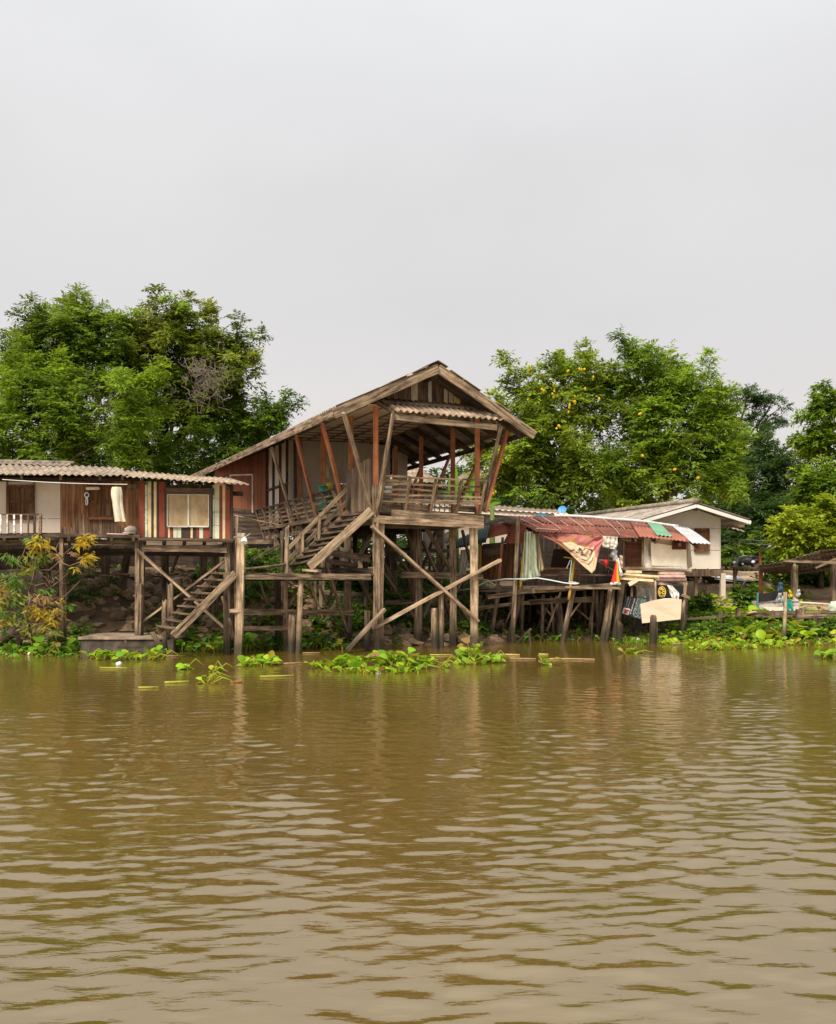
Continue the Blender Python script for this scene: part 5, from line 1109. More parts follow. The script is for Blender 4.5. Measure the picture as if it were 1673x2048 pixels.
# houses glimpsed through the open balcony
def glimpse(label, eave0, eave1, rid0, rid1, Y0, Y1, wy):
    r = thing('background_house', label, 'house', (eave0[0] * 0 + at(*eave0, Y0).x, Y0, 0))
    mb = MB(); corrug(mb, [at(*eave0, Y0), at(*eave1, Y0), at(*rid1, Y1), at(*rid0, Y1)], .2, .02, .01, 2, (.85, .8, .75), 6); mb.build('roof', M_roof, r, True)
    mb = MB(); planks(mb, [at(eave0[0] + 6, wy, Y0 + .4), at(eave1[0] - 6, wy, Y0 + .4), at(eave1[0] - 6, eave1[1] + 2, Y0 + .4), at(eave0[0] + 6, eave0[1] + 2, Y0 + .4)], 20, .03, tone=(.6, 1)); mb.build('wall', M_boards, r)
glimpse('grey roofed house glimpsed through the left half of the open balcony', (760, 965), (880, 964), (735, 925), (828, 928), 37.5, 41, 1060)
glimpse('grey roofed house glimpsed at the right of the balcony behind the banana plants', (898, 966), (985, 960), (925, 947), (990, 934), 39.5, 43, 1060)

# ---------------------------------------------------------------- things on the balcony
bk = thing('green_bucket', 'green plastic bucket with a yellow cloth behind the side railing', 'bucket', hp(.25, 4.2, 3.3))
c = hpx(648, 985, s=.12) ; m = MB(); m.tube([c - up * .16, c + up * .16], .11, .15, 14, (.03, .30, .18)); m.build('pail', M_plastic, bk, True)
m = MB(); m.tube([c + up * .15, c + up * .19], .16, .16, 14, (.03, .36, .22)); m.build('rim', M_plastic, bk, True)
c2 = c + Vector((.17, -.06, .18)); m = MB(); m.blob(c2, (.13, .1, .08), 4, .4, (.75, .55, .03), 12, 8); o = m.build('yellow_cloth', M_cloth, None, True); tag(o, 'crumpled yellow cloth hung on the side railing beside the green bucket', 'cloth')
m = MB(); m.blob(c - up * .42 + HU * .05, (.2, .2, .25), 8, .3, (.03, .24, .16), 12, 8); o = m.build('green_sack', M_plastic, None, True); tag(o, 'dark green bundle on the walkway below the green bucket', 'bundle')
m = MB(); q = [hpx(652, 956, t=6.9), hpx(659.5, 956, t=6.9), hpx(659, 932, t=6.9), hpx(652, 932, t=6.9)]; m.quad(q, .1, (.72, .60, .33)); o = m.build('hanging_cushion', M_cloth); tag(o, 'narrow straw coloured cushion hanging on the back wall by the door', 'cushion')
m = MB(); m.bar(hpx(655, 967, t=6.2), hpx(674, 970, t=6.2), .3, .05, (.6, .5, .35))
for px in (657, 672): m.bar(hpx(px, 970, t=6.2), hpx(px, 1004, t=6.2), .05, .05, (.5, .4, .3))
o = m.build('small_table', M_paint); tag(o, 'small pale table before the dark door on the veranda', 'table')
for i, (px, py, t, sz, c, lab) in enumerate(((780, 963, .75, (.28, .15, .055), (.72, .58, .36), 'upper straw coloured bundle on the left of the front railing'), (778, 970, .7, (.26, .15, .05), (.66, .56, .42), 'lower pale bundle under the straw bundle by the front railing'), (806, 966, .8, (.22, .15, .06), (.66, .50, .28), 'straw bundle right of the first balcony baluster'))):
    m = MB(); m.blob(hpx(px, py, t=t), sz, i + 4, .15, c, 12, 8); o = m.build('straw_bundle', M_cloth, None, True); tag(o, lab, 'bundle', 'bundles stacked on the balcony')
m = MB(); m.blob(hpx(773, 984, t=.5), (.14, .1, .045), 7, .3, (.85, .83, .8), 12, 8); o = m.build('white_bag', M_plastic, None, True); tag(o, 'small white bag lying low behind the front railing', 'bag')
m = MB(); m.bar(hpx(768, 975, t=.62), hpx(782, 975, t=.62), .2, .06, (.8, .78, .74)); o = m.build('white_box', M_plastic); tag(o, 'white flat box between the pale bundles behind the front railing', 'box')
m = MB(); m.bar(hp(.12, .62, 3.62), hp(1.05, .62, 3.62), .4, .05, (.35, .27, .2))
for s_, t_ in ((.18, .5), (.98, .5), (.18, .75), (.98, .75)): m.bar(hp(s_, t_, 3.3), hp(s_, t_, 3.6), .05, .05, (.35, .27, .2))
o = m.build('low_table', M_paint); tag(o, 'low brown table carrying the bundles behind the front railing', 'table')
st_ = thing('orange_stool', 'small orange stool behind the middle of the front railing', 'stool', hp(1.15, 1.0, 3.3)); c = hpx(832, 979, t=1.0)
m = MB(); m.tube([c - up * .03, c + up * .03], .13, .13, 14, (.72, .22, .03)); m.build('seat', M_plastic, st_)
for a in range(4):
    m = MB(); d_ = Vector((math.cos(a * 1.57 + .8), math.sin(a * 1.57 + .8), 0)); m.bar(c + d_ * .09, c + d_ * .13 - up * .42, .035, .03, (.62, .18, .03)); m.build('leg', M_plastic, st_)
bf = thing('picket_screen', 'pale picket screen standing at the far right corner of the balcony', 'screen', hp(2.7, 1.6, 3.3))
for k in range(7):
    m = MB(); s_ = 2.0 + k * .14; m.bar(hp(s_, 1.7, 3.3), hp(s_, 1.7, 3.9), .03, .06, (.5, .46, .38)); m.build('picket', M_paint, bf)
m = MB(); m.bar(hp(1.95, 1.73, 3.8), hp(2.9, 1.73, 3.8), .03, .05, (.5, .46, .38)); m.build('rail', M_paint, bf)

# ---------------------------------------------------------------- open pavilion, walkway and things at the far right
walk = thing('plank_walkway', 'long rickety plank walkway on short posts at the right bank', 'walkway', at(1500, 1250, 27)); walk.location.z = 0
YW = lambda px: 26.0 + (px - 1370) * .003
for p, q, h, t in (((1374, 1238), (1516, 1228), .06, .9), ((1500, 1230), (1612, 1229), .14, .8), ((1595, 1232), (1760, 1233), .12, 1.0), ((1610, 1225), (1760, 1220), .06, .9)): beam(walk, 'beam', at(*p, 26.2), at(*q, 26.4), .07, h, M_timber, 6, .1, bow=.008, tone=t)
m = MB(); planks(m, [at(1500, 1225, 26.2), at(1800, 1224, 26.6), at(1790, 1219, 29.0), at(1510, 1220, 28.6)], 9, .04, axis='h', ragged=.01); m.build('deck', M_hboard, walk)
for px, y0, y1, w, t in ((1440, 1224, 1268, .09, .8), (1476, 1216, 1258, .1, .7), (1510, 1220, 1262, .12, .9), (1546, 1222, 1262, .1, .7), (1598, 1218, 1268, .13, .9), (1604, 1216, 1240, .1, 1.1), (1630, 1232, 1272, .11, .7), (1664, 1234, 1280, .14, 1.0), (1700, 1230, 1280, .12, .9), (1640, 1240, 1268, .3, .3)):
    bpost(walk, px, y0, px + random.uniform(-2, 2), y1, 26.25, w, M_timber, t, nm='post')
for p, q, t in (((1590, 1240), (1605, 1232), .9), ((1612, 1246), (1660, 1266), .6), ((1632, 1236), (1672, 1268), .5), ((1448, 1240), (1470, 1262), .6)): pbr(walk, p, q, 26.4, 26.5, .05, .08, M_timber, t)
pole = log(None, 'mooring_pole', at(1567, 1290, 24.6), at(1571, 1184, 24.6), .05, .045, M_pale, 8, 8, .06, tone=1.0); tag(pole, 'pale upright pole standing in the water before the counter', 'pole')
pav = thing('open_pavilion', 'open riverside pavilion with a dark curved sheet roof on bare posts', 'pavilion', at(1620, 1230, 29)); pav.location.z = 0
prof = ((1512, 1131, 1531, 1139), (1560, 1125, 1570, 1143), (1602, 1113, 1606, 1143), (1640, 1101, 1645, 1137), (1673, 1098, 1690, 1120), (1740, 1104, 1760, 1110))
for i in range(len(prof) - 1):
    a, b = prof[i], prof[i + 1]; m = MB(); col = (.5, .45, .42) if i not in (1, 2) else (.85, .85, .85)
    corrug(m, [at(a[2], a[3], 31), at(b[2], b[3], 31), at(b[0], b[1], 28), at(a[0], a[1], 28)], .14, .014, .008, 3, col, 6, wob=.02, flip=-1); m.build('roof_sheet', M_roof, pav, True)
for v in (.1, .4, .7, .95):
    P = [lerp(at(a[0], a[1] + 1, 28), at(a[2], a[3] + 1, 31), v) - up * .06 for a in prof]
    for i in range(len(P) - 1): beam(pav, 'purlin', P[i], P[i + 1], .05, .06, M_boards, 2, tone=.9)
beam(pav, 'roof_beam', at(1568, 1121, 27.9), at(1760, 1128, 27.9), .06, .08, M_timber, 4, tone=.9); beam(pav, 'strut', at(1632, 1136, 28.3), at(1672, 1118, 28.0), .05, .07, M_timber, 3)
for px, y0, Y, w, mm, t in ((1522, 1134, 29.0, .1, M_redwall, .8), (1589, 1130, 28.2, .16, M_timber, .75), (1668, 1112, 28.4, .16, M_timber, .6), (1740, 1112, 28.4, .16, M_timber, .6), (1597, 1180, 30.4, .1, M_timber, .5)): gpost(pav, px, y0, Y, w, mm, t, 'post')
m = MB(); m.blob(at(1589.5, 1130, 28.0), (.045, .045, .05), 1, .02, (.85, .8, .7), 10, 6); o = m.build('lamp_bulb', M_plastic, None, True); tag(o, 'small white bulb at the top of the pavilion post', 'bulb')
log(pav, 'rail', at(1600, 1205, 27.0), at(1720, 1214, 27.4), .028, .028, M_white, 3, 8, .02); beam(pav, 'rail', at(1598, 1218, 27.0), at(1622, 1206, 27.1), .04, .05, M_pale, 2); beam(pav, 'rail', at(1598, 1212, 27.0), at(1619, 1219, 27.1), .04, .05, M_pale, 2)
m = MB(); planks(m, [at(1612, 1225, 29), at(1760, 1224, 29), at(1760, 1208, 29), at(1612, 1209, 29)], 14, .03, tone=(.4, .9)); m.build('low_wall', M_boards, pav)
m = MB(); m.bar(at(1610, 1199, 30), at(1760, 1199, 30), .4, .06, (.7, .6, .5)); m.build('shelf', M_boards, pav)
ct = thing('counter', 'weathered cream counter with a black upper panel on the walkway', 'counter', at(1560, 1226, 27.3))
m = MB(); rect(m, 1516, 1203, 1600, 1223, 27.2, .5, (.62, .56, .5)); m.quad([at(1556, 1205, 27.2), at(1599, 1205, 27.2), at(1598, 1200, 27.2), at(1590, 1195, 27.2), at(1556, 1190, 27.2)], .1, (.6, .55, .5)); m.build('front_panel', M_paint, ct)
m = MB(); m.quad([at(1519, 1204, 27.15), at(1556, 1201, 27.15), at(1557, 1185, 27.15), at(1520, 1187, 27.15)], .05, (.012, .012, .014)); m.build('black_panel', M_plastic, ct)
m = MB(); m.bar(at(1526, 1218, 27.0), at(1600, 1217, 27.0), .2, .1, (.72, .66, .52)); m.build('shelf', M_paint, ct)
beam(ct, 'frame_post', at(1515, 1223, 27.15), at(1516, 1185, 27.15), .05, .05, M_sheet, 2, tone=.2); m = MB(); m.bar(at(1514, 1223, 27.1), at(1516, 1185, 27.1), .04, .04, (.06, .22, .26)); m.build('edge_strip', M_plastic, ct)
hang('grey_bag', 'grey cloth bag hanging on the right end of the counter', 'bag', [(1558, 1186), (1554, 1196), (1552, 1201), (1557, 1207)], [(1564, 1186), (1565, 1193), (1564, 1198), (1561, 1206)], 26.95, lambda u, v: (.34, .35, .37), 1.2, .05, 8, 12)
hang('yellow_shirt', 'yellow and black garment hanging above the counter end', 'garment', [(1577, 1179), (1576, 1190), (1582, 1198)], [(1582, 1181), (1586, 1190), (1589, 1200)], 27.0, lambda u, v: (.75, .55, .02) if mnoise.noise(Vector((u * 3, v * 4, 2))) > -.12 else (.03, .03, .03), 1.3, .05, 10, 14)
hang('navy_cloth', 'dark navy cloth hanging between the yellow garment and the pole', 'cloth', [(1573, 1183), (1573, 1207)], [(1578, 1183), (1582, 1207)], 27.05, lambda u, v: (.02, .03, .09), 1.2, .04, 8, 12)
hang('teal_cloth', 'teal cloth hanging low over the counter shelf', 'cloth', [(1564, 1199), (1568, 1213), (1572, 1223)], [(1583, 1198), (1584, 1212), (1586, 1223)], 26.9, lambda u, v: (.02, .30, .24), 1.8, .05, 10, 14)
hang('blue_cloth', 'faded blue cloth hanging from a line under the pavilion roof', 'cloth', [(1558, 1165), (1556, 1184)], [(1566, 1165), (1567, 1184)], 28.2, lambda u, v: (.06, .12, .22), 1.2, .04, 8, 12)
hang('white_sack', 'white sack hanging on the thick pavilion post', 'sack', [(1595, 1180), (1594, 1188), (1595, 1194)], [(1600, 1178), (1603, 1187), (1598, 1194)], 27.8, lambda u, v: (.55, .54, .53), 1.1, .06, 8, 12)
m = MB(); m.blob(at(1668, 1214, 26.4), (.13, .1, .16), 9, .4, (.55, .66, .52), 14, 10); o = m.build('pale_bundle', M_cloth, None, True); tag(o, 'pale green bundle hanging at the right end of the white rail', 'bundle')
m = MB(); m.bar(at(1495, 1226, 26.1), at(1512, 1223, 26.1), .2, .03, (.62, .36, .2)); o = m.build('brown_board', M_paint); tag(o, 'small orange-brown board lying on the walkway end', 'board')
# raised plank shelf with a covered machine, boat, cloth on the bank
shelf = thing('plank_shelf', 'rough raised plank shelf on the bank right of the cream house', 'shelf', at(1490, 1150, 31)); shelf.location.z = 0
m = MB(); planks(m, [at(1460, 1133, 30.8), at(1532, 1137, 30.8), at(1530, 1134, 32.4), at(1465, 1130, 32.4)], 6, .06, axis='h', ragged=.03); m.build('planks', M_boards, shelf)
for px in (1470, 1522): gpost(shelf, px, 1136, 31.0, .09, M_timber, .8, 'post')
gpost(shelf, 1521, 1104, 30.9, .07, M_redwall, 1.6, 'tall_post')
mc = thing('motorbike', 'dark motorbike with a clear windscreen parked on the raised plank shelf', 'motorbike', at(1495, 1132, 31.4))
B = lambda x, y, d=0: at(x, y, 31.4 + d)
m = MB(); m.tube([B(1476, 1128), B(1488, 1122), B(1500, 1124), B(1512, 1122), B(1518, 1118)], .13, .07, 10, (.03, .03, .035)); m.blob(B(1496, 1121), (.2, .12, .1), 3, .2, (.05, .05, .055)); m.build('body', M_plastic, mc, True)
m = MB(); m.tube([B(1496, 1115), B(1506, 1114), B(1516, 1116)], .07, .05, 8, (.02, .02, .02)); m.build('saddle', M_plastic, mc, True)
for px in (1472, 1512):
    w_ = empty('wheel', mc); c = B(px, 1129); m = MB(); m.tube([c + Vector((math.cos(a * .5236) * .13, 0, math.sin(a * .5236) * .13)) for a in range(13)], .035, n=6, col=(.02, .02, .02)); m.build('tyre', M_plastic, w_, True)
    m = MB(); m.tube([c - Vector((0, .02, 0)), c + Vector((0, .02, 0))], .09, n=12, col=(.5, .5, .5)); m.build('rim', M_metal, w_)
m = MB(); m.tube([B(1470, 1127), B(1474, 1117), B(1480, 1113), B(1492, 1112), B(1508, 1113)], .025, n=6, col=(.85, .85, .86)); m.build('windscreen_trim', M_metal, mc, True)
m = MB(); cloth(m, lambda u, v: B(lerp(1470, 1486, u) - 3 * v, lerp(1114, 1128, v), -.1 + .1 * (2 * u - 1) ** 2), 10, 6, .01, lambda u, v: (.16, .22, .17)); m.build('windscreen', M_plastic, mc, True)
for px, py, r in ((1507, 1124, .05), (1469, 1125, .045), (1486, 1128, .03)):
    m = MB(); m.blob(B(px, py, -.16), (r * 1.3, r * .7, r), 1, .02, (.9, .9, .9), 12, 8); m.build('headlight', M_plastic, mc, True)
boat = thing('green_boat', 'dark green wooden boat with white tarpaulin lying on the sandy bank', 'boat', at(1470, 1170, 33))
def hull(x0, y0, x1, y1, Y, w, dp, col, top=False):
    mb = MB(); vs = []; fs = []; n = 14; A_, B_ = at(x0, y0, Y), at(x1, y1, Y)
    for i in range(n + 1):
        f = i / n; c = lerp(A_, B_, f) + up * (.12 * (2 * f - 1) ** 4); k = max(.04, math.sin(math.pi * min(max(f, .02), .98)) ** .6)
        for a in range(7): an = math.pi * a / 6; vs.append(c + Vector((0, -math.cos(an) * w * k, -math.sin(an) * dp * k)))
    for i in range(n):
        for a in range(6): fs.append((i * 7 + a, i * 7 + a + 1, i * 7 + 8 + a, i * 7 + 7 + a))
    mb.add(vs, fs, col); return mb
m = hull(1400, 1153, 1517, 1168, 32.5, .42, .3, (.03, .045, .035)); m.build('hull', M_paint, boat, True)
m = hull(1400, 1152.3, 1517, 1167, 32.5, .44, .09, (.02, .16, .07)); m.build('gunwale', M_paint, boat, True)
m = MB(); m.bar(at(1500, 1164, 32.2), at(1511, 1165.5, 32.2), .4, .05, (.03, .42, .2)); m.build('foredeck', M_paint, boat)
m = MB(); cloth(m, lambda u, v: at(lerp(1430, 1494, u), lerp(1150, 1159, u) + 9 * v - 3 * (1 + mnoise.noise(Vector((u * 7, v * 2, 1)))) * (1 - v) * math.sin(math.pi * u), lerp(32.9, 32.05, v)), 24, 8, .02, lambda u, v: (.72, .72, .74)); o = m.build('white_tarpaulin', M_cloth, None, True); tag(o, 'white tarpaulin draped along the green boat on the bank', 'tarpaulin')
hang('striped_cloth', 'red, white and blue cloth hung in the trees beyond the plank shelf', 'cloth', [(1524, 1084), (1522, 1103)], [(1560, 1090), (1558, 1104)], 34.5, lambda u, v: (.03, .08, .35) if v > .75 else ((.5, .03, .03) if u > .65 else ((.5, .46, .45) if u > .35 else (.05, .02, .03))), 2, .05)

# ---------------------------------------------------------------- foliage
def leaves(base, dirn, nrm, L, Wd):
    "kite shaped leaves, arrays (n,3); slightly folded"
    side = np.cross(dirn, nrm); side /= np.linalg.norm(side, axis=1, keepdims=True) + 1e-9
    nn = np.cross(side, dirn)
    mid = base + dirn * (L * .45)[:, None]
    v = np.stack([base, mid + side * (Wd / 2)[:, None] + nn * (L * .05)[:, None], base + dirn * L[:, None] - nn * (L * .08)[:, None], mid - side * (Wd / 2)[:, None] + nn * (L * .05)[:, None]], 1)
    return v.reshape(-1, 3)
def unit(a): return a / (np.linalg.norm(a, axis=1, keepdims=True) + 1e-9)
def crown(par, name, lobes, dens=1.0, sub=(.42, .8), sprays=16, per=9, twig=.5, leaf=(.16, .26), wid=.34, pal=((.018, .05, .008), (.085, .17, .02)), droop=.25, gap=.0, seed=0, young=.12, flat=.65, ycol=(.24, .40, .03), plumes=7):
    rng = np.random.default_rng(seed); P = []; O = []; T = []
    for (c, r) in lobes:
        area = 4 * math.pi * ((r[0] * r[1]) ** 1.6 + (r[0] * r[2]) ** 1.6 + (r[1] * r[2]) ** 1.6) ** (1 / 1.6) / 3 ** (1 / 1.6)
        n = max(int(area * 1.15 * dens), 5)
        d = unit(rng.normal(size=(n, 3))); d[:, 2] = np.where((d[:, 2] < -.5) & (rng.random(n) < .6), -d[:, 2], d[:, 2])
        f = 1.06 - np.abs(rng.normal(0, .2, n)); f = np.clip(f, .3, 1.1) + rng.normal(0, .05, n)
        if gap: k = np.array([mnoise.noise(Vector(x * 1.8) + Vector(c)) for x in d]); keep = k > -.5 + gap; d, f = d[keep], f[keep]
        P.append(np.array(c) + d * np.array(r) * f[:, None]); O.append(d); T.append(rng.random(len(d)) * .6 + rng.random() * .4)
    S_ = [rng.uniform(sub[0], sub[1], len(p)) for p in P]
    for (c, r) in lobes:                                # plumes standing out of the outline
        for _ in range(plumes):
            d = unit(rng.normal(size=(1, 3)) + np.array([0, 0, .45]))[0]; tn = rng.random(); d2 = d.copy()
            for i in range(rng.integers(2, 5)):
                d2 = d2 + np.array([rng.normal(0, .1), rng.normal(0, .1), .06])
                P.append((np.array(c) + d * np.array(r) * .9 + d2 * sub[1] * .44 * (i + .3))[None]); O.append(unit(d2[None])); T.append(np.array([tn])); S_.append(np.array([sub[0] * (.8 - .13 * i)]))
    P = np.concatenate(P); O = np.concatenate(O); T = np.concatenate(T); sr_ = np.concatenate(S_); n = len(P)
    k = sprays; ns = n * k
    idx = np.repeat(np.arange(n), k)
    sd = unit(rng.normal(size=(ns, 3)) + O[idx] * .55 + np.array([0, 0, .35]))
    sp_ = P[idx] + sd * np.array([1, 1, flat]) * (sr_[idx] * rng.uniform(.25, 1.0, ns) ** .6)[:, None]
    td = unit(sd * .7 + O[idx] * .35 + rng.normal(size=(ns, 3)) * .35 + np.array([0, 0, -.05]))
    yo = rng.random(n) < young; tone = np.clip(T[idx] + rng.normal(0, .12, ns), 0, 1)
    j = np.tile((np.arange(per) + .5) / per, ns); si = np.repeat(np.arange(ns), per); nl = ns * per
    tw = twig * rng.uniform(.7, 1.2, ns)
    perp = unit(np.cross(td, np.array([0, 0, 1.0])) + 1e-6)
    sg = np.where(np.tile(np.arange(per), ns) % 2 == 0, 1.0, -1.0)
    base = sp_[si] + td[si] * (j * tw[si])[:, None] + np.array([0, 0, -1]) * (droop * (j ** 2) * tw[si])[:, None]
    ld = unit(td[si] * .6 + perp[si] * sg[:, None] * .8 + np.array([0, 0, -droop]) + rng.normal(size=(nl, 3)) * .25)
    nr = unit(np.array([0, 0, 1.0]) + O[idx][si] * .5 + rng.normal(size=(nl, 3)) * .45)
    L = rng.uniform(leaf[0], leaf[1], nl); W = L * wid * rng.uniform(.8, 1.2, nl)
    v = leaves(base, ld, nr, L, W)
    a, b = np.array(pal[0]), np.array(pal[1]); c = a + (b - a) * tone[si][:, None]
    c = c * np.array([1.0, .97, 1.0])
    c = np.where((yo[idx][si] & (rng.random(nl) < .8))[:, None], np.array(ycol) * rng.uniform(.7, 1.15, nl)[:, None], c) * rng.uniform(.75, 1.25, nl)[:, None]
    off = np.array(pmat(par).translation) if par else np.zeros(3)
    return fast_mesh(name, v - off, np.arange(nl * 4).reshape(-1, 4), M_leaf, par, np.repeat(c, 4, 0))
def lobe(px, py, rx, ry, Y, dep=None, dY=0):
    Y = Y + dY; k = Y / F; rx = max(rx * .96 - 15, 8); ry = max(ry * .96 - 14, 6); c = at(px, py, Y); return (tuple(c), (rx * k, (dep if dep else .85 * (rx + ry) / 2) * k, ry * k))
def trunk(par, base, top, lobes, r=.3, limbs=True, seed=0, mm=None, name='trunk'):
    rs = random.Random(seed); mb = MB(); base, top = Vector(base), Vector(top)
    def wav(a, b, n, w): return [lerp(a, b, i / n) + Vector((rs.uniform(-w, w), rs.uniform(-w, w), 0)) * (1 if 0 < i < n else 0) for i in range(n + 1)]
    mb.tube(wav(base, top, 6, .1), r, r * .6, 10); mb.build(name, mm or M_bark, par, True)
    if limbs:
        lb = MB()
        for c, rr in lobes:
            c = Vector(c); s = lerp(base, top, rs.uniform(.55, 1)); p = wav(s, c - Vector((0, 0, rr[2] * .3)), 5, .18); lb.tube(p, r * .36, r * .13, 7)
            for _ in range(6):
                e = c + Vector((rs.gauss(0, 1) * rr[0], rs.gauss(0, 1) * rr[1], abs(rs.gauss(0, 1)) * rr[2])) * .62; lb.tube(wav(p[rs.choice((3, 4, 5))], e, 4, .1), r * .12, r * .03, 5)
        lb.build('limbs', mm or M_bark, par, True)
def tree(name, label, cat, base, Y, lobes, r=.3, group='trees behind the houses', th=.45, **kw):
    bx = at(base[0], base[1], Y); gz_ = ground_z(bx.x, Y); root = thing(name, label, cat, (bx.x, Y, gz_), 0, group)
    zc = [l[0][2] for l in lobes]; top = Vector((bx.x, Y, gz_ + (max(zc) - gz_) * th + .8))
    trunk(root, (bx.x, Y, gz_ - .3), top, lobes, r, seed=kw.get('seed', 0)); crown(root, 'crown', lobes, **kw); return root
GRN = ((.042, .090, .008), (.20, .31, .024)); OLV = ((.060, .098, .010), (.25, .31, .028)); DKG = ((.020, .052, .010), (.07, .14, .022))
A = [lobe(*l, dY=6) for l in ((160, 662, 80, 66, 37), (105, 687, 50, 50, 36.5), (208, 692, 50, 56, 37), (85, 747, 62, 46, 36.5), (150, 752, 90, 60, 37), (215, 757, 60, 60, 37), (60, 727, 35, 24, 36), (158, 642, 40, 30, 37), (60, 812, 60, 50, 37), (180, 822, 90, 50, 37.5))]
tree('feathery_tree', 'tall dark feathery leaved tree at the left above the cream and brown house', 'tree', (150, 1140), 43.5, A, .34, dens=1.0, pal=GRN, seed=1, gap=.26, young=.06)
Bt = [lobe(*l, dY=8) for l in ((308, 663, 40, 48, 36.5), (363, 663, 45, 42, 36.5), (328, 723, 80, 60, 36.5), (418, 718, 60, 55, 36.5), (458, 763, 62, 50, 36), (388, 788, 95, 60, 36.5), (300, 778, 70, 70, 37), (468, 723, 30, 30, 36.3), (428, 818, 70, 30, 36.5), (285, 723, 30, 45, 37))]
tb = tree('dense_tree', 'broad olive green tree with a grey dry twig tangle left of the tall house', 'tree', (330, 1140), 44.8, Bt, .32, dens=1.0, pal=OLV, seed=2, gap=.26, young=.08, leaf=(.18, .28), wid=.36)
m = MB(); rs = random.Random(9); ofs = at(412, 748, 41.6)
for k in range(150):
    p = ofs + Vector((rs.gauss(0, .62), rs.gauss(0, .3), rs.gauss(0, .5))); pts = [p]
    for j in range(5): p = p + Vector((rs.gauss(.03, .12), rs.gauss(0, .06), rs.gauss(-.06, .12))); pts.append(p)
    m.tube(pts, .012, .005, 4, (1, 1, 1))
tw = m.build('dry_twigs', mat('dry_twig', (.16, .12, .10), (.36, .29, .25), (3, 3, 3)), tb)
Ct = [lobe(*l, dY=6) for l in ((140, 790, 85, 55, 34), (225, 790, 80, 42, 34), (80, 850, 100, 60, 34), (190, 850, 100, 55, 33.5), (15, 790, 45, 80, 34.5), (10, 880, 80, 60, 34), (150, 905, 120, 45, 33.2), (60, 930, 120, 40, 34))]
tree('bright_tree', 'bushy light green tree hanging over the cream and brown house roof', 'tree', (110, 1140), 40.5, Ct, .26, th=.4, dens=.95, pal=((.065, .13, .010), (.26, .40, .026)), seed=3, gap=.26, young=.22)
Dt = [lobe(*l, dY=9) for l in ((330, 870, 95, 50, 35), (420, 860, 90, 50, 35), (500, 850, 65, 45, 35.5), (535, 850, 40, 35, 36), (300, 920, 110, 45, 34.5), (410, 930, 100, 45, 35), (480, 910, 80, 50, 36), (260, 870, 70, 60, 35))]
tree('dark_tree', 'low spreading tree between the left trees and the tall house roof', 'tree', (420, 1140), 44.8, Dt, .25, th=.4, dens=.95, pal=((.045, .10, .008), (.20, .33, .022)), seed=4, gap=.26, young=.14)
Et = [lobe(*l) for l in ((1095, 789, 70, 58, 39), (1160, 774, 62, 45, 39.5), (1050, 854, 55, 62, 38.5), (1130, 854, 85, 70, 39), (1190, 824, 55, 70, 39.5), (1040, 910, 60, 60, 38.5), (1110, 920, 90, 60, 38.5), (1060, 980, 80, 45, 38), (1170, 960, 90, 50, 38.5), (985, 940, 35, 60, 38.5))]
te = tree('flowering_tree', 'broad round tree dotted with yellow flowers right of the tall house', 'tree', (1110, 1140), 39.5, Et, .32, dens=.95, pal=((.07, .13, .010), (.27, .37, .026)), seed=5, gap=.26, young=.06, leaf=(.15, .24), wid=.42, twig=.45)
m = MB(); rs = random.Random(12)
for (px, py) in ((1140, 742), (1165, 738), (1102, 765), (1120, 790), (1147, 795), (1140, 815), (1143, 807), (1139, 822), (1118, 853), (1121, 852), (1060, 815), (1105, 795), (1108, 785), (1080, 935), (1050, 984), (1170, 777), (1192, 758), (1062, 803), (1085, 780), (1200, 800), (1083, 938), (1148, 801), (990, 980), (1055, 735)):
    for _ in range(rs.choice((1, 2, 3))):
        Yc = 37.5 + rs.uniform(-.4, .4); m.blob(at(px + rs.gauss(0, 3), py + rs.gauss(0, 3), Yc), (.045, .04, .05), rs.random() * 9, .4, (1, 1, 1), 6, 5)
M_flower = mat('yellow_flower', (.50, .34, .01), (.68, .47, .02), vcol=False, bump=0); m.build('flowers', M_flower, te)
Ft = [lobe(*l) for l in ((1305, 748, 58, 52, 40), (1355, 783, 52, 50, 40), (1280, 798, 60, 60, 40), (1395, 808, 48, 52, 40), (1330, 850, 90, 60, 39.5), (1415, 870, 52, 55, 39.5), (1260, 870, 70, 60, 39.5), (1400, 930, 75, 55, 39), (1300, 940, 95, 50, 39), (1230, 960, 70, 50, 38.5), (1440, 960, 45, 50, 39), (1350, 985, 90, 35, 38.5))]
tf = tree('leafy_tree', 'tall bushy bright green tree between the flowering tree and the flat topped tree', 'tree', (1330, 1140), 40.2, Ft, .34, dens=.95, pal=((.065, .135, .010), (.26, .40, .026)), seed=6, gap=.26, young=.16)
m = MB()
for (px, py) in ((1281, 828), (1350, 939), (1397, 956), (1286, 912)):
    m.blob(at(px, py, 36.9), (.07, .07, .07), px, .4, (1, 1, 1), 6, 5)
m.build('flowers', M_flower, tf)
Gt = [lobe(*l) for l in ((1495, 792, 82, 25, 62), (1540, 812, 54, 23, 62), (1462, 814, 72, 25, 62), (1535, 836, 52, 21, 62), (1490, 850, 62, 20, 62), (1515, 868, 56, 19, 62), (1445, 838, 50, 30, 62))]
tree('flat_topped_tree', 'distant flat topped dark tree against the sky at the right', 'tree', (1452, 1140), 62, Gt, .35, th=.7, dens=.8, pal=((.022, .06, .014), (.085, .165, .03)), seed=7, gap=.16, young=0, leaf=(.16, .26), twig=.4, sub=(.28, .5), flat=.35, plumes=2)
Ht = [lobe(*l) for l in ((1535, 930, 55, 45, 55), (1500, 970, 60, 50, 54), (1570, 985, 50, 55, 54), (1520, 1040, 80, 60, 52), (1470, 1030, 45, 60, 50), (1590, 1060, 70, 60, 50))]
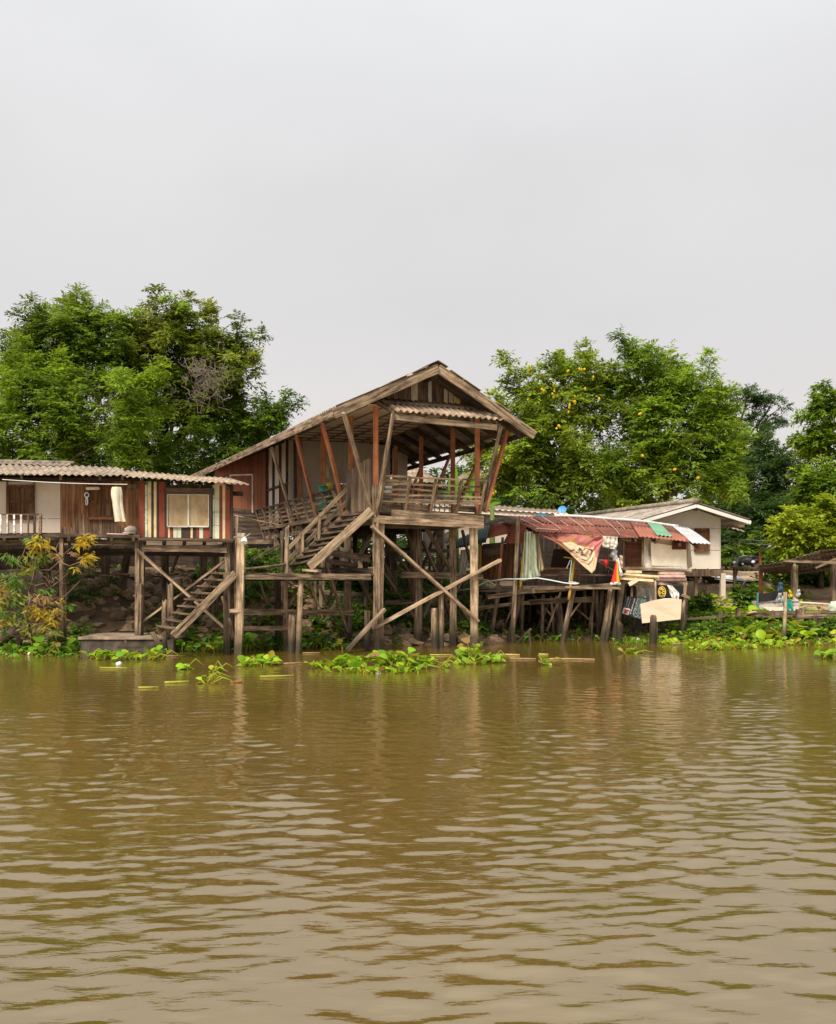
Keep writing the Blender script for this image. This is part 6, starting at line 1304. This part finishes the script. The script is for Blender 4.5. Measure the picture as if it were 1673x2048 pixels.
tree('shady_tree', 'rounded very dark green tree below the flat topped tree', 'tree', (1530, 1140), 55, Ht, .4, dens=.75, pal=DKG, seed=8, young=0, leaf=(.24, .36), twig=.6, sub=(.5, .95))
It = [lobe(*l) for l in ((1660, 800, 40, 22, 33), (1640, 830, 26, 14, 33), (1690, 860, 45, 60, 33), (1640, 895, 36, 22, 33), (1665, 930, 45, 45, 33), (1620, 960, 40, 40, 32.5), (1690, 980, 60, 50, 33), (1640, 990, 45, 30, 32.5), (1625, 885, 18, 10, 33))]
tree('open_tree', 'open bright leaved tree with bare branch tips at the right edge', 'tree', (1690, 1140), 33.5, It,   .2, th=.5, dens=.62, pal=((.07, .15, .010), (.30, .45, .026)), seed=9, gap=.36, young=.15, leaf=(.12, .2), wid=.5, plumes=4, sub=(.22, .42), sprays=11, twig=.35)
Jt = [lobe(*l) for l in ((1625, 1045, 50, 32, 31), (1660, 1030, 45, 28, 31), (1590, 1075, 48, 26, 30.5), (1640, 1085, 50, 24, 30.5), (1680, 1075, 45, 40, 31), (1570, 1095, 26, 14, 30.5))]
tree('yellow_green_shrub', 'bright yellow-green shrub growing over the pavilion roof', 'shrub', (1640, 1140), 32.0, Jt, .1, th=.5, dens=1.3, pal=((.10, .19, .008), (.36, .45, .02)), seed=10, plumes=4, young=.25, leaf=(.11, .18), wid=.5, sub=(.25, .45), twig=.32, ycol=(.34, .42, .03))
Kt = [lobe(*l) for l in ((1600, 1165, 60, 26, 32.5), (1650, 1170, 50, 30, 33), (1570, 1150, 30, 25, 33), (1690, 1190, 50, 40, 33))]
tree('shaded_shrub', 'dark green shrub growing under and behind the pavilion roof', 'shrub', (1620, 1190), 33, Kt, .08, th=.5, dens=1.0, pal=((.022, .06, .006), (.10, .19, .015)), seed=11, young=.1, leaf=(.12, .2), wid=.45, sub=(.25, .45), twig=.35)
# far thicket closing the view between the trees
Lt = [lobe(px, py, 95, 75, 56) for px, py in ((-60, 1010), (80, 1000), (230, 1010), (380, 1000), (520, 1000), (660, 1015), (800, 1020), (930, 1010), (1050, 1020), (1180, 1020), (1300, 1020), (1430, 1040), (1560, 1060), (1700, 1050), (1820, 1040))] + [lobe(px, 1110, 110, 60, 50) for px in range(-80, 1850, 150)]
tag(crown(None, 'distant_thicket', Lt, dens=.42, plumes=3, pal=DKG, seed=12, young=.03, leaf=(.3, .45), twig=.7, sub=(.6, 1.1)), 'dark far-off thicket filling the gaps between trees and houses', 'thicket', kind='stuff')
for i, (bs_, Y, lb, lab) in enumerate((((1415, 1240), 27.6, ((1392, 1212, 18, 16), (1405, 1228, 20, 14), (1385, 1230, 16, 12)), 'leafy bush beside the right post of the rusty shack'), ((1490, 1230), 28.0, ((1490, 1200, 8, 24), (1497, 1218, 16, 14)), 'slender bush on the sandy bank left of the counter'), ((1475, 1115), 33.5, ((1465, 1110, 26, 20), (1490, 1098, 26, 16), (1530, 1115, 30, 18)), 'bush behind the raised plank shelf'))):
    lbs = [lobe(*l, Y) for l in lb]; tree('bush', lab, 'bush', bs_, Y, lbs, .04, 'bushes on the right bank', th=.4, dens=2.0, pal=((.03, .08, .008), (.12, .22, .02)), seed=20 + i, plumes=2, young=.12, leaf=(.1, .16), sub=(.13, .24), twig=.22, wid=.45, sprays=14)
# creeping plants on the bank under the tall house
rng = np.random.default_rng(31); lobes_ = []
for k in range(230):
    px = rng.uniform(478, 985); Y = rng.uniform(24.9, 30.5); c = at(px, 1200, Y); z = ground_z(c.x, Y)
    if mnoise.noise(Vector((c.x * .8, Y * .8, 3))) < -.12: continue
    r = rng.uniform(.14, .34); lobes_.append(((c.x, Y, z + r * .25), (r * 1.4, r * 1.2, r * .7)))
for k in range(46):
    px = rng.uniform(110, 470); Y = rng.uniform(23.2, 26.2); c = at(px, 1200, Y); z = ground_z(c.x, Y)
    if mnoise.noise(Vector((c.x * .9, Y * .9, 5))) < 0: continue
    r = rng.uniform(.10, .22); lobes_.append(((c.x, Y, z + r * .25), (r * 1.4, r * 1.2, r * .7)))
tag(crown(None, 'bank_creepers', lobes_, dens=3.0, plumes=0, sub=(.12, .25), sprays=7, per=6, twig=.18, leaf=(.07, .13), wid=.6, pal=((.02, .06, .006), (.11, .22, .018)), seed=32, young=.1), 'low green creeping plants covering the earth bank below the tall house', 'creepers', kind='stuff')
lobes_ = []
for k in range(85):
    px = rng.uniform(1370, 1673); Y = rng.uniform(25.0, 26.9); c = at(px, 1200, Y); z = ground_z(c.x, Y); r = rng.uniform(.09, .2); lobes_.append(((c.x, Y, z + r * .25), (r * 1.4, r * 1.2, r * .6)))
tag(crown(None, 'bank_weeds', lobes_, dens=3.0, plumes=0, sub=(.12, .25), sprays=7, per=6, twig=.2, leaf=(.08, .14), wid=.5, pal=((.03, .08, .008), (.15, .26, .02)), seed=33, young=.15), 'green weeds covering the right bank below the plank walkway', 'weeds', kind='stuff')

# ---------------------------------------------------------------- banana plants behind the tall house
def banana(label, base, Y, blades):
    c = at(*base, Y); root = thing('banana_plant', label, 'banana plant', (c.x, c.y, 0), 0, 'banana plants behind the tall house')
    mb = MB(); g = ground_z(c.x, Y); mb.tube([Vector((c.x, Y, g - .2)), Vector((c.x, Y, (g + c.z) / 2)), c], .12, .07, 8, (.16, .22, .05)); mb.build('stem', M_hya, root, True)
    for p0, p1, p2, w in blades:
        a, b, d = at(*p0, Y), at(*p1, Y), at(*p2, Y); mb = MB()
        def fn(u, v):
            q = (1 - v) ** 2 * a + 2 * v * (1 - v) * b + v * v * d; tg = ((1 - v) * (b - a) + v * (d - b)).normalized(); sd = tg.cross(Vector((0, 1, .25))).normalized()
            ww = w * (math.sin(math.pi * min(.08 + .92 * v, 1)) ** .7 + .02); x = 2 * u - 1
            return q + sd * (x * ww * (1 + .06 * math.sin(v * 40))) + Vector((0, -abs(x) * ww * .35, 0))
        cloth(mb, fn, 8, 22, .006, lambda u, v: (.16, .36, .03) if abs(u - .5) > .06 else (.30, .42, .08)); mb.build('leaf', M_hya, root, True)
banana('banana plant with one upright bright leaf behind the balcony post', (912, 1000), 30.5, (((906, 1010), (906, 965), (911, 932), .16), ((905, 1005), (890, 985), (878, 992), .14), ((910, 1005), (925, 990), (935, 1002), .1)))
banana('banana plant with a leaning leaf at the right end of the balcony', (955, 1000), 31, (((946, 985), (948, 958), (957, 944), .15), ((945, 1000), (930, 975), (920, 985), .12)))
banana('banana plant spreading a flat leaf right of the tall house deck', (985, 1015), 31.5, (((972, 1018), (985, 998), (1003, 1006), .13), ((972, 1015), (965, 1000), (975, 990), .1)))

# ---------------------------------------------------------------- yellowing shrub at the left
shr = thing('yellowing_shrub', 'straggly shrub with yellowing leaves leaning over the bank before the cream house', 'shrub', at(85, 1285, 21.9)); shr.location.z = 0
YH = 21.5
br_ = [[(70, 1290), (60, 1262), (52, 1230), (60, 1200), (55, 1170)], [(50, 1240), (30, 1215), (15, 1190), (-8, 1170)], [(55, 1195), (64, 1165), (70, 1138), (72, 1115), (58, 1098), (52, 1085)], [(64, 1160), (75, 1140), (100, 1140), (118, 1124), (132, 1105), (152, 1088)], [(118, 1124), (140, 1132), (160, 1124), (180, 1114)], [(70, 1140), (45, 1135), (28, 1128), (18, 1112)], [(30, 1150), (38, 1128), (48, 1105), (55, 1082)], [(75, 1180), (98, 1178), (122, 1160), (140, 1142)], [(70, 1188), (100, 1210), (135, 1188), (160, 1162)], [(62, 1200), (85, 1212), (108, 1222), (95, 1240)], [(55, 1215), (75, 1228), (92, 1250)], [(70, 1172), (90, 1166), (108, 1186)], [(20, 1280), (5, 1262), (-12, 1262)], [(60, 1240), (90, 1245), (110, 1240)], [(118, 1120), (112, 1098), (122, 1075)], [(85, 1118), (95, 1102), (80, 1085)]]
m = MB(); rs = random.Random(2)
for i, b_ in enumerate(br_):
    pts = [at(x, y, YH + rs.uniform(-.25, .25)) for x, y in b_]; m.tube(pts, .05 if i == 0 else .02, .012 if i == 0 else .006, 6)
for k in range(90):
    x, y = rs.uniform(-10, 120), rs.uniform(1150, 1285); p = at(x, y, YH + rs.uniform(-.3, .5)); pts = [p]
    for j in range(4): p = p + Vector((rs.gauss(.05, .1), rs.gauss(0, .06), rs.gauss(.03, .08))); pts.append(p)
    m.tube(pts, .008, .003, 4)
m.build('branches', mat('shrub_bark', (.10, .065, .04), (.32, .22, .14), (4, 4, 4)), shr, True)
m = MB(); m.tube([at(-5, 1290, 22.2), at(12, 1272, 22.1), at(35, 1262, 22), at(50, 1272, 21.9), at(58, 1262, 21.9)], .16, .08, 8); m.tube([at(35, 1300, 21.8), at(40, 1278, 21.9), at(55, 1262, 21.9)], .11, .06, 8); m.build('root', M_bark, shr, True)
YEL, GRE, TAN = (.50, .38, .03), (.12, .24, .03), (.42, .27, .12)
cl_ = [(78, 1078, 14, 12, 26, YEL), (70, 1090, 12, 10, 20, YEL), (95, 1090, 8, 10, 16, YEL), (66, 1078, 14, 8, 14, GRE), (82, 1105, 12, 10, 16, (.28, .26, .03)), (172, 1080, 12, 9, 30, YEL), (160, 1088, 8, 7, 14, YEL), (183, 1070, 6, 5, 8, YEL), (172, 1118, 11, 9, 26, YEL), (182, 1110, 7, 6, 14, YEL), (150, 1136, 4, 3, 5, YEL), (110, 1108, 10, 6, 14, TAN), (140, 1105, 6, 3, 8, TAN), (15, 1112, 13, 9, 18, GRE), (25, 1122, 8, 6, 10, GRE), (75, 1125, 14, 12, 16, (.17, .22, .03)), (88, 1115, 10, 8, 12, GRE), (20, 1155, 20, 14, 36, GRE), (35, 1170, 16, 14, 28, GRE), (20, 1185, 22, 16, 34, (.30, .26, .06)), (5, 1175, 10, 12, 16, YEL), (25, 1200, 14, 10, 18, GRE), (80, 1225, 20, 15, 48, YEL), (68, 1215, 13, 10, 22, YEL), (105, 1240, 14, 11, 26, YEL), (92, 1255, 10, 8, 14, (.40, .34, .04)), (90, 1198, 18, 9, 28, TAN), (75, 1193, 12, 8, 12, TAN), (48, 1220, 10, 9, 16, GRE), (90, 1180, 12, 5, 12, GRE), (138, 1212, 7, 6, 9, GRE), (125, 1200, 4, 6, 4, YEL), (5, 1225, 12, 10, 18, GRE), (8, 1240, 10, 8, 10, YEL), (10, 1258, 10, 6, 8, GRE), (48, 1145, 14, 12, 18, (.2, .24, .03)), (60, 1132, 10, 8, 10, (.3, .28, .04)), (30, 1235, 22, 18, 40, (.2, .26, .04)), (60, 1255, 22, 14, 34, (.3, .3, .05)), (100, 1222, 20, 14, 24, (.42, .34, .06)), (40, 1195, 22, 12, 30, (.22, .28, .05)), (0, 1200, 14, 16, 26, (.35, .32, .06)), (110, 1262, 14, 8, 16, (.25, .3, .05)), (55, 1110, 14, 10, 14, (.25, .28, .04)), (120, 1225, 10, 12, 14, (.4, .3, .08))]
B_, D_, N_, L_l, C_ = [], [], [], [], []; rn = np.random.default_rng(8)
for x, y, rx, ry, n, c in cl_:
    for k in range(int(n * 1.6)):
        p = at(x + rn.normal(0, rx * .5), y + rn.normal(0, ry * .5), YH + rn.normal(0, .12)); B_.append(tuple(p)); a = rn.uniform(0, 6.28)
        D_.append((math.cos(a) * .8, rn.normal(0, .3), -.55 + .5 * math.sin(a))); N_.append((rn.normal(0, .5), -.8, rn.normal(.5, .4))); L_l.append(rn.uniform(.12, .22)); C_.append(np.array(c) * rn.uniform(.6, 1.25))
B_, D_, N_, L_l, C_ = map(np.array, (B_, D_, N_, L_l, C_)); v = leaves(B_, unit(D_), unit(N_), L_l, L_l * .25)
fast_mesh('leaves', v - np.array(pmat(shr).translation), np.arange(len(v)).reshape(-1, 4), M_leaf, shr, np.repeat(C_, 4, 0))

# ---------------------------------------------------------------- water hyacinth
def hyacinth(mb, c, n, rx, ry, hmax, rng, lf=(.06, .1), cols=((.07, .20, .01), (.22, .40, .02)), z0=.0, lean=.5):
    for k in range(n):
        a, q = rng.uniform(0, 6.28), math.sqrt(rng.uniform(0, 1)); b = Vector((c[0] + math.cos(a) * q * rx, c[1] + math.sin(a) * q * ry, z0 if not callable(z0) else z0(c[0] + math.cos(a) * q * rx, c[1] + math.sin(a) * q * ry)))
        h = hmax * rng.uniform(.25, 1) * (1 - .5 * q); a2 = rng.uniform(0, 6.28); l = rng.uniform(.1, lean) * h + .03
        t = b + Vector((math.cos(a2) * l, math.sin(a2) * l, h)); r = rng.uniform(*lf) * (.7 + .5 * h / hmax)
        f = rng.uniform(0, 1); col = tuple(lerp(cols[0][i], cols[1][i], f) * rng.uniform(.8, 1.15) for i in range(3))
        if rng.random() < .09: col = rng.choice(((.26, .17, .05), (.36, .30, .04), (.16, .09, .03)))
        mid = lerp(b, t, .5) + Vector((math.cos(a2), math.sin(a2), 0)) * -.02
        mb.tube([b - up * .03, mid, t], .013, .007, 4, (col[0] * 1.5, col[1] * 1.15, col[2] * 1.5))
        od = Vector((math.cos(a2), math.sin(a2), rng.uniform(-.1, 1.2))).normalized(); sd = od.cross(Vector((rng.gauss(0, .4), rng.gauss(0, .4), 1))).normalized(); nn = sd.cross(od)
        vs = [t]; m_ = 9
        for i in range(m_):
            an = 2 * math.pi * i / m_; x, y = 1 - math.cos(an), math.sin(an) * 1.02; y *= (1 - .1 * x); vs.append(t + od * (x * r) + sd * (y * r) + nn * (r * .35 * y * y - r * .12 * x * x))
        vs.append(t + od * r * .95 - nn * .0); fs = [(m_ + 1, 1 + i, 1 + (i + 1) % m_) for i in range(m_)]
        mb.add(vs[:1 + m_ + 1], fs, col)
RH = random.Random(21)
def clump(label, parts, Y, sticks=0, cols=((.12, .27, .01), (.34, .50, .025)), lf=(.055, .1)):
    mb = MB(); c0 = at(parts[0][0], HY + 100, Y)
    for (px, py, n, wpx, h) in parts:
        Yp = F * H / (py - HY); c = at(px, py, Yp); hyacinth(mb, (c.x, c.y), n, wpx * Yp / F, min(.35, wpx * Yp / F), h, RH, lf, cols)
    for k in range(sticks):
        px, py = RH.choice(parts)[0] + RH.gauss(0, 7), parts[0][1] + RH.uniform(-4, 4); Yp = F * H / (py - HY); a = at(px, py, Yp); an = RH.uniform(-.5, .5); l = RH.uniform(.2, .5); a.z = .02
        mb.tube([a, a + Vector((math.cos(an) * l * .5, math.sin(an) * l * .5, RH.uniform(.05, .2))), a + Vector((math.cos(an) * l, math.sin(an) * l, .02))], .014, .01, 5, (.32, .34, .03))
    o = mb.build('water_hyacinth', M_hya, None, True); return tag(o, label, 'water hyacinth', 'clumps of floating water hyacinth')
clump('widest floating hyacinth clump, in the middle of the river before the tall posts', [(650, 1336, 26, 30, .14), (690, 1334, 34, 28, .24), (730, 1336, 36, 30, .26), (770, 1334, 40, 30, .36), (810, 1333, 44, 34, .40), (845, 1336, 22, 16, .24), (720, 1344, 30, 60, .1), (800, 1345, 26, 40, .1)], 18, 14)
clump('upright hyacinth clump right of the widest one, before the right front stilt', [(945, 1322, 34, 22, .38), (930, 1322, 16, 22, .2), (975, 1324, 18, 18, .14), (952, 1328, 14, 26, .1)], 19.5, 10)
clump('sparse hyacinth clump before the landing stage with two long stalks', [(520, 1330, 14, 30, .2), (545, 1329, 10, 20, .14), (490, 1332, 8, 18, .1)], 19, 8)
clump('low straggling hyacinth clump in front of the concrete landing block', [(215, 1318, 30, 30, .18), (255, 1320, 24, 35, .14), (300, 1316, 24, 30, .2), (180, 1316, 14, 24, .12), (320, 1310, 10, 20, .16)], 20.5, 14)
clump('small bent yellow-green hyacinth plant floating nearest the camera', [(415, 1366, 5, 16, .1)], 16, 5, ((.25, .36, .02), (.38, .48, .04)))
clump('tiny hyacinth sprig floating right of the upright clump', [(990, 1324, 6, 8, .12), (1002, 1326, 4, 8, .08)], 20, 2)
clump('tiny hyacinth sprig floating alone before the rusty shack', [(1087, 1330, 6, 8, .14)], 19, 1)
clump('tiny hyacinth sprig left of the bent plant', [(375, 1339, 5, 8, .1)], 18, 1); clump('small flat hyacinth sprig behind the bent plant', [(430, 1344, 6, 16, .07)], 18, 3)
clump('hyacinth plant floating at the right edge of the river', [(1652, 1316, 34, 11, .16)], 20.5, 2); clump('low hyacinth mat trailing off the right bank near the drift branch', [(1400, 1298, 26, 28, .1), (1425, 1299, 16, 22, .08)], 22, 8); clump('low hyacinth mat trailing off the right bank left of the pale pole', [(1462, 1297, 20, 24, .1), (1490, 1296, 14, 20, .08)], 22, 5); clump('low hyacinth mat trailing off the right bank around the pale pole', [(1545, 1296, 20, 26, .1)], 22, 4)
clump('small flat hyacinth sprig before the hardboard panel', [(1262, 1306, 12, 16, .07)], 21, 2); clump('low hyacinth sprigs between the big clump and the upright clump', [(882, 1335, 4, 12, .05)], 19, 5)
# the unbroken belt of plants along the shore
def belt(label, segs, seed, cols, name='shore_plants'):
    mb = MB(); rg = random.Random(seed)
    for (x0, x1, yb0, yb1, n, h, lf) in segs:
        for k in range(n):
            px, py = rg.uniform(x0, x1), rg.uniform(yb0, yb1); Yp = F * H / (py - HY); c = at(px, py, Yp); hyacinth(mb, (c.x, c.y), 3, .18, .15, h * rg.uniform(.5, 1.1), rg, lf, cols, lambda x, y: max(ground_z(x, y), 0))
    o = mb.build(name, M_hya, None, True); return tag(o, label, 'plants', kind='stuff')
G1, G2 = ((.04, .13, .008), (.17, .33, .015)), ((.13, .27, .01), (.38, .52, .025))
belt('thick belt of green water plants along the left shore', [(-20, 150, 1300, 1311, 60, .30, (.06, .11)), (90, 150, 1298, 1308, 20, .42, (.09, .14)), (130, 250, 1262, 1276, 40, .16, (.04, .06)), (-20, 160, 1308, 1316, 24, .1, (.03, .06))], 3, ((.05, .15, .01), (.18, .34, .02)))
belt('dark green water plants crowding the shore under the landing stage', [(355, 470, 1288, 1305, 75, .34, (.06, .11)), (478, 560, 1284, 1303, 55, .42, (.07, .12)), (560, 690, 1280, 1300, 80, .34, (.06, .11)), (690, 800, 1278, 1292, 22, .2, (.05, .09))], 4, G1)
belt('green water plants along the shore below the rusty shack', [(860, 960, 1276, 1288, 26, .3, (.06, .1)), (960, 1090, 1272, 1284, 34, .26, (.05, .09)), (1090, 1260, 1270, 1282, 60, .24, (.05, .09)), (1230, 1320, 1276, 1290, 60, .16, (.03, .06))], 5, ((.06, .17, .01), (.22, .36, .02)))
belt('bright green water plants massed along the right shore', [(1310, 1420, 1262, 1285, 90, .22, (.05, .1)), (1400, 1520, 1260, 1286, 130, .28, (.07, .13)), (1490, 1610, 1258, 1288, 130, .40, (.09, .16)), (1600, 1700, 1266, 1290, 70, .26, (.06, .11)), (1330, 1660, 1284, 1291, 90, .12, (.04, .08))], 6, G2)
# floating bits
def floater(label, pts, w, col, cat='stick', name='floating_stick'):
    mb = MB(); P_ = []
    for px, py in pts: Yp = F * H / (py - HY); q = at(px, py, Yp); q.z = .015; P_.append(q)
    mb.tube(P_, w, w * .8, 6, col); o = mb.build(name, M_paint, None, True); return tag(o, label, cat, 'sticks and stalks floating on the river')
for lab, pts, w, c in (('pale floating stick left of the two level sticks near the rusty shack', ((998, 1310), (1040, 1311)), .02, (.5, .38, .14)), ('short yellow floating stalk before the rusty shack', ((1078, 1310), (1097, 1310)), .022, (.42, .38, .1)), ('longest tan floating stick before the rusty shack', ((1092, 1319), (1140, 1319), (1190, 1320)), .018, (.5, .33, .16)), ('brown floating stick right of the upright hyacinth', ((1020, 1318), (1072, 1319)), .016, (.4, .26, .14)), ('yellow-green stalk floating below the sparse clump', ((520, 1355), (588, 1353)), .02, (.36, .36, .06)), ('yellow-green stalk floating left of the bent plant', ((277, 1377), (318, 1376)), .017, (.36, .36, .06)), ('flat green stalk floating behind the left bright stalk', ((330, 1367), (378, 1365)), .025, (.35, .40, .05)), ('brown floating twig before the landing stage', ((562, 1329), (605, 1327)), .02, (.4, .26, .14)), ('brown twig floating before the left shore', ((0, 1310), (48, 1310)), .02, (.45, .28, .15)), ('brown twig floating right of the concrete block', ((330, 1314), (372, 1312)), .018, (.45, .3, .16)), ('orange-brown scrap floating right of the bent plant', ((462, 1366), (485, 1365)), .022, (.45, .2, .08)), ('bright stalk floating left of the concrete landing clump', ((200, 1337), (255, 1338)), .018, (.36, .36, .06)), ('thin stalk floating between the two large clumps', ((860, 1311), (905, 1311)), .016, (.45, .4, .1)), ('pale twig floating before the widest clump', ((606, 1307), (640, 1307)), .014, (.45, .3, .15)), ('dark drift branch lying before the right plants', ((1345, 1290), (1370, 1288), (1390, 1284)), .03, (.22, .16, .09))):
    floater(lab, pts, w, c)
for px, py, r, lab in ((238, 1331, .06, 'white foam ball floating before the concrete landing block'), (757, 1342, .055, 'pale foam ball floating before the widest hyacinth clump'), (60, 1310, .05, 'white foam scrap by the left shore plants'), (1276, 1281, .06, 'white food box floating left of the dark stub post')):
    Yp = F * H / (py - HY); c = at(px, py, Yp); c.z = .03; m = MB(); m.blob(c, (r, r, r * .9), px, .12, (.8, .77, .72), 12, 8); o = m.build('foam_ball', M_plastic, None, True); tag(o, lab, 'litter', 'white litter on the water')
m = MB(); c = at(858, 1282, 25.4); c.z = max(ground_z(c.x, c.y), 0) + .1; m.blob(c, (.12, .1, .1), 4, .4, (.7, .62, .52), 12, 8); o = m.build('pale_rag', M_cloth, None, True); tag(o, 'crumpled pale rag on the shore between the tall house stilts', 'rag')
